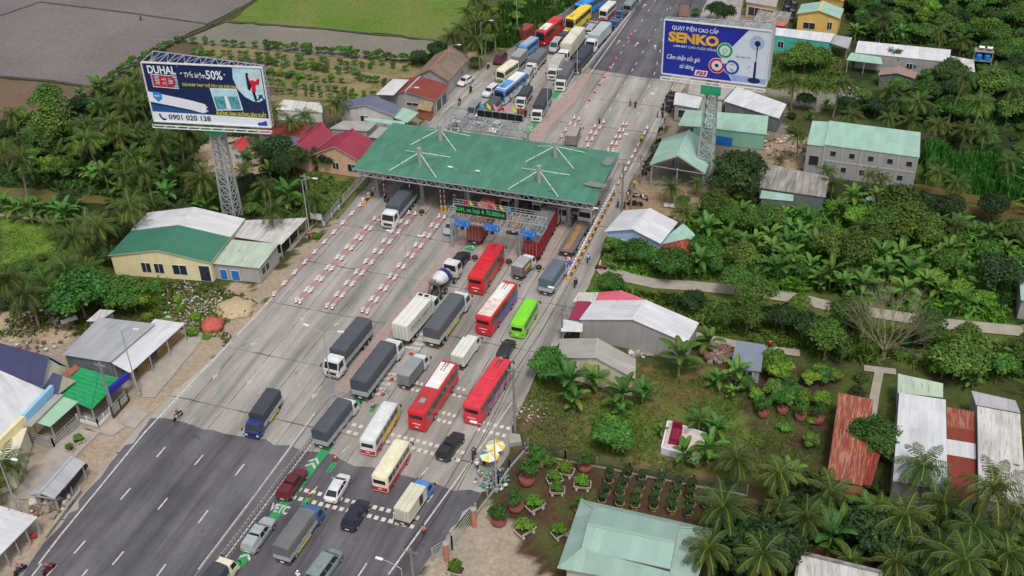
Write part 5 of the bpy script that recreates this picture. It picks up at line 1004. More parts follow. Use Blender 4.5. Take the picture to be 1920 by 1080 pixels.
def wheel(t, x, y, r, w=.24):
    k = (round(r, 2), round(w, 2), y > 0)
    if k not in _wc:
        b = B(); b.tube((0, -w/2, 0), (0, w/2, 0), r, r, 14); c = B(); s_ = 1 if y > 0 else -1; c.tube((0, s_*w*.5, 0), (0, s_*(w*.5+.012), 0), r*.58, r*.58, 10); _wc[k] = (b.mesh('wheel', [TYRE]), c.mesh('rim', [RIM]))
    o = link(_wc[k][0], 'wheel', t); o.location = (x, y, r); link(_wc[k][1], 'rim', o)
def lamps(t, L, hw, z, zr=None, s=.22, fx=0, fy=0):
    for sg in (-1, 1):
        b = B(); b.box((L/2+.01-fx, sg*(hw-.2-fy), z), (.05, s*1.3, s*.8)); b.obj('headlight', LAMP, t); b = B(); b.box((-L/2-.01, sg*(hw-.18), zr or z), (.05, s*.9, s)); b.obj('tail_light', TAILL, t)
def mirrors(t, x, hw, z, m=BLACK, s=.2):
    for sg in (-1, 1): b = B(); b.box((x, sg*(hw+.16), z), (.08, .18, s*1.6)); b.bar((x, sg*hw, z), (x, sg*(hw+.12), z), .04); b.obj('mirror', m, t)
def frust(b, xb0, xb1, hb, z0, xt0, xt1, ht, z1, mi=0, top=None):
    bo = [Vector(p) for p in ((xb0, -hb, z0), (xb1, -hb, z0), (xb1, hb, z0), (xb0, hb, z0))]; to = [Vector(p) for p in ((xt0, -ht, z1), (xt1, -ht, z1), (xt1, ht, z1), (xt0, ht, z1))]; b.hexa(bo, to, mi, top); return bo, to
def pane(q, u0, u1, v0, v1, off=.012):
    a, b_, c, d = [Vector(p) for p in q]; f = lambda u, v: (a.lerp(b_, u)).lerp(d.lerp(c, u), v); n = (b_-a).cross(d-a).normalized()*off
    return [f(u0, v0)+n, f(u1, v0)+n, f(u1, v1)+n, f(u0, v1)+n]
def glaze(t, bo, to, sides=((.05, .46), (.52, .95)), ins=.12, nm=('windshield', 'rear_window', 'side_window')):
    for k, n_ in ((1, nm[0]), (3, nm[1])): b = B(); b.poly(pane([bo[k], bo[(k+1) % 4], to[(k+1) % 4], to[k]], .06, .94, ins, .92)); b.obj(n_, GLASS, t)
    for k in (0, 2):
        b = B()
        for u0, u1 in sides:
            if k == 2: u0, u1 = 1-u1, 1-u0
            b.poly(pane([bo[k], bo[(k+1) % 4], to[(k+1) % 4], to[k]], u0, u1, ins, .9))
        b.obj(nm[2], GLASS, t)
def car(t, kind, L, m, roofm_=None):
    W_, r = {'sedan': (1.8, .32), 'suv': (1.88, .36), 'pickup': (1.86, .37), 'van': (1.9, .34)}[kind]; hw = W_/2; h = L/2; z0 = .24
    st = {'sedan': [(-h, .72, .45, .8), (-h+.1, .82, .36, .92), (-h+.35, .88, .28, .98), (-h+1, hw, z0, 1.0), (-.2, hw, z0, .98), (h-1.1, hw, z0, .94), (h-.6, .87, .26, .87), (h-.25, .8, .28, .78), (h-.05, .66, .36, .68), (h, .58, .42, .62)],
          'suv': [(-h, .84, .4, 1.05), (-h+.2, hw-.02, .34, 1.12), (-h+1, hw, .3, 1.13), (h-1.3, hw, .3, 1.1), (h-.4, .88, .32, .98), (h, .74, .42, .86)],
          'pickup': [(-h, .86, .5, .98), (-h+.15, hw, .42, 1.0), (-h+1.7, hw, .4, 1.0), (-h+1.72, hw, .38, 1.1), (h-1.4, hw, .36, 1.08), (h-.4, .88, .36, .98), (h, .74, .45, .86)],
          'van': [(-h, .86, .4, 1.1), (-h+.15, hw, .3, 1.15), (h-.9, hw, .3, 1.12), (h-.3, .86, .34, .95), (h, .74, .42, .8)]}[kind]
    b = B(); b.loft([chring(x, w, a, c, .1, .08) for x, w, a, c in st]); body = b.obj('body', m, t, smooth='auto')
    c = B()
    xb0, xb1, xt0, xt1, zt, zb = {'sedan': (-h+.35, h-1.0, -h+1.2, h-1.85, 1.44, .96), 'suv': (-h+.08, h-1.05, -h+.4, h-1.75, 1.74, 1.08), 'pickup': (-h+1.72, h-1.3, -h+2.0, h-2.1, 1.74, 1.06), 'van': (-h+.06, h-.75, -h+.2, h-1.75, 2.12 if L > 5 else 1.9, 1.1)}[kind]
    bo, to = frust(c, xb0, xb1, hw-.06, zb, xt0, xt1, hw-.24 if kind != 'van' else hw-.16, zt); c.obj('cabin', roofm_ or m, t)
    rl = B(); rl.loft([chring(x, w, zt-.02, zt+.05, .05, .01) for x, w in ((xt0+.05, hw-.3), (xt1-.05, hw-.32))]); rl.obj('roof_panel', roofm_ or m, t)
    glaze(t, bo, to, ((.06, .36), (.39, .66), (.69, .93)) if kind != 'pickup' else ((.06, .46), (.52, .92)))
    if kind == 'pickup':
        b = B(); b.box((-h+.9, 0, 1.012), (1.45, W_-.3, .02)); b.obj('cargo_bed', BLACK, t)
        if L > 5.05: b = B(); frust(b, -h+.05, -h+1.7, hw-.04, 1.02, -h+.2, -h+1.66, hw-.2, 1.66); b.obj('bed_canopy', m, t)
    for x in (-h+.85, h-.85):
        for y in (-hw+.06, hw-.06): wheel(t, x, y, r, .22)
    lamps(t, L-.04, hw-.08, .66, .8, .18, .2, .03); mirrors(t, xb1-.45, hw-.05, 1.05, m, .1)
    b = B(); b.box((-h-.0, 0, .62), (.06, .5, .13)); b.obj('number_plate', PLATE, t)
    if kind == 'van': b = B(); b.box((xt0+1.6, 0, zt+.1), (.7, .6, .12)); b.obj('roof_vent', m, t)
def bus(t, L, H, m, roof=None, big=True, skirt=None, acw=None, bandm=None, side=None):
    hw = 1.23 if big else 1.05; h = L/2; b = B()
    b.loft([chring(x, w, .32, z, .16, .05) for x, w, z in ((-h, hw-.08, H-.18), (-h+.12, hw, H-.04), (-h+.5, hw, H), (h-.8, hw, H), (h-.2, hw-.02, H-.12), (h, hw-.12, H-.5))]); b.obj('body', m, t, smooth='auto')
    if roof: b = B(); b.loft([chring(x, hw-.16, H-.01, H+.03, .03, .01) for x in (-h+.5, h-.9)]); b.obj('roof_panel', roof, t)
    wz0, wz1 = (H-1.55, H-.5) if big else (H-1.3, H-.42)
    n_ = 7 if big else 6
    for sg in (-1, 1):
        g = B(); x0, x1 = -h+.5, h-.55
        g.box(((x0+x1)/2, sg*(hw+.004), (wz0+wz1)/2), (x1-x0, .012, wz1-wz0)); gg = g.obj('side_window', BGLASS, t); e = B()
        for k in range(1, n_): e.box((x0+(x1-x0)*k/n_, sg*(hw+.014), (wz0+wz1)/2), (.07, .012, wz1-wz0))
        e.obj('window_pillar', BLACK if big else m, gg)
        if skirt: s_ = B(); s_.box((0, sg*(hw+.006), .75), (L-.5, .014, .7)); s_.obj('skirt_stripe', skirt, t)
        if side:
            s_ = B()
            for k in range(4): xx = -h+2+k*L*.19; s_.poly([(xx, sg*(hw+.018), .6), (xx+1.4, sg*(hw+.018), .6), (xx+2.3, sg*(hw+.018), wz0-.1), (xx+.9, sg*(hw+.018), wz0-.1)], 0, flip=sg > 0)
            s_.obj('side_graphic', side, t)
    g = B(); g.poly([(h+.002, -hw+.2, 1.25), (h+.002, hw-.2, 1.25), (h+.004, hw-.24, H-.52), (h+.004, -hw+.24, H-.52)]); g.obj('windshield', GLASS, t)
    g = B(); g.poly([(h-.0, -hw+.22, H-.5), (h-.0, hw-.22, H-.5), (h-.17, hw-.24, H-.16), (h-.17, -hw+.24, H-.16)]); g.obj('destination_board', GLASS, t) if big else None
    g = B(); g.box((-h-.004, 0, H-.95), (.02, hw*1.55, .62)); g.obj('rear_window', GLASS, t)
    if skirt: s_ = B(); s_.box((-h-.006, 0, .75), (.02, hw*1.9, .6)); s_.box((h+.004, 0, .62), (.02, hw*1.6, .45)); s_.obj('end_stripe', skirt, t)
    if big:
        a = B(); a.loft([chring(x, .85, H-.02, z, .08, .02) for x, z in ((h-5.2, H+.1), (h-5.0, H+.2), (h-1.6, H+.2), (h-1.3, H+.1))]); ac = a.obj('air_conditioner', acw or m, t); f = B()
        for k in range(5):
            for j in (0, 1): f.tube((h-2.6+.38*k, -.2+.4*j, H+.2), (h-2.6+.38*k, -.2+.4*j, H+.215), .12, .12, 8)
        f.obj('fan_grille', BLACK, ac)
        a = B(); a.box((-h+2.6, 0, H+.05), (.8, .8, .08)); a.obj('roof_hatch', roof or m, t)
    else:
        a = B(); a.loft([chring(x, .5, H-.02, H+z, .05, .02) for x, z in ((-.1, .05), (.05, .12), (.85, .12), (1.0, .05))]); a.obj('roof_vent', roof or m, t); a = B(); a.tube((-h+1.2, 0, H), (-h+1.2, 0, H+.08), .22, .22, 10); a.obj('roof_hatch', roof or m, t)
    for x in (-h+(2.9 if big else 1.7), h-(2.5 if big else 1.5)):
        for y in (-hw+.1, hw-.1): wheel(t, x, y, .48 if big else .38, .3)
    lamps(t, L, hw, .78, .95, .26)
    for sg in (-1, 1): b = B(); b.bar((h-.1, sg*(hw-.1), H-.45), (h+.35, sg*(hw+.1), H-.7), .06); b.box((h+.38, sg*(hw+.12), H-.95), (.1, .2, .45)); b.obj('mirror', BLACK, t)
    b = B(); b.box((-h-.012, 0, .8), (.02, .5, .16)); b.obj('number_plate', PLATE, t)
    if big: b = B(); b.box((-h-.012, 0, 1.35), (.02, 1.2, .12)); b.obj('rear_lettering_band', WHITEP, t)
def cab(t, xf, W_, H, m, L=1.9, z0=.5, name='cab', big=True):
    hw = W_/2; b = B(); zm = z0+(H-z0)*.48
    b.loft([chring(x, w, z0, z, .06, .05) for x, w, z in ((xf-L, hw, zm), (xf-.1, hw, zm), (xf, hw-.06, zm-.05))])
    bo, to = frust(b, xf-L, xf-.04, hw-.01, zm-.02, xf-L+.03, xf-(.35 if big else .5), hw-.1, H)
    c = b.obj(name, m, t, smooth='auto'); glaze(c, bo, to, ((.3, .92),), .1, ('windshield', 'rear_panel_window', 'side_window'))
    if big: d = B(); frust(d, xf-L+.1, xf-.7, hw-.35, H-.02, xf-L+.15, xf-1.1, hw-.4, H+.16); d.obj('roof_fairing', m, c)
    g = B(); g.box((xf+.01, 0, z0+(zm-z0)*.45), (.04, W_*.62, (zm-z0)*.4)); g.obj('grille', BLACK, c)
    u = B(); u.box((xf+.04, 0, z0+.02), (.16, W_-.05, .28)); u.obj('bumper', m if not big else mat('grey_bumper', (.3, .3, .3), .6), c)
    for sg in (-1, 1):
        b = B(); b.box((xf+.03, sg*(hw-.26), z0+.28), (.05, .3, .18)); b.obj('headlight', LAMP, c)
        b = B(); b.bar((xf-.15, sg*hw, H-.35), (xf+.1, sg*(hw+.22), H-.4), .05); b.box((xf+.1, sg*(hw+.22), H-.65), (.1, .18, .42)); b.obj('mirror', BLACK, c)
def truck(t, Lb, W_, H, cabm, kind='tarp', tm=None, sm=None, gap=.15, big=True, axles=1, Hc=None, Lc=None, open_back=False, yellow=False, semi=False):
    "box of length Lb behind a cab; origin under the box centre"
    hw = W_/2; xb, xf = -Lb/2, Lb/2; Lc = Lc or (2.1 if big else 1.6); zf = 1.15 if big else .85; Hc = Hc or (2.75 if big else 2.15)
    xc = xf+gap+Lc; c = B(); c.box(((xb+xc-.4)/2, 0, zf-.3), (xc-xb-.4, .8, .3)); c.box((xb+.1, 0, zf-.5), (.12, W_-.2, .12)); c.obj('chassis', CHAS, t)
    cab(t, xc, W_ if not semi else 2.4, Hc, cabm, Lc, .5 if big else .4, big=big)
    if kind == 'tarp':
        zs = zf+(H-zf)*.33; n_ = max(4, int(Lb/1.1)); b = B(); b.loft([chring(x, hw, zf, zs, .02, .02) for x in (xb, xf)]); s_ = b.obj('side_boards', sm or BODYM, t); e = B()
        for k in range(n_+1):
            for sg in (-1, 1): e.box((xb+.05+(Lb-.1)*k/n_, sg*(hw+.02), (zf+zs)/2), (.08, .05, zs-zf))
        for sg in (-1, 1): e.box((0, sg*(hw+.022), zs-.03), (Lb, .06, .07))
        e.obj('board_rib', sm or BODYM, s_)
        if yellow:
            y = B()
            for sg in (-1, 1): y.box((0, sg*(hw+.03), zf-.18), (Lb*.5, .04, .2))
            y.obj('side_guard', YST, t)
        b = B(); n2 = n_*2; rg = []
        rr = random.Random(int(Lb*100))
        for k in range(n2+1):
            x = xb-.03+(Lb+.06)*k/n2; sag = -.045 if k % 2 else 0; sag += rr.uniform(-.012, .012); w2 = hw+.03+rr.uniform(-.01, .015)-(.03 if k % 2 else 0)
            rg.append([(x, -w2, zs-.05), (x, w2, zs-.05), (x, w2, H-.22+sag), (x, w2-.08, H-.06+sag), (x, w2*.45, H+.03+sag), (x, 0, H+.06+sag), (x, -w2*.45, H+.03+sag), (x, -w2+.08, H-.06+sag), (x, -w2, H-.22+sag)])
        b.loft(rg); b.obj('tarpaulin', tm or TARP, t, smooth='auto')
        b = B(); b.box((xb-.02, 0, (zf+zs)/2), (.06, W_-.1, zs-zf-.05)); b.obj('tailgate', sm or BODYM, t)
    elif kind in ('box', 'container'):
        b = B(); hexm = [sm or BOXW, tm or sm or BOXW]; bo, to = frust(b, xb, xf, hw, zf, xb, xf, hw, H, 0, 1); b.obj('box_body', hexm, t); e = B()
        for z in (zf+.05, H-.05):
            for sg in (-1, 1): e.box((0, sg*(hw+.01), z), (Lb, .05, .09))
        for x in (xb+.04, xf-.04):
            for sg in (-1, 1): e.box((x, sg*(hw+.01), (zf+H)/2), (.09, .05, H-zf))
        e.obj('edge_rail', sm or BOXW, t)
        for sg in (-1, 1):
            d = B(); d.box((xb-.02, sg*hw*.49, (zf+H)/2), (.05, hw*.92, (H-zf)*.92)); dd = d.obj('rear_door', sm or BOXW, t); d = B(); [d.bar((xb-.06, sg*hw*f, zf+.15), (xb-.06, sg*hw*f, H-.15), .04) for f in (.2, .7)]; d.obj('locking_bar', STEEL, dd)
        if kind == 'box': q = B(); [q.box((0, sg*hw*.33, H+.012), (Lb, .03, .02)) for sg in (-1, 1)]; q.obj('roof_seam', BOXS, t)
        if kind == 'box' and open_back: d = B(); d.box((xf-1.4, -hw-.012, (zf+H)/2), (.9, .02, (H-zf)*.8)); d.obj('side_door', TARPD, t)
        if semi: c = B(); c.box((xb+Lb*.5, 0, zf-.12), (Lb, W_*.8, .2)); c.obj('trailer_frame', CHAS, t)
    elif kind == 'flat':
        b = B(); b.box((0, 0, zf+.05), (Lb, W_, .22)); [b.box((0, sg*(hw-.06), zf+.2), (Lb, .1, .1)) for sg in (-1, 1)]; bd = b.obj('deck', tm or BED, t); e = B(); e.box((0, .1, zf+.165), (Lb*.9, W_*.38, .012)); e.obj('rust_streak', BEDR, bd); e = B()
        for k in range(18): e.box((xb+.3+k*(Lb-.6)/17, 0, zf+.175), (.06, W_*.85, .02))
        e.obj('deck_crossbar', CHAS, bd)
    r = .5 if big else .4
    xs = [xc-1.25 if big else xc-1.0]+[xb+1.4+1.2*k for k in range(axles)]+([xf-1.0, xf-2.2] if semi else [])
    for x in xs:
        for y in (-hw+.16, hw-.16): wheel(t, x, y, r, .3 if big else .24)
    for sg in (-1, 1):
        b = B(); b.box((xb-.06, sg*(hw-.3), zf-.35), (.05, .3, .14)); b.obj('tail_light', TAILL, t); m_ = B(); m_.box((xs[1]-.75, sg*(hw-.2), r), (.03, .4, .5)); m_.obj('mudguard', BLACK, t)
    b = B(); b.box((xb-.06, 0, zf-.35), (.05, .45, .15)); b.obj('number_plate', PLATE, t)
def place(name, label, cat, tail, front, z, group=None, ang=None):
    A = G(*tail, z); F = G(*front, z); d = (F-A).to_2d(); c = (A+F)/2
    if ang is None: ang = math.atan2(d.y, d.x)
    t = thing(name, label, cat, (c.x, c.y, .015), ang, group); MARKS.append((' '.join(('the', *label.split()[:4])), c.to_2d())); return t, d.length
BGLASS = mat('curtained_glass', (.06, .075, .06), .15, .95, 1.3, spec=.6)
GQ = 'vehicles waiting at the toll plaza'
def addbus(label, tail, front, H, m, **k):
    big = k.get('big', True); t, L = place('bus' if big else 'minibus', label, 'bus', tail, front, H, 'coaches and minibuses in the queues'); L = max(10.2 if big else 6.2, min(12.4 if big else 8.6, L+.7)); bus(t, L, H, m, **k); return t
def longpanel(t, L, H, m, x0, x1, hm=None):
    b = B(); b.loft([chring(x, .98, H-.01, H+.06, .04, .01) for x in (x0, x1)]); b.obj('roof_panel', m, t)
    b = B(); b.box((-L/2+2.6, 0, H+.05), (.9, .75, .1)); b.obj('roof_hatch', hm or BOXS, t)
def addtruck(label, tail, front, H, W_, cabm, **k):
    t, L = place('truck', label, 'truck', tail, front, H, 'trucks in the queues'); truck(t, max(2.8, L), W_, H, cabm, **k); return t
def addcar(label, kind, tail, front, m, z=.9, L=None, **k):
    t, l_ = place({'sedan': 'sedan', 'suv': 'suv', 'pickup': 'pickup_truck', 'van': 'van'}[kind], label, {'sedan': 'car', 'suv': 'car', 'pickup': 'pickup truck', 'van': 'van'}[kind], tail, front, z, 'cars and vans in the queues'); car(t, kind, L or max(4.3, min(5.6, l_)), m, **k); return t
RWHITE = mat('roof_white', S(220, 218, 212), .6, .12, .8)
PATCH = mat('roof_worn_white', S(214, 196, 186), .7, .25, 1.2)
longpanel(addbus('red coach with a white roof unit, front row of the lower queue', (781, 769), (842, 678), 3.45, P_RED, roof=paint('dull_red', S(176, 40, 44), .6), acw=RWHITE), 12, 3.47, RWHITE, -.6, 4.9)
addbus('faded coral red coach nearest the right road edge', (885, 758), (942, 672), 3.45, P_CORAL, side=mat('blue_white_graphic', S(150, 150, 190), .5))
addbus('all red coach just before the sign gantry', (892, 516), (931, 457), 3.45, P_RED)
addbus('red coach with worn white roof and blue side waves', (907, 592), (955, 528), 3.45, P_RED, roof=PATCH, acw=RWHITE, side=mat('blue_wave_graphic', S(60, 130, 210), .5))
addbus('lime green minibus beside the right road edge', (970, 605), (996, 560), 2.75, P_GREEN, big=False)
addbus('white minibus with yellow and red tail at the rumble strips', (689, 822), (731, 754), 2.85, P_WHITE, big=False, skirt=P_RED, side=YST)
addbus('cream minibus with red skirt next to the rumble strips', (712, 890), (753, 825), 2.85, P_CREAM, big=False, skirt=P_RED)
addtruck('small truck with blue cab and off white box with an open side door', (752, 956), (785, 908), 2.75, 1.95, P_SKY, kind='box', sm=BOXC, big=False, open_back=True)
addtruck('blue cab truck under a grey tarpaulin, lowest in the queue', (524, 1026), (576, 954), 2.95, 2.15, P_BLUE, tm=TARPG, big=False, yellow=True)
addtruck('white cab truck with dark tarpaulin straddling the green lane', (597, 808), (645, 748), 3.2, 2.2, P_WHITE, tm=TARP, big=False)
addtruck('long truck with dark blue tarpaulin beside the median paving', (671, 714), (727, 641), 3.7, 2.45, P_WHITE, tm=TARP, axles=2)
t = addtruck('white refrigerated box truck left of the grey tarpaulin truck', (749, 609), (796, 555), 3.8, 2.45, P_WHITE, kind='box', sm=BOXW, axles=2)
b = B(); b.box((3.6, 0, 3.95), (.9, 2.2, .3)); b.obj('cooling_unit', BOXW, t); b = B(); [b.box((3.6, s*.5, 4.105), (.6, .7, .02)) for s in (-1, 1)]; b.obj('cooling_grille', BLACK, t)
textobj('side_lettering', 'QUOC VIET', (-3.0, -1.235, 2.2), (1, 0, 0), (0, 0, 1), 5.6, .75, mat('truck_lettering', S(150, 96, 96), .6), None, bold=.0).parent = t
b = B(); [b.poly([(3.0+.25*k, -1.262, 2.3+.28*k), (3.5+.2*k, -1.262, 2.5+.3*k), (3.4+.2*k, -1.262, 2.75+.25*k)]) for k in range(3)]; b.obj('side_emblem', BLACK, t)
addtruck('long grey tarpaulin truck right of the white box truck', (807, 616), (856, 551), 3.7, 2.45, P_WHITE, tm=mat('slate_tarpaulin', S(86, 89, 94), .7, .12, .6, bump=.03), sm=mat('cream_side_boards', S(186, 186, 172), .6), axles=2, yellow=True)
addtruck('small silver box van truck in the middle lane', (755, 704), (782, 670), 2.6, 1.85, P_WHITE, kind='box', sm=mat('dull_silver_box', S(128, 128, 132), .5, .12), tm=BOXS, big=False)
addtruck('small white box truck ahead of the red coach', (857, 667), (880, 634), 2.6, 1.9, P_WHITE, kind='box', sm=BOXW, big=False)
addtruck('truck with pale blue grey tarpaulin beside the toll island', (1022, 524), (1048, 487), 3.1, 2.2, P_WHITE, tm=TARPB, big=False)
addtruck('small grey box truck with yellow side advert', (969, 500), (986, 481), 2.6, 1.9, P_WHITE, kind='box', sm=mat('grey_box', S(112, 106, 104), .6), tm=mat('grey_box_top', S(160, 160, 160), .6), big=False).name
t = [o for o in C.objects if o.get('label') == 'small grey box truck with yellow side advert'][0]; b = B(); b.box((.2, -.965, 1.8), (1.8, .03, .5)); b.obj('side_advert', YST, t)
addtruck('rusty empty flatbed lorry with white cab at the canopy edge', (1061, 470), (1094, 414), 1.4, 2.45, P_WHITE, kind='flat', axles=2, semi=True, gap=.6)
addtruck('long maroon container lorry under the canopy edge', (996, 453), (1032, 388), 3.95, 2.45, P_WHITE, kind='container', sm=CONT_R, tm=CONT_G, axles=3, semi=True, gap=.6)
addtruck('brown container lorry behind the LED board', (888, 424), (922, 364), 3.95, 2.45, P_WHITE, kind='container', sm=CONT_B, tm=mat('container_brown_top', S(152, 92, 78), .7, .1, .4, stripe=5), axles=3, semi=True, gap=.6)
addtruck('empty lorry bed in the shade between the two containers', (962, 424), (990, 374), 1.9, 2.45, P_BLUE, kind='flat', tm=mat('plank_deck', S(110, 92, 80), .8, .2, 1), axles=2, gap=.6)
addtruck('white cab truck with blue stripe under the canopy', (1074, 384), (1088, 360), 3.0, 2.3, P_WHITE, tm=TARP)
addcar('black suv between the concrete mixer and the gantry', 'suv', (857, 492), (872, 473), P_BLACK, 1.1)
addcar('black sedan ahead of the coral red coach', 'sedan', (941, 664), (957, 637), P_BLACK, .9)
addcar('black pickup truck left of the umbrella stall', 'pickup', (829, 856), (860, 813), P_BLACK, .9, 5.2)
addcar('dark red pickup truck on the green lane', 'pickup', (530, 930), (565, 881), P_MAROON, .9, 5.3)
addcar('white sedan between the dark red pickup and the cream minibus', 'sedan', (619, 936), (646, 890), P_WHITE, .8, 4.9)
addcar('black blue suv crossing the rumble strips', 'suv', (652, 987), (681, 940), P_INDIGO, .9, 4.8)
addcar('silver pickup with covered bed on the green lane near the bottom', 'pickup', (464, 1030), (505, 972), P_SILV, .9, 5.4)
addcar('grey green van with roof vent cut by the bottom edge', 'van', (586, 1088), (630, 1028), P_GREYG, 1.3, 5.5)
addtruck('cream cab truck with dark tarpaulin at the bottom edge', (378, 1098), (412, 1056), 2.7, 2.0, P_CREAM, tm=TARPD, big=False)
addtruck('white cab truck with dark tarpaulin coming out towards the camera', (682, 596), (632, 655), 3.6, 2.45, P_WHITE, tm=TARP, sm=mat('dotted_side_boards', S(164, 168, 172), .5, .2, 3), axles=2)['label'] = 'white cab truck with dark tarpaulin alone in the left carriageway'
addtruck('deep blue cab truck with dark tarpaulin leaving on the left', (512, 729), (479, 776), 2.9, 2.1, P_NAVY, tm=TARPD, big=False, yellow=True)
addtruck('white cab truck with slate tarpaulin emerging from the canopy', (768, 346), (735, 385), 3.5, 2.45, P_WHITE, tm=mat('slate_tarp_b', S(76, 84, 92), .7, .15, .6, bump=.03), axles=2)
addcar('silver car behind the left post of the sign gantry', 'sedan', (850, 414), (840, 432), P_SILV, .9)
# upper queue, facing the camera
addtruck('white cab truck with black tarpaulin nearest the upper pink median', (1025, 166), (1009, 197), 3.0, 2.2, P_WHITE, tm=TARPD, big=False)
addtruck('small white cab tarp truck left of the upper green lane', (990, 160), (979, 177), 2.6, 2.0, P_WHITE, tm=TARPD, big=False)
addtruck('white cab truck with grey tarpaulin beside the upper median lamp', (1068, 115), (1053, 141), 3.0, 2.2, P_WHITE, tm=mat('grey_tarp_c', S(92, 94, 100), .7), big=False)
addtruck('white box truck behind the median lamp truck', (1050, 101), (1038, 121), 2.9, 2.1, P_WHITE, kind='box', sm=BOXW, tm=mat('beige_box_top', S(176, 172, 164), .6), big=False)
addcar('silver van between the blue coach and a tarp truck', 'van', (993, 127), (983, 144), P_SILV, 2.0, 5.4)
addbus('blue and white coach in the middle of the upper queue', (975, 137), (939, 166), 3.4, P_LBL, roof=RWHITE, skirt=P_WHITE, side=P_WHITE)
addbus('green and cream minibus beside the parked white sedan', (964, 113), (939, 130), 3.0, P_CREAM, big=False, skirt=P_BGRN)
addtruck('white cab truck with grey tarpaulin in the upper middle lane', (1017, 91), (999, 111), 2.9, 2.15, P_WHITE, tm=TARPG, big=False)
addtruck('deep blue cab truck with silver top in the upper left lane', (981, 91), (966, 106), 2.7, 2.1, P_NAVY, kind='box', sm=BOXS, tm=mat('pale_top', S(156, 156, 156), .6), big=False)
addbus('light blue minibus behind the brown container hut', (1000, 70), (981, 84), 2.8, P_LBL, big=False, roof=P_SILV)
addcar('silver van in the row behind the white container lorry', 'van', (1046, 71), (1037, 83), P_SILV, 2.0, 5.3)
addcar('dark grey suv between the silver van and the red coach', 'suv', (1061, 62), (1052, 72), P_DGREY, 1.2)
addtruck('long white container lorry in the upper queue', (1087, 50), (1061, 82), 3.9, 2.45, P_WHITE, kind='container', sm=BOXC, tm=mat('ivory_top', S(206, 202, 186), .6), axles=3, semi=True, gap=.5)
addtruck('black covered dump truck beside the upper median kerb', (1103, 84), (1083, 108), 3.1, 2.4, P_DGREY, tm=TARPD, sm=P_DGREY, axles=2)
addtruck('white cab lorry with a single pale container near the kerb', (1137, 41), (1113, 66), 3.4, 2.4, P_WHITE, kind='container', sm=CONT_L, tm=CONT_L, axles=2, semi=True, gap=.4)
addcar('silver van beside the pale container lorry', 'van', (1109, 48), (1101, 59), P_SILV, 2.0, 5.4)
addbus('red coach with white roof patch in the upper queue', (1043, 34), (1017, 56), 3.4, P_RED, acw=RWHITE)
addbus('yellow coach at the top of the queue', (1097, 11), (1072, 32), 3.4, P_YEL)
addbus('white minibus with red skirt at the top of the queue', (1146, 3), (1133, 15), 2.9, P_WHITE, big=False, skirt=P_RED)
addbus('bright blue coach cut by the top edge', (1118, -10), (1091, 5), 3.4, P_BBL)
addtruck('blue cab truck beside the upper median kerb', (1161, 24), (1153, 34), 2.4, 2.0, P_BLUE, kind='flat', big=False)
addtruck('second small blue cab truck nearer the top edge', (1172, 6), (1164, 16), 2.4, 2.0, P_BLUE, kind='flat', big=False)
addbus('grey green minibus at the very top beside the kerb', (1190, -8), (1177, 6), 2.7, P_GREYG, big=False)
addcar('white mpv just above the rear gantry', 'suv', (929, 162), (911, 175), P_WHITE, 1.0, 4.7)
addcar('white sedan parked at the roadside by the tiled roof house', 'sedan', (881, 144), (865, 154), P_WHITE, .9, 4.6)
addcar('dark red car beside the road shoulder at the upper left', 'suv', (943, 104), (932, 114), P_MAROON, .9, 4.5)
addcar('grey green van on the left of the rear gantry', 'van', (893, 192), (881, 208), P_GREYG, 1.8, 5.2)
addtruck('dark tarp truck just above the rear gantry', (931, 181), (903, 207), 2.9, 2.1, P_WHITE, tm=TARP, big=False)
addcar('black sedan right of the rear gantry board', 'sedan', (980, 208), (967, 222), P_BLACK, .9, 4.7)
addtruck('small truck with silver box left of the grey green van', (870, 208), (858, 221), 2.5, 1.9, P_WHITE, kind='box', sm=BOXS, big=False)
addcar('white sedan under the rear gantry lattice', 'sedan', (938, 228), (923, 243), P_WHITE, .9, 4.6)
addtruck('grey brown box truck driving away beyond the canopy', (1070, 255), (1078, 236), 2.8, 2.1, P_WHITE, kind='box', sm=mat('grey_brown_box', S(132, 122, 116), .6), tm=mat('grey_brown_top', S(156, 150, 146), .6), big=False)
addtruck('dump truck with brick load parked at the top right', (1281, 30), (1284, 10), 2.3, 2.2, P_MAROON, kind='tarp', tm=mat('brick_load', S(120, 90, 80), .9, .3, 3), big=False)
# concrete mixer
t, L = place('concrete_mixer', 'white and blue concrete mixer truck before the black suv', 'mixer truck', (811, 540), (851, 494), 2.2, 'trucks in the queues')
h = 4.2; c = B(); c.box((0, 0, .95), (8.0, .9, .3)); c.obj('chassis', CHAS, t); cab(t, h, 2.4, 2.85, P_WHITE, 2.0)
d = B(); prof = [(-3.3, .35, 3.1), (-2.9, .55, 2.95), (-1.9, 1.0, 2.55), (-.6, 1.18, 2.3), (.5, 1.12, 2.15), (1.4, .7, 2.0), (1.6, .25, 1.98)]
rings = [[(x+.2*math.cos(6.283*k/16)*0, r*math.sin(6.283*k/16), z+r*math.cos(6.283*k/16)) for k in range(16)] for x, r, z in prof]
d.loft(rings[:4], 0); d.loft(rings[3:5], 1); d.loft(rings[4:], 0); d.obj('drum', [P_WHITE, P_NAVY], t, smooth=False)
d = B(); d.bar((-3.2, -.9, 1.2), (-3.0, -.6, 3.0), .14); d.bar((-3.2, .9, 1.2), (-3.0, .6, 3.0), .14); d.bar((-3.4, 0, 3.3), (-4.2, 0, 2.2), .5, 0, .15); d.box((-3.6, 0, 3.35), (.9, .9, .35)); d.bar((-4.1, 0, 2.3), (-4.5, .3, 1.4), .4, 0, .12); d.obj('chute', mat('cement_grey_steel', S(120, 116, 106), .8, .3, 2), t)
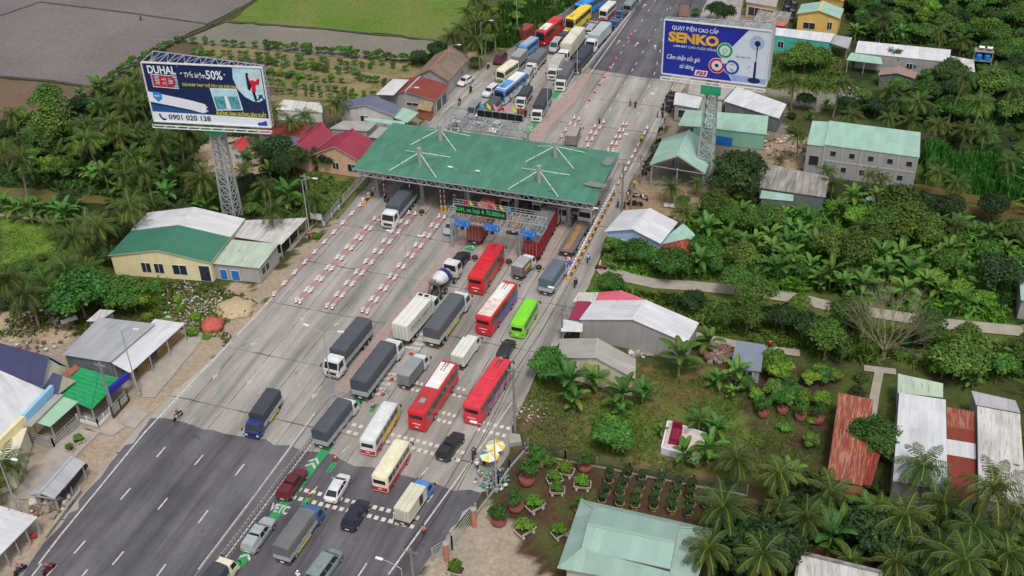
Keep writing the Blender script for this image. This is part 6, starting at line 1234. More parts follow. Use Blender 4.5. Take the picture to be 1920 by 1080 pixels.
for x in (h-1.2, h-2.6, -1.5, -2.8):
    for y in (-1.05, 1.05): wheel(t, x, y, .5, .3)
t['label'] = 'concrete mixer with white and blue drum behind the black suv'
# unhitched red container hut at the upper left shoulder
t = thing('cargo_container', 'rust brown container hut at the edge of the reeds', 'container', tuple(G(986, 68)), rad(80)); b = B(); b.box((0, 0, 1.2), (4, 2.4, 2.3)); b.obj('container_box', CONT_B, t); b = B(); [b.box((-2.02, s*.6, 1.2), (.05, 1.05, 2.1)) for s in (-1, 1)]; b.obj('container_door', CONT_B, t)
# ================================================================ PEOPLE AND MOTORBIKES
_pm = {}
SKIN = mat('skin', S(190, 140, 110), .7); HAIR = mat('hair', (.015, .012, .01), .6); TRO = mat('dark_trousers', S(44, 48, 62), .9)
def skinmesh(name, J, E_, R_):
    me = bpy.data.meshes.new(name); me.from_pydata(J, E_, []); o = bpy.data.objects.new(name, me); C.objects.link(o)
    m = o.modifiers.new('s', 'SKIN'); m.use_smooth_shade = True
    if not me.skin_vertices: me.attributes
    o.modifiers.new('u', 'SUBSURF').levels = 1
    if len(me.skin_vertices) == 0:
        bpy.context.view_layer.objects.active = o; o.select_set(True); bpy.ops.mesh.customdata_skin_add()
    for k, r in enumerate(R_): me.skin_vertices[0].data[k].radius = (r, r)
    me.skin_vertices[0].data[0].use_root = True
    dg = bpy.context.evaluated_depsgraph_get(); dg.update(); r = bpy.data.meshes.new_from_object(o.evaluated_get(dg)); bpy.data.objects.remove(o); r.name = name; return r
POSES = {
 'stand': dict(hip=.92, kl=(.04, .1, .48), kr=(-.02, -.1, .48), fl=(.02, .12, .06), fr=(-.06, -.12, .06), el=(-.02, .3, 1.12), er=(.02, -.3, 1.12), hl=(.1, .3, .86), hr=(.08, -.32, .86), lean=0),
 'walk': dict(hip=.9, kl=(.18, .1, .5), kr=(-.06, -.1, .46), fl=(.32, .1, .06), fr=(-.36, -.1, .12), el=(-.14, .28, 1.14), er=(.1, -.28, 1.12), hl=(-.1, .3, .9), hr=(.3, -.28, .98), lean=.06),
 'ride': dict(hip=.78, kl=(.4, .2, .72), kr=(.4, -.2, .72), fl=(.3, .2, .3), fr=(.3, -.2, .3), el=(.2, .32, .98), er=(.2, -.32, .98), hl=(.52, .3, .95), hr=(.52, -.3, .95), lean=.12)}
def bodymesh(pose):
    if pose in _pm: return _pm[pose]
    q = POSES[pose]; h = q['hip']; ln = q['lean']; ch = (ln*.7, 0, h+.33); nk = (ln, 0, h+.53)
    J = [(0, 0, h), ch, nk, (ln+.02, 0, h+.64), (ln+.03, 0, h+.76), (0, .1, h-.04), q['kl'], q['fl'], (q['fl'][0]+.2, q['fl'][1], q['fl'][2]-.02), (0, -.1, h-.04), q['kr'], q['fr'], (q['fr'][0]+.2, q['fr'][1], q['fr'][2]-.02), (ln*.9, .19, h+.47), q['el'], q['hl'], (ln*.9, -.19, h+.47), q['er'], q['hr']]
    E_ = [(0, 1), (1, 2), (2, 3), (3, 4), (0, 5), (5, 6), (6, 7), (7, 8), (0, 9), (9, 10), (10, 11), (11, 12), (2, 13), (13, 14), (14, 15), (2, 16), (16, 17), (17, 18)]
    R_ = [.15, .16, .08, .075, .1, .1, .07, .045, .04, .1, .07, .045, .04, .07, .048, .035, .07, .048, .035]
    me = skinmesh('body_'+pose, J, E_, R_); me.materials.append(SKIN); _pm[pose] = me; return me
def shirtmesh(pose, hexc):
    k = (pose, hexc)
    if k in _pm: return _pm[k]
    q = POSES[pose]; h = q['hip']; ln = q['lean']; b = B()
    def rg(c, rx, ry, n=10): return [(c[0]+rx*math.cos(6.283*i/n), c[1]+ry*math.sin(6.283*i/n), c[2]) for i in range(n)]
    b.loft([rg((0, 0, h-.02), .17, .2), rg((ln*.3, 0, h+.15), .16, .19), rg((ln*.7, 0, h+.36), .18, .23), rg((ln*.9, 0, h+.5), .13, .2), rg((ln, 0, h+.56), .07, .09)])
    for s, e in ((.19, q['el']), (-.19, q['er'])): b.tube((ln*.9, s, h+.47), e, .09, .07, 8)
    me = b.mesh('shirt', [mat('shirt_%d_%d_%d' % hexc, S(*hexc), .85)], smooth=True); _pm[k] = me; return me
def legmesh(pose):
    k = (pose, 'legs')
    if k in _pm: return _pm[k]
    q = POSES[pose]; h = q['hip']; b = B()
    for s, kn, f in ((.1, q['kl'], q['fl']), (-.1, q['kr'], q['fr'])): b.tube((0, s, h), kn, .12, .09, 8); b.tube(kn, (f[0], f[1], f[2]+.06), .09, .065, 8)
    b.tube((0, 0, h-.08), (0, 0, h+.06), .17, .17, 10); me = b.mesh('trousers', [TRO], smooth=True); _pm[k] = me; return me
def headmesh(col_, helmet):
    k = ('head', col_, helmet)
    if k in _pm: return _pm[k]
    b = B(); b.ball((0, 0, 0), .135 if helmet else .115, 0, 12, 8, 1.0, True); me = b.mesh('helmet' if helmet else 'hair', [HAIR if not helmet else mat('helmet_%d_%d_%d' % col_, S(*col_), .35)], smooth=True); _pm[k] = me; return me
_face = None
def person(px, label=None, shirt=(200, 200, 205), pose='stand', helmet=None, face=0, parent=None, z=0, loc=None, group='people on the plaza and roadside'):
    global _face
    t = thing('person', label, 'person', loc or tuple(G(*px)), face, group)
    link(bodymesh(pose), 'body', t); link(shirtmesh(pose, shirt), 'shirt', t); link(legmesh(pose), 'trousers', t)
    q = POSES[pose]; o = link(headmesh(helmet or (0, 0, 0), bool(helmet)), 'helmet' if helmet else 'hair', t); o.location = (q['lean']+.03, 0, q['hip']+.74)
    if _face is None:
        b = B(); 
        for s in (-1, 1): b.box((.1, s*.04, .02), (.02, .03, .016)); 
        b.box((.112, 0, -.01), (.03, .025, .04)); b.box((.1, 0, -.05), (.02, .05, .012)); _face = b.mesh('facial_features', [mat('face_dark', S(90, 50, 44), .7)])
    o = link(_face, 'facial_features', t); o.location = (q['lean']+.03, 0, q['hip']+.76)
    return t
def motorbike(px, label, col_=(40, 40, 46), face=0, rider=None, helmet=None, group='motorbikes', loc=None, ridlab=None):
    m = mat('bike_%d_%d_%d' % col_, S(*col_), .35, .05)
    p = loc or tuple(G(*px)); t = thing('motorbike', label, 'motorbike', p, face, group)
    k = ('bike', col_)
    if k not in _pm:
        fr = B(); fr.loft([[(x, -w, z0), (x, w, z0), (x, w, z1_), (x, -w, z1_)] for x, w, z0, z1_ in ((-.75, .08, .62, .74), (-.3, .16, .42, .74), (.05, .14, .34, .62), (.3, .12, .34, .6), (.45, .18, .4, .95), (.52, .1, .6, 1.0))])
        se = B(); se.loft([[(x, -w, .72), (x, w, .72), (x, w, .8), (x, -w, .8)] for x, w in ((-.75, .1), (-.5, .15), (-.1, .14), (.1, .08))])
        hb = B(); hb.bar((.38, -.33, 1.02), (.38, .33, 1.02), .035); hb.bar((.38, 0, 1.0), (.68, 0, .3), .07); [hb.bar((.38, s*.3, 1.02), (.36, s*.34, 1.16), .02) for s in (-1, 1)]; hb.box((.56, 0, .92), (.08, .16, .14))
        wh = []
        for x in (-.6, .7): w = B(); w.tube((x, -.05, .29), (x, .05, .29), .29, .29, 14); w.tube((x, -.06, .29), (x, .06, .29), .1, .1, 8); wh.append(w.mesh('wheel', [TYRE]))
        _pm[k] = (fr.mesh('frame', [m]), se.mesh('saddle', [BLACK]), hb.mesh('handlebar', [BLACK]), wh)
    a, b_, c, w = _pm[k]; link(a, 'frame', t); link(b_, 'saddle', t); link(c, 'handlebar', t); [link(x, 'wheel', t) for x in w]
    if rider:
        v = Vector(p)+Vector((math.cos(face)*-.2, math.sin(face)*-.2, 0)); person(None, ridlab or ('rider of the '+label), rider, 'ride', helmet, face, loc=tuple(v), group='motorbike riders')
    return t
UPR, DNR = rad(96), rad(276)
motorbike((889, 856), 'dark scooter right of the black pickup', (40, 44, 60), UPR, (50, 60, 90), (40, 40, 50), ridlab='rider in dark blue on the scooter beside the black pickup')
motorbike((335, 784), 'white scooter alone on the left concrete lanes', (196, 196, 200), rad(262), (60, 60, 64), (120, 120, 116), ridlab='rider in grey on the white scooter at the left lanes')
motorbike((93, 1072), 'red motorbike at the bottom left on the asphalt', (150, 30, 40), rad(80), (90, 40, 70), (200, 60, 70), ridlab='rider in dark purple at the bottom left on the asphalt')
motorbike((39, 1074), 'dark bicycle style bike on the dirt shoulder at the bottom left', (50, 50, 60), rad(80), (70, 80, 110), (220, 40, 40), ridlab='rider with red cap on the dirt shoulder')
motorbike((883, 173), 'dark scooter near the parked white sedan', (30, 30, 36), DNR, (40, 40, 44), (60, 60, 60), ridlab='rider in black on the shoulder near the white sedan')
motorbike((862, 196), 'white scooter passing the brick red shop', (200, 200, 205), DNR, (40, 40, 46), (70, 70, 70), ridlab='rider in black on the white scooter by the shop')
motorbike((916, 128), 'scooter between the tiled roof house and the queue', (60, 60, 66), DNR, (190, 190, 196), (60, 60, 60), ridlab='rider in white beside the tiled roof house')
motorbike((1131, 478), 'dark scooter parked beside the blue shop bushes', (40, 46, 66), rad(262), (60, 70, 110), (50, 50, 60), ridlab='rider in blue stopped beside the blue shop bushes')
motorbike((1126, 505), 'red motorbike with basket at the fork of the path', (170, 40, 40), rad(10), (210, 200, 190), (220, 220, 220), ridlab='rider in pale shirt on the red motorbike at the path fork')
motorbike((1079, 536), 'dark motorbike on the roadside strip before the pink roof', (60, 54, 60), UPR, (60, 50, 60), (60, 50, 50), ridlab='rider in brown on the strip before the pink roof')
motorbike((1103, 490), 'bicycle on the roadside strip by the striped kerb', (120, 150, 190), UPR, (150, 190, 226), None, ridlab='cyclist in light blue by the striped kerb')
for i, (x, y, c_) in enumerate(((1195, 370, (170, 170, 176)), (1208, 374, (210, 210, 214)), (1185, 384, (30, 30, 34)), (1196, 386, (90, 24, 34)))):
    motorbike((x, y), ['grey scooter parked on the dirt beside two others', 'white scooter parked farthest right on the dirt', 'black motorbike parked near the striped kerb group', 'maroon motorbike lying close to the black one on the dirt'][i], c_, rad((20, 150, 200, 190)[i]))
for i in range(14):
    x = 1262-i*.9-(i % 3)*2; y = 178+i*2.6; auto(motorbike((x, y), None, [(30, 30, 36), (90, 24, 34), (150, 150, 156), (40, 60, 110)][i % 4], rad(170+i*13 % 30), group='parked bikes'), ['black', 'maroon', 'silver', 'blue'][i % 4]+' motorbike parked', 'motorbikes parked')
for i, (x, y) in enumerate(((1224, 300), (1218, 306), (1214, 314), (1211, 322), (1206, 330), (1228, 292), (1234, 268), (1238, 246), (1232, 282))): auto(motorbike((x, y), None, [(30, 30, 36), (80, 30, 40)][i % 2], rad(190+i*9), group='parked bikes'), ['black', 'dark red'][i % 2]+' motorbike parked', 'motorbikes parked')
for i in range(16): auto(motorbike((1478-i*.6+(i % 2)*12, 6+i*2.4), None, [(40, 40, 46), (150, 150, 156), (40, 60, 130)][i % 3], rad(180), group='parked bikes'), ['black', 'silver', 'blue'][i % 3]+' motorbike parked in rows', 'motorbikes parked in rows')
for px, lab, c_, po, he, f in (
  ((1182, 200), 'person in grey walking on the empty upper carriageway, left one', (110, 110, 116), 'walk', None, 200), ((1191, 203), 'person in dark top on the empty upper carriageway, right one', (60, 60, 70), 'walk', None, 100), ((1124, 233), 'person in teal shirt among the upper barriers', (40, 130, 150), 'stand', None, 260),
  ((1202, 268), 'person in yellow vest near the right barrier line', (220, 220, 60), 'stand', (120, 130, 130), 260), ((1233, 221), 'person with yellow helmet and blue shirt at the right roadside', (110, 150, 200), 'stand', (220, 200, 60), 200), ((1242, 222), 'person in black beside the parked motorbikes, left one', (30, 30, 34), 'stand', None, 90), ((1246, 233), 'person in black beside the parked motorbikes, right one', (36, 36, 40), 'stand', None, 20),
  ((895, 881), 'person in white shirt walking towards the umbrella stall', (220, 220, 224), 'walk', (220, 220, 220), 100), ((795, 1004), 'person in orange brown on the right shoulder line', (190, 120, 90), 'walk', None, 80), ((561, 1090), 'person with white helmet at the bottom edge', (230, 230, 200), 'stand', (235, 235, 235), 90),
  ((581, 450), 'person in red shirt beside the carport lamp post', (200, 30, 40), 'stand', None, 300), ((1123, 386), 'person in pale teal crossing beside the canopy corner', (120, 190, 190), 'walk', None, 60), ((1177, 374), 'person in white at the roadside group', (210, 210, 214), 'stand', None, 30), ((1181, 366), 'person in black at the roadside group', (34, 34, 40), 'stand', None, 200), ((1189, 352), 'person in yellow on the dirt beside the road', (224, 210, 60), 'stand', None, 220), ((1171, 391), 'person in dark clothes leaning by the pole', (40, 40, 44), 'stand', None, 180), ((1158, 390), 'person in grey at the road edge left of the group', (70, 70, 80), 'stand', None, 180), ((1223, 286), 'person in dark blue walking beside the open shed', (40, 50, 90), 'walk', None, 250),
  ((265, 39), 'farmer in dark clothes alone on the ploughed field', (60, 56, 66), 'walk', None, 200), ((1442, 655), 'person in red at the garden path', (200, 30, 40), 'stand', None, 90), ((853, 377), 'person in white shirt under the canopy near the boom gate', (200, 200, 210), 'walk', None, 250), ((776, 385), 'person in orange vest at the barrier end of the lane', (236, 130, 40), 'stand', None, 180), ((1122, 12), 'person in pale blue walking between the upper buses', (170, 200, 220), 'walk', None, 200), ((1262, 312), 'person in blue under the open shed', (40, 80, 170), 'stand', None, 200), ((34, 1030), 'person in purple squatting under the white stall roof', (90, 50, 110), 'stand', None, 20), ((908, 873), 'seller in red under the umbrellas', (190, 50, 50), 'stand', None, 180)):
    person(px, lab, c_, po, he, rad(f))
# ================================================================ BARRIERS
BWH = mat('barrier_white', S(226, 226, 226), .5); BRD = mat('barrier_red', S(158, 56, 66), .6, .2, 2); BPK = mat('barrier_faded_pink', S(196, 130, 130), .6)
def mk_barrier():
    t = thing('barrier_post', 'x', 'barrier', (0, 0, 0))
    b = B(); b.tube((0, 0, 0), (0, 0, .26), .27, .24, 12, 0); b.obj('base', BRD, t); b = B(); b.tube((0, 0, .26), (0, 0, .4), .22, .14, 12); b.tube((0, 0, .42), (0, 0, .7), .09, .09, 8); b.ball((0, 0, .72), .15, 0, 8, 6); b.obj('top', BWH, t)
    for s in (-.13, .13):
        b = B()
        for k in range(4): b.bar((.75*k+.1, s, .5), (.75*k+.85, s, .5), .085, (k == 1 or k == 2)*1)
        b.obj('rail', [BWH, BPK], t)
    return t
bp_ = mk_barrier(); PROTO[bp_.name] = list(bp_.children)
EN = 'first second third fourth fifth sixth seventh eighth ninth tenth eleventh twelfth'.split()
def barrow(a, b_, n_, lab, grp, end=True):
    P, Q = G(*a, .3), G(*b_, .3); d = Q-P; an = math.atan2(d.y, d.x); sc = (d.length/(n_-1))/3.1
    for k in range(n_):
        p = P.lerp(Q, k/(n_-1)); r = dup(bp_, (p.x, p.y, 0), an, 1, lab.replace('barrier post in the', 'barrier post, '+(EN[k]+' from near end of the').replace('first from', 'at')), grp)
        for ch in r.children: 
            if ch.name.startswith('rail'): ch.scale = (sc, 1, 1); 
        if k == n_-1:
            for ch in list(r.children):
                if ch.name.startswith('rail'): bpy.data.objects.remove(ch)
barrow((513, 553), (676, 385), 10, 'red and white barrier post in the leftmost row', 'leftmost barrier row')
barrow((555, 565), (703, 410), 9, 'red and white barrier post in the second row left line', 'second barrier row, left line'); barrow((562, 567), (712, 412), 9, 'red and white barrier post in the second row right line', 'second barrier row, right line')
barrow((612, 575), (767, 399), 10, 'red and white barrier post in the third row left line', 'third barrier row, left line'); barrow((623, 577), (779, 401), 10, 'red and white barrier post in the third row right line', 'third barrier row, right line')
barrow((679, 583), (824, 406), 10, 'red and white barrier post in the fourth row left line', 'fourth barrier row, left line'); barrow((688, 586), (834, 408), 10, 'red and white barrier post in the fourth row right line', 'fourth barrier row, right line')
for a, b_, n_, nm in (((1053, 256), (1077, 221), 4, 'row by the upper grey truck, left line'), ((1062, 262), (1086, 223), 4, 'row by the upper grey truck, right line'), ((1100, 262), (1116, 237), 3, 'second upper row, left line'), ((1095, 285), (1132, 229), 6, 'second upper row, right line'), ((1140, 282), (1169, 233), 5, 'third upper row, left line'), ((1149, 283), (1175, 233), 5, 'third upper row, right line'), ((1146, 368), (1214, 240), 12, 'upper line at the right road edge')):
    barrow(a, b_, n_, 'barrier post in the '+nm, nm)
retire(bp_)
def striped(a, b_, lab, cols, h=1.0, up=True):
    P, Q = G(*a), G(*b_); L_ = (Q-P).length; d = (Q-P).normalized(); t = thing('striped_kerb_barrier', lab, 'barrier', tuple((P+Q)/2), 0); an = math.atan2(d.y, d.x); n_ = int(L_/1.0); kb = B()
    for k in range(n_): kb.box(P+d*(k+.5)*L_/n_+Vector((0, 0, .15)), (L_/n_, .42, .3), k % 2, an)
    kb.obj('kerb_block', cols, t, world=True)
    if up:
        for k in range(0, n_, 1 + (h < .9)): pb_ = B(); c = P+d*(k+.5)*L_/n_+Vector((-.12, 0, -.14)); pb_.box(c+Vector((0, 0, .44+h/2)), (.42, .3, h), 0, an); pb_.box(c+Vector((0, 0, .44+h*.3)), (.43, .31, h*.3), 1, an); pb_.obj('marker_post', [BWH, mat('marker_pink', S(214, 120, 110), .6)], t, world=True)
striped((1065, 526), (1154, 359), 'long striped kerb with white marker posts along the right lane', [YEL, HAZ])
striped((680, 384), (738, 322), 'maroon white and yellow striped kerb left of the tarp truck', [YEL, mat('kerb_maroon', S(96, 30, 40), .7)], .7)
# boom gates
for i, (x, y) in enumerate(((723, 374), (772, 386), (829, 396), (836, 396))):
    p = G(x, y); t = thing('boom_gate', ['raised boom gate left of the white cab tarp truck', 'raised boom gate right of the white cab tarp truck', 'left one of two raised boom gates near the gantry', 'right one of two raised boom gates near the gantry'][i], 'barrier gate', tuple(p), 0, 'raised boom gates'); b = B(); b.box((0, 0, .5), (.35, .45, 1.0)); b.obj('motor_box', YEL if i else BLACK, t); b = B()
    for k in range(7): b.bar((0, -.25, .9+k*.5), (0, -.25, 1.4+k*.5), .12, k % 2)
    b.obj('boom', [BWH, BRD], t)
# cones
def mk_cone():
    t = thing('traffic_cone', 'x', 'cone', (0, 0, 0)); b = B(); b.box((0, 0, .03), (.42, .42, .06)); b.obj('foot', BLACK, t); b = B(); b.tube((0, 0, .06), (0, 0, .4), .17, .1, 10, 0, False); b.tube((0, 0, .4), (0, 0, .55), .1, .075, 10, 1, False); b.tube((0, 0, .55), (0, 0, .8), .075, .03, 10, 0); b.obj('shell', [mat('cone_orange', S(232, 60, 40), .5), BWH], t); return t
cn = mk_cone(); PROTO[cn.name] = list(cn.children)
for i, (x, y) in enumerate(((1183, 68), (1178, 75), (1169, 90), (1155, 113), (1143, 130), (1133, 146), (1124, 160), (1115, 174), (1105, 189), (1145, 73), (735, 712), (718, 740), (699, 763), (629, 862), (581, 930), (771, 664), (932, 199))):
    auto(dup(cn, tuple(G(x, y)), 0, 1.25), 'orange traffic cone', 'traffic cones')
retire(cn)
# ================================================================ POLES, LAMPS, FENCES, WIRES
POLEM = mat('lamp_pole_grey', S(160, 164, 166), .5, .08)
def lamp(px, top, arms=((1, 0),), lab='', H=None, aw=2.2):
    p = G(*px); zs = np.arange(4, 16, .1); H = H or min(zs, key=lambda z: abs(PX((p.x, p.y, z))[1]-top)); t = thing('street_lamp', lab, 'street lamp', tuple(p), 0, 'street lamps'); b = B(); b.tube((0, 0, 0), (0, 0, H), .11, .06, 8); b.box((0, 0, .25), (.4, .4, .5)); b.obj('pole', POLEM, t)
    for ax, ay in arms:
        b = B(); q = [Vector((ax*aw*f, ay*aw*f, H-.02+.75*math.sin(f*1.5))) for f in (0, .35, .7, 1)]
        for u, v in zip(q, q[1:]): b.tube(u, v, .05, .045, 6)
        arm = b.obj('arm', POLEM, t); h = B(); e = q[-1]; dv_ = Vector((ax, ay, .05)).normalized(); h.bar(e-dv_*.1, e+dv_*.75, .3, 0, .12); h.obj('lamp_head', LAMP, arm)
for a in (((624, 745), 626, ((-1, .1), (1, .1)), 'two armed lamp on the median paving beside the white cab truck'), ((769, 559), 447, ((-1, .1), (1, .1)), 'two armed lamp between the barrier rows and the pavement'), ((873, 390), 325, ((-1, .1), (1, .1)), 'two armed lamp standing before the canopy front edge'),
          ((261, 742), 620, ((1, 0),), 'lamp in front of the tin roof shop'), ((931, 922), 808, ((-1, 0),), 'lamp beside the umbrella stall'), ((1064, 617), 552, ((-1, 0),), 'lamp beside the long white roof house'), ((1143, 455), 402, ((-1, 0),), 'lamp beside the blue shop'), ((581, 440), 338, ((1, 0),), 'lamp beside the carport'),
          ((904, 114), 42, ((1, 0),), 'lamp among the palms at the upper left shoulder'), ((765, 228), 168, ((1, 0),), 'lamp in front of the slate roof house'), ((844, 152), 88, ((1, 0),), 'lamp beside the tiled roof house'), ((1082, 151), 66, ((1, 0), (-1, 0)), 'tall lamp on the upper median'), ((1027, 227), 134, ((-1, 0), (1, 0)), 'lamp on the lower end of the upper median'), ((36, 962), 862, ((1, 0),), 'lamp beside the kiosk at the left edge'),
          ((1244, 240), 185, ((-1, 0),), 'lamp at the right roadside beside the parked motorbikes'), ((1197, 300), 262, ((-1, 0),), 'lamp beside the open market shed'), ((760, 1130), 1066, ((-1, 0),), 'lamp at the bottom edge of the right shoulder'), ((970, 60), 0, ((1, 0),), 'lamp at the edge of the reeds')):
    lamp(a[0], a[1], a[2], a[3])
def pole(px, top, lab, conc=True):
    p = G(*px); zs = np.arange(3, 16, .1); H = min(zs, key=lambda z: abs(PX((p.x, p.y, z))[1]-top)); t = thing('utility_pole', lab, 'pole', tuple(p), 0, 'utility poles'); b = B(); b.tube((0, 0, 0), (0, 0, H), .2, .13, 8); b.obj('shaft', WOODP, t); b = B(); b.bar((-.9, 0, H-.5), (.9, 0, H-.5), .12); [b.tube((s, 0, H-.44), (s, 0, H-.2), .07, .07, 6) for s in (-.8, -.3, .3, .8)]; b.obj('crossarm', WOODP, t); return Vector((p.x, p.y, H-.3))
P1_ = pole((966, 815), 690, 'concrete utility pole at the right road edge by the banana plants'); P2_ = pole((1166, 395), 305, 'utility pole at the right edge beside the canopy corner'); P3_ = pole((215, 778), 680, 'weathered pole before the green net canopy'); P4_ = pole((1054, 640), 585, 'pole before the long white roof house'); P5_ = pole((1200, 342), 290, 'pole on the dirt beside the open shed'); P6_ = pole((583, 410), 326, 'white pole behind the carport lamp'); P7_ = pole((1183, 390), 350, 'short wooden pole at the roadside group'); P8_ = pole((778, 1110), 1030, 'pole at the bottom right shoulder')
P9_ = pole((1303, 345), 300, 'thin pole beside the right billboard tower') 
def wire(a, b_, sag=1.2, w=.045, lab=''):
    bb = B(); n_ = 12; pts = [a.lerp(b_, k/n_)-Vector((0, 0, sag*4*(k/n_)*(1-k/n_))) for k in range(n_+1)]
    for u, v in zip(pts, pts[1:]): bb.bar(u, v, w)
    o = bb.obj('overhead_cable', HAZ); return tag(o, lab, 'cable', 'overhead cables')
for i, dx in enumerate((-.8, .3)):
    wire(P1_+Vector((dx, 0, 0)), P2_+Vector((dx, 0, 0)), 2.5, .06, ['left', 'right'][i]+' black cable from the road edge pole up to the canopy corner pole'); wire(P8_+Vector((dx, 0, 0)), P1_+Vector((dx, 0, 0)), 1.5, .06, ['left', 'right'][i]+' black cable crossing the lower right shoulder')
wire(P2_, P5_, .6, .05, 'cable between the canopy corner pole and the shed pole'); wire(G(1200, 342, 8), G(1262, 150, 8), 1, .05, 'cable running along the right roadside beyond the canopy')
wire(P3_, G(170, 770, 3), .3, .04, 'slack cable from the weathered pole to the net canopy')
# median fence with hooped pickets
mf = thing('median_fence', 'grey picket fence along the lower median', 'fence', tuple(G(483, 960))); pts = [G(*p, .05) for p in ((590, 822), (583, 831), (532, 897), (467, 985), (404, 1068), (392, 1085))]; L_ = [0]
for a, b_ in zip(pts, pts[1:]): L_.append(L_[-1]+(b_-a).length)
fb = B(); n_ = int(L_[-1]/.62)
for k in range(n_):
    s_ = k*.62; i = max(j for j in range(len(L_)-1) if L_[j] <= s_); p = pts[i].lerp(pts[i+1], (s_-L_[i])/(L_[i+1]-L_[i])); d = (pts[i+1]-pts[i]).normalized(); nn = Vector((-d.y, d.x, 0))
    fb.bar(p-nn*.3, p-nn*.12+Vector((0, 0, 1.0)), .07); fb.bar(p+nn*.3, p+nn*.12+Vector((0, 0, 1.0)), .07); fb.bar(p-nn*.12+Vector((0, 0, 1.0)), p+nn*.12+Vector((0, 0, 1.0)), .07); fb.bar(p+nn*.3, p+nn*.5, .05)
rb = fb
for a, b_ in zip(pts, pts[1:]): rb.bar(a+Vector((0, 0, .98)), b_+Vector((0, 0, .98)), .06); rb.bar(a+Vector((0, 0, .5)), b_+Vector((0, 0, .5)), .05)
rb.obj('railing', mat('fence_grey', S(150, 148, 146), .7, .15), mf, world=True)
def kerbwall(name, pts, w, h, m, lab, cat='wall'):
    P = gp(pts); t = thing(name, lab, cat, tuple(P[0])); bb = B()
    for a, b_ in zip(P, P[1:]): bb.bar(a+Vector((0, 0, h/2)), b_+Vector((0, 0, h/2)), w, 0, h)
    bb.obj('coping', m, t, world=True); return t
kerbwall('median_barrier', [(1212, -12), (1180, 32), (1140, 80), (1108, 120), (1092, 138)], .5, .8, CONC, 'concrete barrier wall between the upper queue and the empty carriageway')
def fence(name, pts, h, lab, n_sp=2.5, mesh_=True, wallh=.4, pm=CONC, rails=3, rm=None):
    P = gp(pts); t = thing(name, lab, 'fence', tuple((P[0]+P[-1])/2)); wb, rb = B(), B()
    for a, b_ in zip(P, P[1:]):
        n_ = max(1, int((b_-a).length/n_sp))
        if wallh: wb.bar(a+Vector((0, 0, wallh/2)), b_+Vector((0, 0, wallh/2)), .2, 0, wallh)
        for k in range(n_+1):
            p = a.lerp(b_, k/n_); q = B(); q.bar(p, p+Vector((0, 0, h)), .16); q.obj('fence_post', pm, t, world=True)
        for k in range(rails): z = wallh+(h-wallh)*(k+1)/rails-.05; rb.bar(a+Vector((0, 0, z)), b_+Vector((0, 0, z)), .05)
        if mesh_:
            L__ = (b_-a).length
            for k in range(int(L__/.3)): p = a.lerp(b_, k*.3/L__); rb.bar(p+Vector((0, 0, wallh)), p+Vector((0, 0, h-.1)), .012 if rm else .025)
    if wallh: wb.obj('base_wall', pm, t, world=True)
    rb.obj('rail', rm or STEEL, t, world=True)
bx_ = B(); bx_.bar(G(150, 918, .5), G(84, 1006, .5), .22); tag(bx_.obj('railing_beam', CONC), 'long pale beam lying along the dirt shoulder beside the kiosk', 'beam')
bx_ = B(); bx_.box(G(62, 1004, .25), (.6, .5, .5), 0, .4); bx_.box(G(62, 1004, .52), (.66, .56, .05), 0, .4); tag(bx_.obj('cool_box', REDP), 'small red cool box on the dirt beside the white stall roof', 'box')
fence('mesh_fence', [(606, 425), (640, 385), (700, 320)], 1.6, 'mesh fence with concrete footing along the grassy lot', 3)
fence('guard_rail', [(608, 424), (636, 393)], .9, 'low white guard rail beside the plaza edge', 2, False, 0, WHITEP, 2)
fence('garden_fence', [(985, 850), (1060, 865), (1180, 888), (1300, 912), (1400, 930)], 1.8, 'dark mesh fence behind the rows of potted kumquats', 3, True, .2, WOODP, 3, mat('dark_mesh', (.06, .06, .06), .7))
fence('roadside_fence', [(990, 840), (955, 880), (935, 910), (893, 965)], 1.6, 'mesh fence on a low wall right of the umbrella stall', 2.5, True, .35, CONC, 3, mat('dark_mesh', (.06, .06, .06), .7))
fence('steel_gate_fence', [(893, 968), (848, 1030), (812, 1052)], 2.2, 'light steel rail fence at the garden entrance', 4, False, 0, STEEL, 5)
fence('picket_fence', [(147, 790), (185, 800), (208, 778)], 1.3, 'white picket fence in front of the net canopy', 1.2, True, .5, WHITEP)
fence('grille_fence', [(60, 826), (102, 838), (150, 792)], 1.5, 'grey grille fence around the awning porch', 2, True, .1, mat('fence_grey', S(150, 148, 146)))
fence('gate', [(213, 784), (242, 752)], 2.0, 'dark panelled driveway gate under the royal blue fascia', 1.3, True, .2, P_BLACK)
for i, (x, y) in enumerate(((838, 1050), (889, 985))):
    t = thing('brick_pillar', ['brick gate pillar nearest the bottom edge', 'brick gate pillar farther up beside the mesh fence'][i], 'pillar', tuple(G(x, y)), 0, 'brick gate pillars'); b = B(); b.tube((0, 0, 0), (0, 0, 2.6), .3, .3, 14); b.obj('shaft', mat('brick_orange', S(186, 118, 88), .9, .2, 3, bump=.02), t); b = B(); b.tube((0, 0, 2.6), (0, 0, 2.75), .36, .36, 14); b.obj('cap', CONC, t)
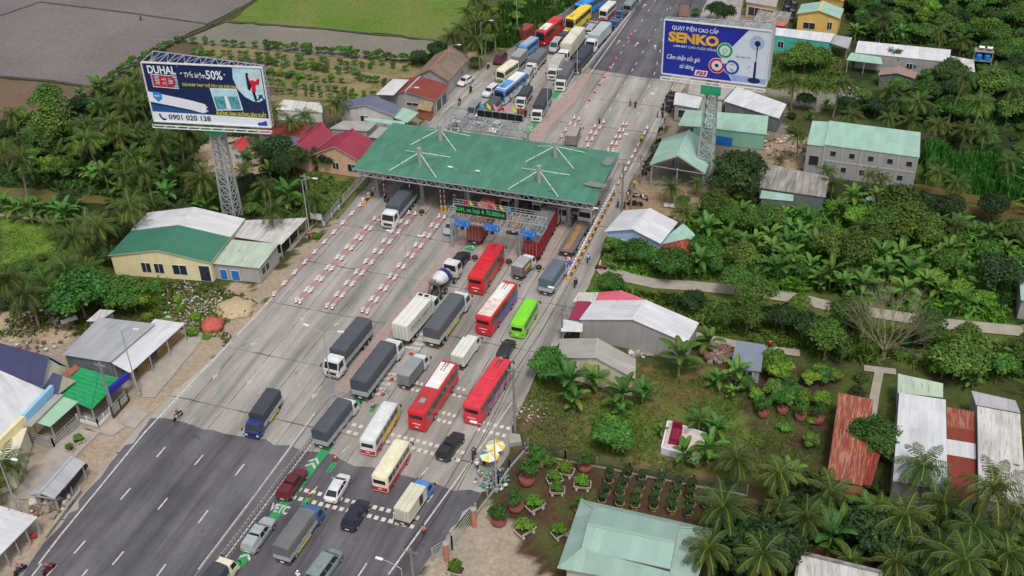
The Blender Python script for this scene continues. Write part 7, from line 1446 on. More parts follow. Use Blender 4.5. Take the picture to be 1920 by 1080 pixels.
# culvert, umbrellas, sign, misc
for i, (x, y, cs_) in enumerate(((930, 858, (0, 1)), (919, 876, (2, 0)))):
    t = thing('stall_umbrella', ['white and orange umbrella, upper of the two at the roadside stall', 'white green and yellow umbrella, lower of the two at the roadside stall'][i], 'umbrella', tuple(G(x, y)), .3, 'umbrellas of the roadside stall'); b = B(); b.tube((0, 0, 0), (0, 0, 2.3), .03, .03, 6); b.obj('pole', STEEL, t); b = B()
    for k in range(8): a0, a1 = k*.785, (k+1)*.785; b.poly([(0, 0, 2.5), (1.25*math.cos(a0), 1.25*math.sin(a0), 2.0), (1.25*math.cos(a1), 1.25*math.sin(a1), 2.0)], (0, 1, 0, 2, 0, 3, 0, 1)[k])
    b.obj('canopy', [BWH, mat('umb_orange', S(240, 190, 60), .7), mat('umb_green', S(70, 160, 110), .7) if i else mat('umb_yellow', S(230, 210, 90), .7), mat('umb_lemon', S(228, 222, 90), .7)], t)
rr = random.Random(3)
def junk(name, cx_, cy_, n_, rad_, cols, lab, sz=(.14, .42), h=.3):
    bb = B(); p0 = G(cx_, cy_)
    for k in range(n_):
        a, r = rr.uniform(0, 6.28), rad_*math.sqrt(rr.random()); c = p0+Vector((r*math.cos(a), r*math.sin(a), rr.uniform(.0, h))); s_ = rr.uniform(*sz)
        q = [Vector((rr.uniform(-1, 1), rr.uniform(-1, 1), rr.uniform(-.3, .3)))*s_ for _ in range(5)]
        bb.box(c, (s_, s_*rr.uniform(.3, 1), s_*rr.uniform(.1, .5)), rr.randrange(len(cols)), rr.uniform(0, 3))
    return tag(bb.obj(name, cols), lab, name.replace('_', ' '), kind='stuff')
RUB = [mat('rubble_pale', S(198, 192, 184), .9, .2, 2), mat('rubble_grey', S(140, 132, 124), .9, .2, 2), mat('rubble_brown', S(120, 92, 76), .9, .2, 2)]
junk('rubble', 375, 575, 300, 5.5, RUB, 'pale broken rubble on the dirt behind the tin shop'); junk('rubble', 345, 555, 150, 4, RUB, 'rubble near the cream hall corner'); junk('debris', 60, 625, 130, 6, RUB, 'scattered boards and debris left of the tin shop', (.15, .6)); junk('rubbish_heap', 922, 900, 150, 2.2, [*RUB, mat('rubbish_blue', S(70, 110, 150), .7), mat('rubbish_teal', S(90, 150, 130), .7)], 'heap of rubbish and bags beside the roadside stall', (.2, .5)); junk('rubble', 995, 775, 70, 2.5, RUB, 'rubble at the corner of the grassy lot', (.1, .35)); junk('rubble', 1485, 275, 160, 6, RUB, 'building rubble left of the grey block', (.2, .6)); junk('gravel_heap', 1600, 178, 200, 3.5, [RUB[1], mat('gravel_grey', S(160, 164, 166), .9)], 'grey gravel spread below the long house', (.1, .4)); junk('timber_pile', 1345, 662, 90, 2.2, [RUB[2], RUB[1]], 'pile of old timber left of the tile roofed hut', (.3, 1.2), .5); junk('debris', 1205, 655, 60, 2.2, [RUB[0], RUB[1]], 'boards and poles between the two roofs', (.3, 1.2), .3); junk('debris', 95, 945, 60, 2.5, RUB, 'planks and rubble under the kiosk', (.2, .9)); junk('debris', 1180, 640, 40, 1.5, RUB, 'debris beside the long cement wall', (.2, .8))
def mound(name, px, r, h, m, lab, cat):
    b = B(); p = G(*px); rg = []
    for j in range(6):
        f = j/5; rg.append([(p.x+r*(1-f)*(1+.15*math.sin(k*2.1+j))*math.cos(-6.283*k/18), p.y+r*(1-f)*(1+.15*math.sin(k*1.7))*math.sin(-6.283*k/18), h*(1-(1-f)**2)-.05+rr.uniform(-.03, .03)) for k in range(18)])
    b.loft(rg); return tag(b.obj(name, m, smooth=True), lab, cat)
mound('sand_pile', (440, 578), 3.2, .9, mat('sand', S(178, 158, 126), .95, .12, 1, bump=.05), 'tan sand pile beside the left road edge', 'sand pile')
mound('sack', (1633, 378), 1.4, .9, mat('white_sack', S(214, 216, 218), .6, .1), 'white plastic covered mound below the grey block', 'mound'); mound('brick_pile', (398, 612), 1.9, 1.6, mat('stacked_bricks', S(184, 92, 78), .9, .35, 2.5, bump=.1), 'reddish stacked brick heap at the left road edge', 'brick pile')
for i, (x, y, c_, L_, lab) in enumerate(((1257, 386, BWH, 2.2, 'white sheet lying on the dirt beside a palm'), (1343, 672, mat('pale_panel', S(190, 206, 204), .5), 2.6, 'pale broken panel near the timber pile'), (180, 652, mat('shutter_grey', S(120, 122, 124), .7), 2.4, 'grey board leaning near the tin shop'), (130, 601, BWH, 2.4, 'white board on the debris left of the tin shop'))):
    b = B(); p = G(x, y); b.box(p+Vector((0, 0, .12)), (L_, 1.2, .08), 0, .3*i); b.box(p+Vector((.2, .1, .2)), (L_*.8, .9, .06), 0, .3*i+.15); tag(b.obj('panel', c_), lab, 'panel')
sg_ = thing('sign_board', 'small white notice board beside the carport palm', 'sign', tuple(G(595, 420))); b = B(); [b.bar((s, 0, 0), (s, 0, 1.2), .07) for s in (-.9, .9)]; b.obj('post', STEEL, sg_); b = B(); b.box((0, 0, 1.5), (2.2, .06, 1.2)); b.obj('board', BWH, sg_)
rs = thing('road_sign', 'round no entry style sign with blue plate by the flatbed', 'road sign', tuple(G(1066, 515))); b = B(); b.tube((0, 0, 0), (0, 0, 2.6), .04, .04, 6); b.obj('post', BWH, rs); b = B(); b.tube((0, -.05, 3.0), (0, -.1, 3.0), .55, .55, 20, 0); b.tube((0, -.1, 3.0), (0, -.115, 3.0), .4, .4, 20, 1); b.bar((-.35, -.13, 3.25), (.35, -.13, 2.75), .1); b.obj('disc', [BRD, BWH], rs); b = B(); b.box((0, -.05, 2.15), (.9, .05, .45)); b.obj('blue_plate', SIGB, rs)
for i, (x, y) in enumerate(((1688, 72), (1695, 74))): pass
wt = thing('water_tower', 'rooftop stand with two blue drums and steel tanks', 'water tank', tuple(G(1838, 128))); b = B(); [b.bar((sx*1.8, sy, 0), (sx*1.8, sy, 4), .2) for sx in (-1, 1) for sy in (-1, 1)]; b.box((0, 0, 2), (3.8, 2.2, .15)); b.box((0, 0, 4), (3.8, 2.2, .15)); b.obj('stand', WOODP, wt)
for s in (-.8, .8): b = B(); b.tube((s, -.4, 2.1), (s, -.4, 3.2), .65, .65, 14); b.ball((s, -.4, 3.2), .65, 0, 14, 5, .4, True); b.obj('blue_drum', mat('drum_blue', S(40, 130, 214), .4), wt)
for s in (-.6, 1.0): b = B(); b.tube((s-.5, 0, 4.6), (s+.5, 0, 4.6), .42, .42, 14); b.obj('steel_tank', mat('tank_steel', (.6, .6, .62), .25, metal=.9), wt)
# culvert head wall
b = B(); b.hexa([G(955, 838), G(978, 836), G(975, 822), G(960, 820)], [p+Vector((0, 0, .7)) for p in (G(955, 838), G(978, 836), G(975, 822), G(960, 820))]); tag(b.obj('culvert_wall', CONC), 'pale concrete culvert wall at the right road edge', 'culvert')
# ================================================================ VEGETATION
rg_ = np.random.RandomState(11)
def quads(c, u, v):
    "quads centred at c with half axes u and v (n,3 each)"
    V = np.stack([c-u-v, c+u-v, c+u+v, c-u+v], 1).reshape(-1, 3); n_ = len(c); return V, np.arange(n_*4).reshape(n_, 4)
def rvec(n_): v = rg_.normal(size=(n_, 3)); return v/np.linalg.norm(v, axis=1)[:, None]
def norm(v): return v/np.maximum(1e-6, np.linalg.norm(v, axis=-1))[..., None]
def leafblob(lobes, n_, size, flat=.0, inner=.25):
    "leaves spread through and over a set of lobes (centre, radii)"
    Cs, Us, Vs, Ls = [], [], [], []
    tot = sum(l[1][0]*l[1][1] for l in lobes)
    for c, r in lobes:
        k = max(8, int(1.4*n_*r[0]*r[1]/tot)); d = rvec(k); d[:, 2] = np.where(d[:, 2] < -.35, -d[:, 2], d[:, 2]); rr_ = 1-inner*rg_.rand(k)**1.5+.12*rg_.normal(size=k)
        p = np.array(c)+d*np.array(r)*rr_[:, None]; nrm = norm(d+rvec(k)*.8+np.array([0, 0, .4])); t = norm(np.cross(nrm, rvec(k))); b_ = np.cross(nrm, t)
        s = size*.82*(.6+.8*rg_.rand(k))[:, None]; Cs.append(p); Us.append(t*s*.62); Vs.append(b_*s*.4)
        tone = rg_.uniform(.82, 1.2); l = tone*(.7+.6*rg_.rand(k)); yl = (rg_.rand(k) < .12)*.35
        Ls.append(np.stack([l*(1+yl), l*(1+yl*.6), l], 1))
    V, F = quads(np.concatenate(Cs), np.concatenate(Us), np.concatenate(Vs)); return V, F, np.concatenate(Ls)
def merge(parts):
    Vs, Fs, Ls, o = [], [], [], 0
    for V, F, L in parts: Vs.append(V); Fs.append(F+o); Ls.append(L); o += len(V)
    return np.concatenate(Vs), np.concatenate(Fs), np.concatenate(Ls)
LM = {k: leafmat('leaf_'+k, S(*c), **kw) for k, c, kw in (('palm', (68, 90, 42), {}), ('banana', (76, 118, 50), {}), ('dark', (48, 74, 38), {}), ('mid', (72, 112, 46), {}), ('light', (96, 134, 46), {}), ('bright', (84, 132, 42), {}), ('olive', (76, 108, 44), {}), ('grass', (84, 112, 44), {}), ('reed', (66, 108, 44), {}), ('weed', (60, 86, 38), {}), ('dry', (150, 134, 92), {}))}
BARK = mat('bark', S(120, 104, 86), .95, .25, 2); PALMB = mat('palm_bark', S(134, 124, 108), .95, .25, 2); BANS = mat('banana_stem', S(150, 146, 92), .8, .25, 2); PALEB = mat('pale_branch', S(132, 124, 100), .9, .15, 2)
def palm_crown(seed, nf=20, L=4.3, droop=1.0, dense=30):
    r = np.random.RandomState(seed); P = []
    C_, U_, V_, Lm = [], [], [], []
    for k in range(nf):
        az = k*2.399+r.uniform(-.25, .25); f = k/nf; e0 = 1.25-1.75*f+r.uniform(-.12, .12); bend = (.9+.55*r.rand())*droop; Lf = L*(.72+.28*math.sin(3.0*f+.4))*r.uniform(.9, 1.08); n_ = dense
        s = np.linspace(0, 1, n_+1); e = e0-bend*s**1.3*1.25; dx = np.cos(e); dz = np.sin(e); st = Lf/n_
        x = np.concatenate([[0], np.cumsum(dx[:-1]*st)]); z = np.concatenate([[0], np.cumsum(dz[:-1]*st)]); A = np.array([math.cos(az), math.sin(az), 0]); Sd = np.array([-math.sin(az), math.cos(az), 0])
        pts = A*x[:, None]+np.array([0, 0, 1])*z[:, None]; tan = A*dx[:, None]+np.array([0, 0, 1])*dz[:, None]
        old = max(0, f-.5)/.5; tint = np.array([1+.9*old, 1+.4*old, 1-.2*old])*r.uniform(.85, 1.15)
        mid = (pts[1:]+pts[:-1])/2; C_.append(mid); U_.append(tan[:-1]*st*.5); V_.append(np.repeat(Sd[None]*.045, n_, 0)); Lm.append(np.tile(np.array([2.6, 2.1, 1.1])*tint, (n_, 1)))
        i0 = int(n_*.12); ss = s[i0:]; ll = .92*np.sin(np.pi*(.12+.84*ss))**.55*(L/4.6)
        for sg in (-1, 1):
            up = np.cross(A, Sd*1.0); d = norm(Sd[None]*sg*.8+tan[i0:]*.55+np.array([0, 0, -.55])*(.6+.5*ss[:, None])+r.normal(size=(len(ss), 3))*.09)
            c = pts[i0:]+d*(ll*.5)[:, None]; C_.append(c); U_.append(d*(ll*.5)[:, None]); V_.append(tan[i0:]*.036+0*d); l = (.72+.5*r.rand(len(ss)))[:, None]*tint; Lm.append(l)
    V, F = quads(np.concatenate(C_), np.concatenate(U_), np.concatenate(V_)); return V, F, np.concatenate(Lm)
def banana_crown(seed, nl=9, L=2.3, up=1.0):
    r = np.random.RandomState(seed); Vs, Fs, Ls, o = [], [], [], 0
    for k in range(nl):
        az = k*2.399+r.uniform(-.3, .3); f = k/nl; e0 = 1.45-1.15*f; bend = 1.0+.6*r.rand(); n_ = 9; s = np.linspace(0, 1, n_+1); e = e0-bend*s**1.5; Lf = L*r.uniform(.8, 1.15); st = Lf/n_
        x = np.concatenate([[0], np.cumsum(np.cos(e[:-1])*st)]); z = np.concatenate([[0], np.cumsum(np.sin(e[:-1])*st)]); A = np.array([math.cos(az), math.sin(az), 0]); Sd = np.array([-math.sin(az), math.cos(az), 0]); pts = A*x[:, None]+np.array([0, 0, 1])*z[:, None]
        w = .42*np.clip(np.sin(np.pi*np.clip((s-.12)/.9, 0, 1))**.5, .03, 1); w[0] = .03
        up_ = np.stack([-np.sin(e)*A[0], -np.sin(e)*A[1], np.cos(e)], 1)
        for sg in (-1, 1):
            edge = pts+Sd*sg*w[:, None]+up_*(w*.28)[:, None]+r.normal(size=(n_+1, 3))*.02
            inner = pts+Sd*sg*.035
            V = np.concatenate([pts, inner, edge]); F = []; l = []; t = np.array([1.0, 1.0, 1.0])*r.uniform(.8, 1.2)*(1 if f < .75 else .9)
            if f > .85 and r.rand() < .5: t = t*np.array([1.5, 1.05, .7])
            for i in range(n_):
                F.append([i, i+1, n_+1+i+1, n_+1+i]); l.append(t*1.9); F.append([n_+1+i, n_+2+i, 2*n_+3+i, 2*n_+2+i]); l.append(t*r.uniform(.8, 1.12))
            Vs.append(V); Fs.append(np.array(F)+o); Ls.append(np.array(l)); o += len(V)
    return np.concatenate(Vs), np.concatenate(Fs), np.concatenate(Ls)
def lobes(seed, n_, R_, H_, lr=(.35, .55), z0=0.0):
    r = np.random.RandomState(seed); out = []
    for k in range(n_):
        a = k*2.4+r.uniform(-.4, .4); q = math.sqrt((k+.5)/n_)*.78; z = z0+H_*(.35+.5*(1-q*q)+r.uniform(-.14, .14)); s = r.uniform(*lr)*R_; out.append(((R_*q*math.cos(a), R_*q*math.sin(a), z), (s, s, s*.78)))
    return out
def proto(name, crownname, data, lm, trunk=None, tname='trunk', tm=None, extra=None):
    t = thing(name, 'x', 'tree', (0, 0, 0)); link(npoly(crownname, *data[:2], data[2], [LM[lm]]), crownname, t)
    if trunk: trunk.obj(tname, tm, t, smooth=True)
    PROTO[t.name] = list(t.children); return t
def trunkB(h, r0, r1, lean=.0, limbs=0, R_=1.5, seed=0):
    b = B(); r = random.Random(seed); n_ = 6; pts = [Vector((lean*(k/n_)**1.6, .2*lean*math.sin(k), h*k/n_)) for k in range(n_+1)]
    for k in range(n_): b.tube(pts[k], pts[k+1], r0+(r1-r0)*k/n_, r0+(r1-r0)*(k+1)/n_, 7, 0, False)
    for k in range(limbs):
        a = k*2.4+r.uniform(-.3, .3); s = pts[-1-(k % 2)]; e = s+Vector((R_*.7*math.cos(a), R_*.7*math.sin(a), R_*r.uniform(.4, .9))); m_ = s.lerp(e, .5)+Vector((0, 0, .15)); b.tube(s, m_, r1*.7, r1*.5, 5, 0, False); b.tube(m_, e, r1*.5, r1*.2, 5, 0, False)
    return b, pts[-1]
PR = {}
for i, (h, ln, nf, L, dr, sd) in enumerate(((7.5, .8, 20, 4.0, 1.0, 1), (6, -.6, 21, 4.2, 1.15, 2), (4, .3, 18, 3.8, .85, 3), (9, 1.4, 18, 3.9, 1.2, 4), (2.2, .1, 15, 3.4, .7, 5))):
    b, top = trunkB(h, .22, .13, ln); V, F, L_ = palm_crown(sd, nf, L, dr); nb_ = leafblob([((0, 0, -.2), (.35, .35, .4))], 14, .3); nb_ = (nb_[0], nb_[1], nb_[2]*np.array([1.4, .8, .5])); V, F, L_ = merge([(V, F, L_), nb_]); V = V+np.array(top)
    PR['palm%d' % i] = (proto('coconut_palm', 'crown', (V, F, L_), 'palm', b, 'trunk', PALMB), h)
for i, (h, nl, L, sd) in enumerate(((2.0, 8, 2.9, 1), (1.5, 7, 2.5, 2), (2.6, 9, 3.0, 3))):
    b = B(); b.tube((0, 0, 0), (0, 0, h), .16, .1, 8, 0, False); V, F, L_ = banana_crown(sd, nl, L); V = V+np.array([0, 0, h]); V2, F2, L2 = banana_crown(sd+9, 5, L*.7); V2 = V2+np.array([.5, .4, h*.45]); PR['ban%d' % i] = (proto('banana_plant', 'leaves', merge([(V, F, L_), (V2, F2, L2)]), 'banana', b, 'stem', BANS), h)
for nm, R_, H_, nlob, n_, sz, lm, th, sd in (('tree0', 2.6, 3.2, 13, 2400, .28, 'dark', 2.2, 1), ('tree1', 2.2, 2.8, 11, 1900, .28, 'mid', 1.8, 2), ('tree2', 3.1, 3.4, 16, 3000, .29, 'mid', 2.0, 3), ('tree3', 2.0, 2.6, 10, 1600, .27, 'light', 1.5, 4), ('tree4', 2.4, 4.6, 14, 2400, .22, 'olive', 2.5, 5), ('tree5', 2.8, 3.6, 15, 2700, .28, 'dark', 2.0, 6)):
    b, top = trunkB(th, .17, .1, .1, 6, R_, sd); PR[nm] = (proto({'dark': 'dark_leafy_tree', 'mid': 'leafy_tree', 'light': 'light_green_tree', 'olive': 'feathery_tree'}[lm], 'crown', leafblob(lobes(sd, nlob, R_, H_, z0=th*.55), n_, sz), lm, b, 'trunk', BARK), th)
for nm, R_, H_, nlob, n_, sz, lm, sd in (('bush0', 1.2, 1.0, 7, 420, .24, 'mid', 11), ('bush1', 1.1, .9, 6, 380, .24, 'light', 12), ('bush2', 1.4, 1.2, 8, 480, .26, 'dark', 13), ('bush3', 1.2, 1.1, 7, 420, .24, 'bright', 14)):
    b = B(); b.tube((0, 0, 0), (0, 0, .6), .06, .04, 5); PR[nm] = (proto('bush', 'foliage', leafblob(lobes(sd, nlob, R_, H_, (.4, .6), -.1), n_, sz), lm, b, 'stem', BARK), 0)
b = B(); b.tube((0, 0, 0), (0, 0, .5), .05, .04, 5); PR['citrus'] = (proto('citrus_sapling', 'crown', leafblob(lobes(21, 4, .62, .9, (.5, .7), .35), 150, .24), 'mid', b, 'stem', BARK), 0)
# potted plants
TERRA = mat('brick_planter', S(134, 80, 64), .9, .2, 3, bump=.02); TRAY = mat('concrete_tray', S(188, 180, 164), .85, .12, 2); YPOT = mat('yellow_clay_pot', S(150, 128, 84), .8, .15, 2)
def potted(kind):
    t = thing({'round': 'brick_planter_tree', 'tray': 'bonsai_tray', 'pot': 'potted_kumquat'}[kind], 'x', 'potted plant', (0, 0, 0))
    if kind == 'round':
        b = B(); n_ = 18; rg = [[(r*math.cos(6.283*k/n_), r*math.sin(-6.283*k/n_), z) for k in range(n_)] for r, z in ((.9, 0), (1.15, .25), (1.2, .5), (1.1, .75), (1.2, .8), (1.0, .8), (.95, .6))]; b.loft(rg); b.obj('planter', TERRA, t)
        b, top = trunkB(1.3, .14, .08, .2, 5, .9, 5); b.v = [v+Vector((0, 0, .6)) for v in b.v]; b.obj('trunk', BARK, t); link(npoly('crown', *leafblob(lobes(31, 9, 1.25, 1.9, (.4, .55), .9), 700, .26)[:3], [LM['mid']]), 'crown', t)
    elif kind == 'tray':
        b = B(); frust(b, -1.1, 1.1, .62, .35, -1.25, 1.25, .75, .85); b.box((0, 0, .86), (2.3, 1.3, .02), 1); b.obj('tray', [TRAY, mat('pot_soil', S(70, 54, 40), .95)], t); b = B(); [b.box((s*.8, 0, .17), (.3, 1.5, .34)) for s in (-1, 1)]; b.obj('stand', TRAY, t)
        b, top = trunkB(.7, .12, .07, .3, 4, .7, 8); b.v = [v+Vector((0, 0, .8)) for v in b.v]; b.obj('trunk', BARK, t); link(npoly('crown', *leafblob(lobes(41, 7, 1.05, 1.1, (.4, .55), .95), 520, .22)[:3], [LM['bright']]), 'crown', t)
    else:
        b = B(); n_ = 14; b.loft([[(r*math.cos(6.283*k/n_), r*math.sin(-6.283*k/n_), z) for k in range(n_)] for r, z in ((.36, .2), (.55, .7), (.6, .75), (.5, .75), (.48, .66))]); b.box((0, 0, .1), (.7, .7, .2)); b.obj('pot', YPOT, t)
        b = B(); b.tube((0, 0, .6), (.05, 0, 1.2), .07, .04, 6); b.obj('trunk', BARK, t); link(npoly('crown', *merge([leafblob([((0, 0, .72), (.46, .46, .12))], 60, .16), leafblob(lobes(51, 6, .6, 1.0, (.35, .6), .9), 200, .2)])[:3], [LM['dark']]), 'crown', t)
    PROTO[t.name] = list(t.children); return t
PR['round'] = (potted('round'), 0); PR['tray'] = (potted('tray'), 0); PR['pot'] = (potted('pot'), 0)
NOUN = {'palm': ('coconut palm', 'coconut palms'), 'ban': ('banana plant', 'banana plants'), 'tree0': ('dark leafy tree', 'dark leafy trees'), 'tree1': ('small green tree', 'small green trees'), 'tree2': ('broad green tree', 'broad green trees'), 'tree3': ('light green tree', 'light green trees'), 'tree4': ('feathery olive green tree', 'feathery trees'), 'tree5': ('dense dark tree', 'dense dark trees'),
        'bush0': ('green bush', 'green bushes'), 'bush1': ('light green bush', 'light green bushes'), 'bush2': ('dark green bush', 'dark green bushes'), 'bush3': ('bright green bush', 'bright green bushes'), 'citrus': ('young citrus tree', 'young citrus trees'), 'round': ('brick planter tree', 'brick planter trees'), 'tray': ('bonsai in pale tray', 'bonsai trays'), 'pot': ('kumquat in clay pot', 'potted kumquats')}
PLACED = []
def plant(kind, p, s=1.0, rz=None):
    src, h = PR[kind]; rz = random.uniform(0, 6.28) if rz is None else rz; o = dup(src, (p.x, p.y, 0), rz, s); PLACED.append((p.x, p.y)); nn = NOUN.get(kind) or NOUN[kind[:-1]]; auto(o, *nn); return o
def crowns(kind_list, pts, s=1.0, js=.12):
    "plants given by where their crown centre is seen"
    for i, q in enumerate(pts):
        k = kind_list[i % len(kind_list)]; sc = (q[2] if len(q) > 2 else 1.0)*s*random.uniform(1-js, 1+js); h = PR[k][1]*sc+(0 if k[:4] in ('palm', 'ban0') else .6); plant(k, G(q[0], q[1], h), sc)
def fill(px, kinds, spacing, s=(.8, 1.15), mar=1.0, seed=1, lim=400):
    rr_ = random.Random(seed); P = [tuple(q.to_2d()) for q in gp(px)]; xs = [q[0] for q in P]; ys = [q[1] for q in P]; n_ = int((max(xs)-min(xs))*(max(ys)-min(ys))/spacing**2*4); pts = []
    cand = np.array([(rr_.uniform(min(xs), max(xs)), rr_.uniform(min(ys), max(ys))) for _ in range(max(1, n_))])
    ok = inpoly(cand[:, 0], cand[:, 1], P)
    for K in KEEP:
        for dx, dy in ((0, 0), (mar, 0), (-mar, 0), (0, mar), (0, -mar)): ok &= ~inpoly(cand[:, 0]+dx, cand[:, 1]+dy, K)
    got = []
    near = np.array(PLACED) if PLACED else np.zeros((0, 2))
    for x, y in cand[ok]:
        if any((x-a)**2+(y-b_)**2 < spacing**2 for a, b_ in got): continue
        if len(near) and ((near[:, 0]-x)**2+(near[:, 1]-y)**2).min() < (spacing*.6)**2: continue
        got.append((x, y)); k = rr_.choice(kinds); plant(k, Vector((x, y)), rr_.uniform(*s), rr_.uniform(0, 6.28))
        if len(got) >= lim: break
PALMS = ['palm0', 'palm1', 'palm2', 'palm0', 'palm1']
for nm, px in (('the canal', (120, 365)), ('the banana row by the canal', (60, 385)), ('the ploughed field corner', (185, 168)), ('the citrus beds', (600, 150)), ('the grassy lot by the plaza', (610, 350)), ('the left green meadow', (40, 460)), ('the fork of the village path', (1170, 515)), ('the village path bend', (1500, 560)), ('the brown ditch', (1800, 375)), ('the potted kumquat yard', (1190, 915)), ('the weedy lot by the road', (1080, 800)), ('the top right grove', (1720, 60)), ('the right grove edge', (1880, 260)), ('the palm grove at the bottom right', (1750, 1000)), ('the reeds beside the upper queue', (1010, 40)), ('the leafless tree', (1660, 640)), ('the mango thicket', (1560, 610)), ('the sandy yard', (1220, 380)), ('the field of sugarcane', (1820, 330)), ('the banana belt', (1480, 480)), ('the rubble patch', (370, 575)), ('the far end of the village path', (1850, 612))): mark(nm, px)
# --- hand placed plants, as crown centres
crowns(PALMS, [(232, 165), (262, 172), (188, 197), (240, 202), (20, 214), (150, 236), (205, 232), (250, 252), (292, 262), (352, 252), (330, 238), (165, 258), (240, 290), (272, 318), (228, 330), (245, 392), (190, 425), (345, 318), (385, 336), (370, 352), (133, 448), (115, 505), (165, 505), (12, 520), (52, 548), (30, 300)])
crowns(['palm2'], [(6, 868, 1.05), (-12, 905, .9)]); crowns(['palm1', 'palm0'], [(625, 195, 1.1), (517, 208, .8), (572, 215, .7), (550, 225, .7), (587, 372, .8), (505, 392, .8), (492, 350, .8)]); crowns(['palm0', 'palm3', 'palm1'], [(880, 22), (906, 38), (852, 68), (897, 75), (930, 48), (868, 52), (915, 15), (890, 5)], .95)
crowns(['palm1', 'palm0', 'palm3', 'palm2'], [(1490, 155), (1535, 160, .8), (1571, 152, .85), (1667, 168, .85), (1680, 192, .8), (1716, 188, .9), (1797, 150), (1862, 140, 1.05), (1895, 168), (1836, 198), (1770, 62, .9), (1805, 75, .9), (1655, 38, .9), (1500, 252, .7), (1655, 222, .7), (1705, 225, .8), (1810, 245, .8), (1850, 250, .9), (1900, 300, .8), (1460, 300, .6), (1600, 215, .8), (1750, 235, .8)])
crowns(['palm1', 'palm2', 'palm0'], [(1555, 320, .7), (1562, 345, .8), (1628, 325, .65), (1655, 335, .65), (1797, 425, .85), (1755, 325, .7), (1800, 345, .7), (1262, 352, .85), (1278, 398, .7), (1308, 340, .5), (1615, 425, .6), (1530, 430, .5)])
crowns(['palm1', 'palm0', 'palm1', 'palm2'], [(1388, 858, .9), (1342, 950, 1.0), (1336, 1032, .9), (1432, 978, .8), (1456, 882, .9), (1512, 962, .95), (1698, 975, 1.05), (1768, 945, 1.1), (1742, 878, 1.0), (1858, 905, 1.15), (1762, 1042, 1.0), (1895, 1040, 1.0), (1836, 990, 1.0), (1652, 965, .8), (1905, 968, .9), (1600, 1050, .6), (1440, 1045, .9), (1820, 1065, 1.0), (1680, 1048, .8), (1460, 950, .7)])
crowns(['ban0', 'ban1', 'ban2'], [(10, 385), (30, 388), (52, 388), (70, 385), (92, 390), (118, 395), (142, 395), (165, 320), (195, 322), (180, 330), (312, 288), (318, 330), (275, 180), (210, 255), (385, 388), (405, 382), (505, 315), (540, 360), (300, 278), (360, 305)])
crowns(['ban2', 'ban0', 'ban1'], [(1068, 710, 1.1), (1118, 712, 1.1), (1077, 742), (1168, 732, 1.1), (1205, 735), (1165, 770, .8), (1275, 665, 1.2), (1382, 700), (1345, 705, .8), (1312, 785, .8), (1345, 805, .9), (1282, 845, 1.1), (1330, 835), (1372, 735, .5), (1240, 800, .5), (1560, 1000, 1.2), (1625, 960, 1.3), (1580, 975, 1.2), (1652, 985), (1720, 1050), (1330, 635), (1830, 700, .7)])
crowns(['ban0', 'ban2'], [(1445, 445), (1475, 452), (1500, 440), (1530, 452), (1450, 470), (1480, 478), (1560, 460), (1365, 440), (1395, 455), (1655, 475, 1.2), (1690, 482, 1.2), (1640, 500), (1668, 515, 1.2), (1705, 505), (1730, 495), (1760, 480, .9), (1780, 470, .9), (1800, 500), (1740, 530), (1700, 540), (1760, 545, .9), (1620, 530), (1590, 520), (1560, 505), (1520, 500), (1460, 500), (1420, 500), (1660, 55), (1690, 62), (1645, 60), (1605, 60, .9), (1500, 90), (1835, 540), (1870, 525)])
crowns(['tree0', 'tree5'], [(1385, 325, 1.6), (1392, 350, 1.2), (1368, 345, 1.2), (1678, 107, .9), (1722, 120, .6), (520, 285, 1.1), (548, 298, 1.1), (575, 295, .9), (612, 298, .8), (535, 315, 1.0), (100, 250, 1.3), (85, 225, 1.0), (1432, 1030, 1.4), (1650, 1012, 1.25), (1705, 1050, 1.2), (1870, 520, 1.3), (820, 95, .9), (785, 108, .7), (1345, 20, .9), (1360, 28, .8)])
crowns(['tree2', 'tree1'], [(150, 560, 1.5), (185, 548, 1.3), (230, 555, 1.0), (1650, 835, 1.1), (1640, 820, .9), (1820, 660, 1.4), (1795, 680, 1.2), (1235, 482, 1.0), (1258, 495, 1.0), (1150, 455, .8), (1190, 475, .8), (1275, 488, .9), (1320, 470, .9), (1340, 490, 1.0), (1032, 686, .95), (1150, 820, 1.0), (1510, 110, 1.2), (1540, 110, 1.2), (1490, 112, 1.0), (865, 122, .5), (892, 115, .5), (503, 297, .4), (1305, 20, .4)])
crowns(['tree3', 'tree3'], [(1385, 365, .7), (1370, 380, .6), (1310, 430, .6), (1455, 680, .9), (1465, 695, .8), (1680, 430, .6), (1752, 760, .6), (1300, 455, .5), (1330, 465, .6), (250, 565, .9), (60, 290, 1.0), (1770, 690, .9)])
crowns(['tree4'], [(92, 200, 1.4), (100, 245, 1.5), (80, 270, 1.2), (1340, 390, 1.0), (1370, 410, .9), (1410, 420, .9), (1450, 410, .9), (1680, 400, 1.5), (1700, 430, 1.4), (1660, 430, 1.2), (1730, 440, 1.1), (1420, 560, 1.1), (1380, 530, .9), (1390, 490, 1.0), (1560, 470, 1.3), (1600, 480, 1.2), (1550, 640, 1.0), (1590, 600, 1.2), (1740, 620, 1.0), (1280, 380, .5)])
crowns(['bush3', 'bush0', 'bush1'], [(1130, 800), (1150, 808, 1.2), (1170, 800), (1145, 790), (1160, 470), (1175, 480), (1215, 495), (1290, 500), (235, 535), (260, 545), (285, 535), (210, 548), (640, 292), (608, 355, .7), (610, 330, .6), (592, 440, .7), (1000, 870, 1.1), (1020, 862)])
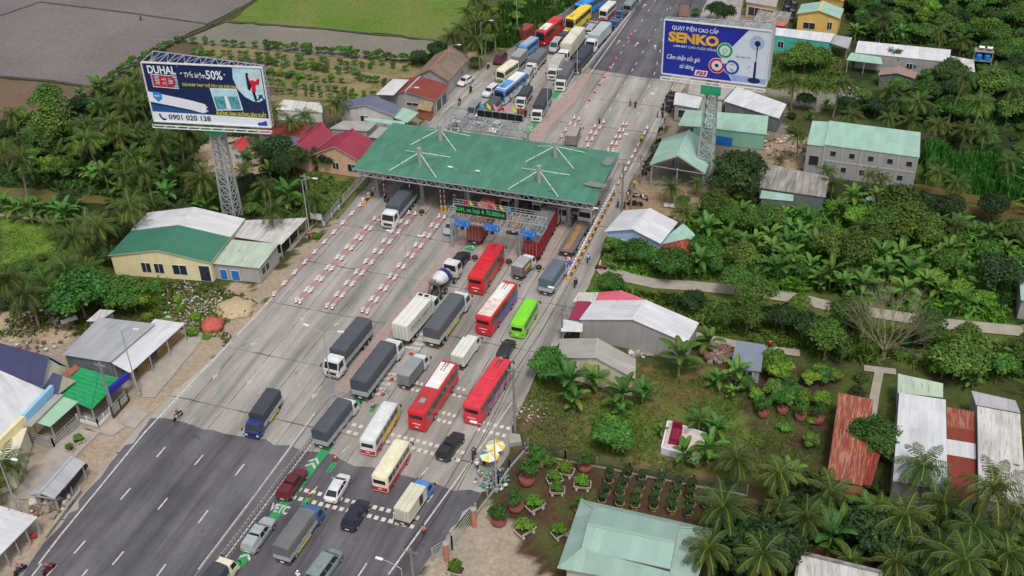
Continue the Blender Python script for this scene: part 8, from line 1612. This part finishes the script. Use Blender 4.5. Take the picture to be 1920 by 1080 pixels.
# --- fills
fill([(0, 218), (115, 216), (190, 170), (262, 140), (285, 240), (390, 258), (330, 275), (325, 330), (400, 350), (425, 405), (300, 392), (225, 380), (205, 360), (60, 346), (0, 344)], ['palm2', 'palm4', 'tree1', 'tree0', 'ban0', 'ban1', 'bush0', 'bush2', 'tree3', 'ban2', 'bush2'], 3.1, seed=2)
fill([(150, 385), (300, 395), (360, 400), (200, 480), (215, 520), (250, 560), (100, 580), (0, 580), (0, 520), (60, 500), (90, 440)], ['palm2', 'palm4', 'tree0', 'bush2', 'tree1', 'bush0'], 3.6, (.6, .95), seed=3)
fill([(430, 250), (560, 250), (560, 330), (600, 400), (560, 430), (470, 410), (440, 330)], ['palm4', 'ban0', 'tree1', 'bush0', 'bush2', 'tree0'], 3.2, (.5, .85), seed=4)
fill([(855, 5), (1000, 0), (1075, 5), (975, 60), (945, 80), (900, 100), (850, 80)], ['tree3', 'bush3', 'ban1', 'bush1'], 3.2, (.6, 1), seed=5)
fill([(1590, 0), (1925, 0), (1925, 235), (1745, 235), (1720, 225), (1600, 205), (1660, 180), (1730, 150), (1840, 140), (1830, 110), (1790, 90), (1600, 70)], ['tree2', 'tree1', 'tree1', 'tree0', 'tree1', 'bush0', 'tree3', 'tree2'], 3.6, (.7, 1.15), seed=6)
fill([(1440, 200), (1600, 205), (1730, 240), (1925, 240), (1925, 310), (1740, 290), (1730, 240), (1560, 218), (1520, 240), (1450, 260)], ['palm4', 'tree0', 'bush2', 'bush0', 'ban1', 'tree1'], 3.2, (.6, .95), seed=7)
fill([(1300, 405), (1430, 380), (1640, 385), (1800, 430), (1925, 480), (1925, 600), (1700, 585), (1560, 560), (1400, 530), (1240, 520), (1140, 490), (1290, 480)], ['ban0', 'tree4', 'ban2', 'bush2', 'bush0', 'tree1', 'ban0', 'tree3', 'ban1', 'bush0'], 2.9, (.7, 1.05), seed=8)
fill([(1700, 385), (1925, 420), (1925, 590), (1800, 570), (1690, 470)], ['tree4', 'tree0', 'bush2', 'bush2', 'bush0'], 3.4, (.7, 1.1), seed=9)
fill([(1120, 545), (1230, 545), (1400, 560), (1600, 590), (1925, 640), (1925, 730), (1820, 720), (1700, 680), (1560, 690), (1440, 650), (1330, 620), (1310, 600), (1210, 560)], ['tree1', 'bush0', 'bush2', 'tree0', 'tree4', 'bush3', 'tree2'], 3.2, (.6, 1.0), seed=10)
fill([(1430, 670), (1570, 690), (1565, 740), (1545, 880), (1480, 850), (1440, 760)], ['tree1', 'bush0', 'tree3', 'bush3', 'tree1'], 3.0, (.45, .75), seed=11)
fill([(1480, 900), (1540, 930), (1680, 930), (1830, 950), (1925, 970), (1925, 1100), (1350, 1100), (1360, 1000), (1440, 960)], ['palm2', 'palm4', 'bush2', 'tree0', 'tree5', 'ban2', 'palm2'], 3.4, (.7, 1.05), seed=12)
fill([(1560, 720), (1680, 700), (1690, 730), (1660, 900), (1640, 900), (1650, 780)], ['bush2', 'bush0', 'tree0'], 2.6, (.6, .9), seed=13)
fill([(200, 530), (320, 530), (345, 560), (380, 610), (410, 635), (390, 640), (300, 600), (200, 590)], ['bush1', 'bush0', 'bush3'], 2.3, (.5, .9), mar=.6, seed=14)
# citrus orchard: rows of saplings
NTH = ['leftmost']+[w+' from left' for w in 'second third fourth fifth sixth seventh eighth ninth tenth eleventh twelfth thirteenth fourteenth fifteenth sixteenth seventeenth eighteenth nineteenth twentieth'.split()]+['second from right', 'rightmost']
def rlab(o, noun, k, rown, grp): AUTO.pop(); o['label'] = f'{noun}, {NTH[k]} in the {rown}'; o['group'] = grp
ROWN = iter(('far hedge row under the grey field', 'second row of the citrus beds', 'short row behind the billboard top', 'third row of the citrus beds', 'fourth row of the citrus beds', 'fifth row of the citrus beds', 'sixth row of the citrus beds', 'seventh row of the citrus beds', 'short row toward the brown shop', 'hedge row along the ploughed field', 'lower hedge row by the ploughed field', 'hedge row right of the ploughed field', 'row above the slate roof house', 'row nearest the roadside shops'))
def row(kind, a, b_, n_, s=1.0, j=.5):
    rn = next(ROWN)
    A, Q = G(*a), G(*b_)
    for k in range(n_):
        p = A.lerp(Q, k/max(1, n_-1))+Vector((random.uniform(-j, j), random.uniform(-j, j), 0)); rlab(plant(kind, p, s*random.uniform(.8, 1.2)), 'young citrus tree', k, rn, 'young citrus trees in rows')
for a, b_, n_, s in (((500, 92), (800, 120), 22, 1.4), ((490, 108), (700, 128), 14, 1), ((365, 100), (480, 108), 8, 1), ((380, 110), (610, 134), 14, 1), ((505, 122), (665, 140), 11, 1.1), ((500, 142), (640, 158), 10, .9), ((505, 160), (700, 180), 13, 1), ((500, 172), (660, 190), 12, .9), ((670, 150), (760, 165), 8, 1.1), ((330, 82), (262, 118), 9, 1.3), ((250, 120), (196, 165), 9, 1.3), ((345, 80), (500, 92), 9, 1.2), ((640, 182), (700, 196), 5, 1), ((700, 120), (760, 132), 4, 1.1)): row('citrus', a, b_, n_, s)
crowns(['bush3', 'bush1'], [(505, 132, .9), (525, 135, .9), (545, 137, .9), (565, 140, .8), (620, 140, .6), (375, 97, .8), (390, 98, .8), (790, 108, .9), (810, 105, .9), (770, 115, .8)])
# nursery
for x, y, s in ((1430, 780, .8), (1466, 774, .8), (1500, 786, .85), (1533, 792, .85)): plant('round', G(x, y), (s*.75, s*.75, s*1.3))
crowns(['tree3', 'tree1'], [(1418, 735), (1450, 725), (1508, 742), (1455, 742), (1540, 745), (1480, 712), (1520, 708), (1495, 728), (1430, 755), (1545, 700), (1476, 745), (1400, 715)], .5, .25)
for x, y, s in ((1008, 872, 1.0), (988, 905, 1.0), (968, 955, .9), (935, 980, .95), (1096, 880, .9), (1088, 960, .8)): plant('round', G(x, y), (s*.88, s*.82, s*random.uniform(.95, 1.35)))
for x, y, s, r in ((1045, 925, .75, .3), (1040, 905, .8, .6), (1060, 890, .9, 0), (1004, 955, .9, 1.0), (985, 1000, .95, 1.0), (1092, 915, .85, .2), (1050, 1005, .8, .9), (855, 1075, .8, 0), (150, 830, .6, 1), (132, 845, .5, 0)): plant('tray', G(x, y), s, r)
for r_ in range(4):
    for k in range(6+(r_ > 0)): 
        a = G(1146+r_*-6, 893+r_*17); u = G(1331+r_*-2, 925+r_*16)-a; p = a+u*(k/6); rlab(plant('pot', p+Vector((random.uniform(-.2, .2), random.uniform(-.2, .2), 0)), random.uniform(.9, 1.05)), 'kumquat in clay pot', k, ('back', 'second', 'third', 'front')[r_]+' row of the pot yard', 'potted kumquats of the yard')
# the leafless tree on the right
def bare(px, label, sc, seed):
    r = random.Random(seed); t = thing('leafless_tree', label, 'tree', tuple(G(*px))); b = B()
    def grow(p, d, L_, w, n_):  # forks into finer twigs
        q = p+d*L_; b.tube(p, q, w, w*.7, 5, 0, False)
        if n_ == 0: return
        for k in range(3 if n_ > 2 else 2):
            e = (d+Vector((r.uniform(-.55, .55), r.uniform(-.55, .55), r.uniform(-.15, .35)))).normalized(); grow(q, e, L_*r.uniform(.6, .85), w*.58, n_-1)
    tb = B(); tb.tube((0, 0, 0), (0, 0, .8*sc), .22*sc, .18*sc, 8); tb.obj('trunk', PALEB, t)
    for k in range(11): a = k*.58; grow(Vector((0, 0, .7*sc)), Vector((math.cos(a)*.75, math.sin(a)*.75, .9)).normalized(), 1.75*sc, .062*sc, 5)
    b.obj('branches', PALEB, t)
bare((1655, 672), 'leafless tree with spreading pale branches beside the village path', 1.75, 3); bare((1440, 232), 'small leafless tree beside the white corrugated shed', .6, 5)
# ground cover that nobody could count
def cover(name, label, px, n_, lm, h=.35, size=.2, up=.8):
    P = np.array([tuple(q.to_2d()) for q in gp(px)]); lo, hi = P.min(0), P.max(0); c = rg_.uniform(lo, hi, size=(n_, 2)); ok = inpoly(c[:, 0]+(vnoise(c[:, 0], c[:, 1], 2, 31)-.5)*3, c[:, 1]+(vnoise(c[:, 0], c[:, 1], 2, 32)-.5)*3, [tuple(q) for q in P]); ok &= vnoise(c[:, 0], c[:, 1], 3.1, 33)*.6+vnoise(c[:, 0], c[:, 1], 1.1, 34)*.4 > .34
    for K in KEEP: ok &= ~inpoly(c[:, 0], c[:, 1], K)
    c = c[ok]; n_ = len(c); hh = h*(.5+rg_.rand(n_))*(.5+vnoise(c[:, 0], c[:, 1], 2.5, 35)); z = hh*.5-.1; a = rg_.rand(n_)*6.283; s = size*(.6+.8*rg_.rand(n_)); tilt = rg_.normal(size=(n_, 2))*(1-up)*.9
    u = np.stack([np.cos(a)*s*.5, np.sin(a)*s*.5, 0*a], 1); v = np.stack([tilt[:, 0]*hh, tilt[:, 1]*hh, hh*.5], 1); V, F = quads(np.stack([c[:, 0], c[:, 1], z], 1), u, v)
    l = (.7+.6*rg_.rand(n_))*(.8+.4*vnoise(c[:, 0], c[:, 1], 3, 36)); return tag(link(npoly(name, V, F, np.stack([l*(1+.2*(rg_.rand(n_) < .15)), l, l], 1), [LM[lm]]), name), label, 'ground cover', None, 'stuff')
cover('reeds', 'tall reeds on the bank beside the upper queue', [(930, 15), (1075, 5), (1085, 12), (985, 62), (955, 90), (900, 105), (880, 92)], 9000, 'reed', 1.6, .3, .9)
cover('sugarcane', 'dense sugarcane field behind the two storey block', [(1725, 290), (1925, 320), (1925, 385), (1840, 370), (1735, 345)], 16000, 'reed', 2.2, .22, .92)
cover('undergrowth', 'undergrowth under the palms left of the left billboard', [(0, 215), (115, 214), (262, 138), (290, 245), (390, 258), (325, 330), (425, 405), (300, 398), (60, 350), (0, 348)], 26000, 'weed', .7, .35, .4)
cover('undergrowth', 'creepers behind the banana belt on the right', [(1300, 400), (1440, 380), (1650, 385), (1925, 470), (1925, 610), (1640, 575), (1400, 530), (1130, 505), (1290, 480)], 34000, 'bright', .9, .35, .4)
cover('undergrowth', 'weeds between the village path and the pink roof', [(1120, 540), (1230, 545), (1500, 570), (1925, 640), (1925, 730), (1700, 690), (1440, 650), (1310, 610), (1210, 560)], 26000, 'grass', .7, .3, .5)
cover('undergrowth', 'dark undergrowth of the top right grove', [(1590, -5), (1925, -5), (1925, 240), (1740, 235), (1600, 205), (1730, 150), (1840, 140), (1790, 90), (1600, 68)], 24000, 'weed', .8, .45, .4)
cover('undergrowth', 'undergrowth at the bottom right palms', [(1480, 895), (1680, 925), (1925, 965), (1925, 1100), (1340, 1100), (1360, 990)], 12000, 'dark' if False else 'weed', .7, .35, .4)
cover('grass', 'patchy grass of the lot with the walled grave', [(965, 790), (1010, 700), (1200, 690), (1400, 720), (1560, 770), (1545, 890), (1400, 890), (1180, 865), (985, 850)], 26000, 'grass', .22, .11, .7)
cover('grass', 'rough grass of the fenced lot beside the plaza', [(520, 300), (660, 318), (690, 335), (600, 425), (560, 420), (520, 350)], 5000, 'grass', .25, .2, .5)
cover('grass', 'grass of the left meadow below the canal', [(-10, 398), (110, 412), (215, 430), (200, 520), (110, 560), (-10, 560)], 12000, 'grass', .12, .16, .5)
cover('grass', 'weeds around the rubble behind the tin shop', [(200, 520), (330, 520), (480, 560), (430, 640), (300, 600), (0, 640), (0, 590)], 9000, 'grass', .4, .25, .5)
cover('grass', 'grass bank along the fork of the village path', [(1110, 475), (1290, 485), (1420, 520), (1300, 528), (1180, 510)], 9000, 'grass', .35, .2, .5); cover('grass', 'grass between path and pink roofed house', [(1100, 525), (1200, 530), (1300, 545), (1200, 556), (1090, 545)], 5000, 'bright', .45, .22, .5)
cover('grass', 'grass around the teal house and the feathery tree', [(1440, 100), (1560, 105), (1600, 175), (1440, 165)], 5000, 'grass', .4, .3, .5)
cover('grass', 'dark grassy ground right of the grey block', [(1690, 395), (1925, 430), (1925, 480), (1850, 470), (1750, 440)], 9000, 'weed', .7, .35, .5)
0 and cover('leaf_litter', 'dry litter and weeds of the potted plant yard', [(960, 860), (1180, 880), (1400, 925), (1480, 940), (1400, 1080), (1340, 1000), (1080, 935), (1040, 1065), (900, 1000)], 3500, 'dry', .15, .15, .2)
cover('thicket', 'mixed scrub beyond the right edge of the picture', [(1935, 0), (2300, 0), (2700, 1100), (1940, 1100)], 14000, 'mid', 2.6, .6, .4); cover('thicket', 'mixed scrub below the bottom edge of the picture', [(1130, 1150), (1940, 1120), (2400, 1500), (900, 1500)], 8000, 'mid', 2.2, .5, .4)
for k in PR: retire(PR[k][0])
finish_labels()
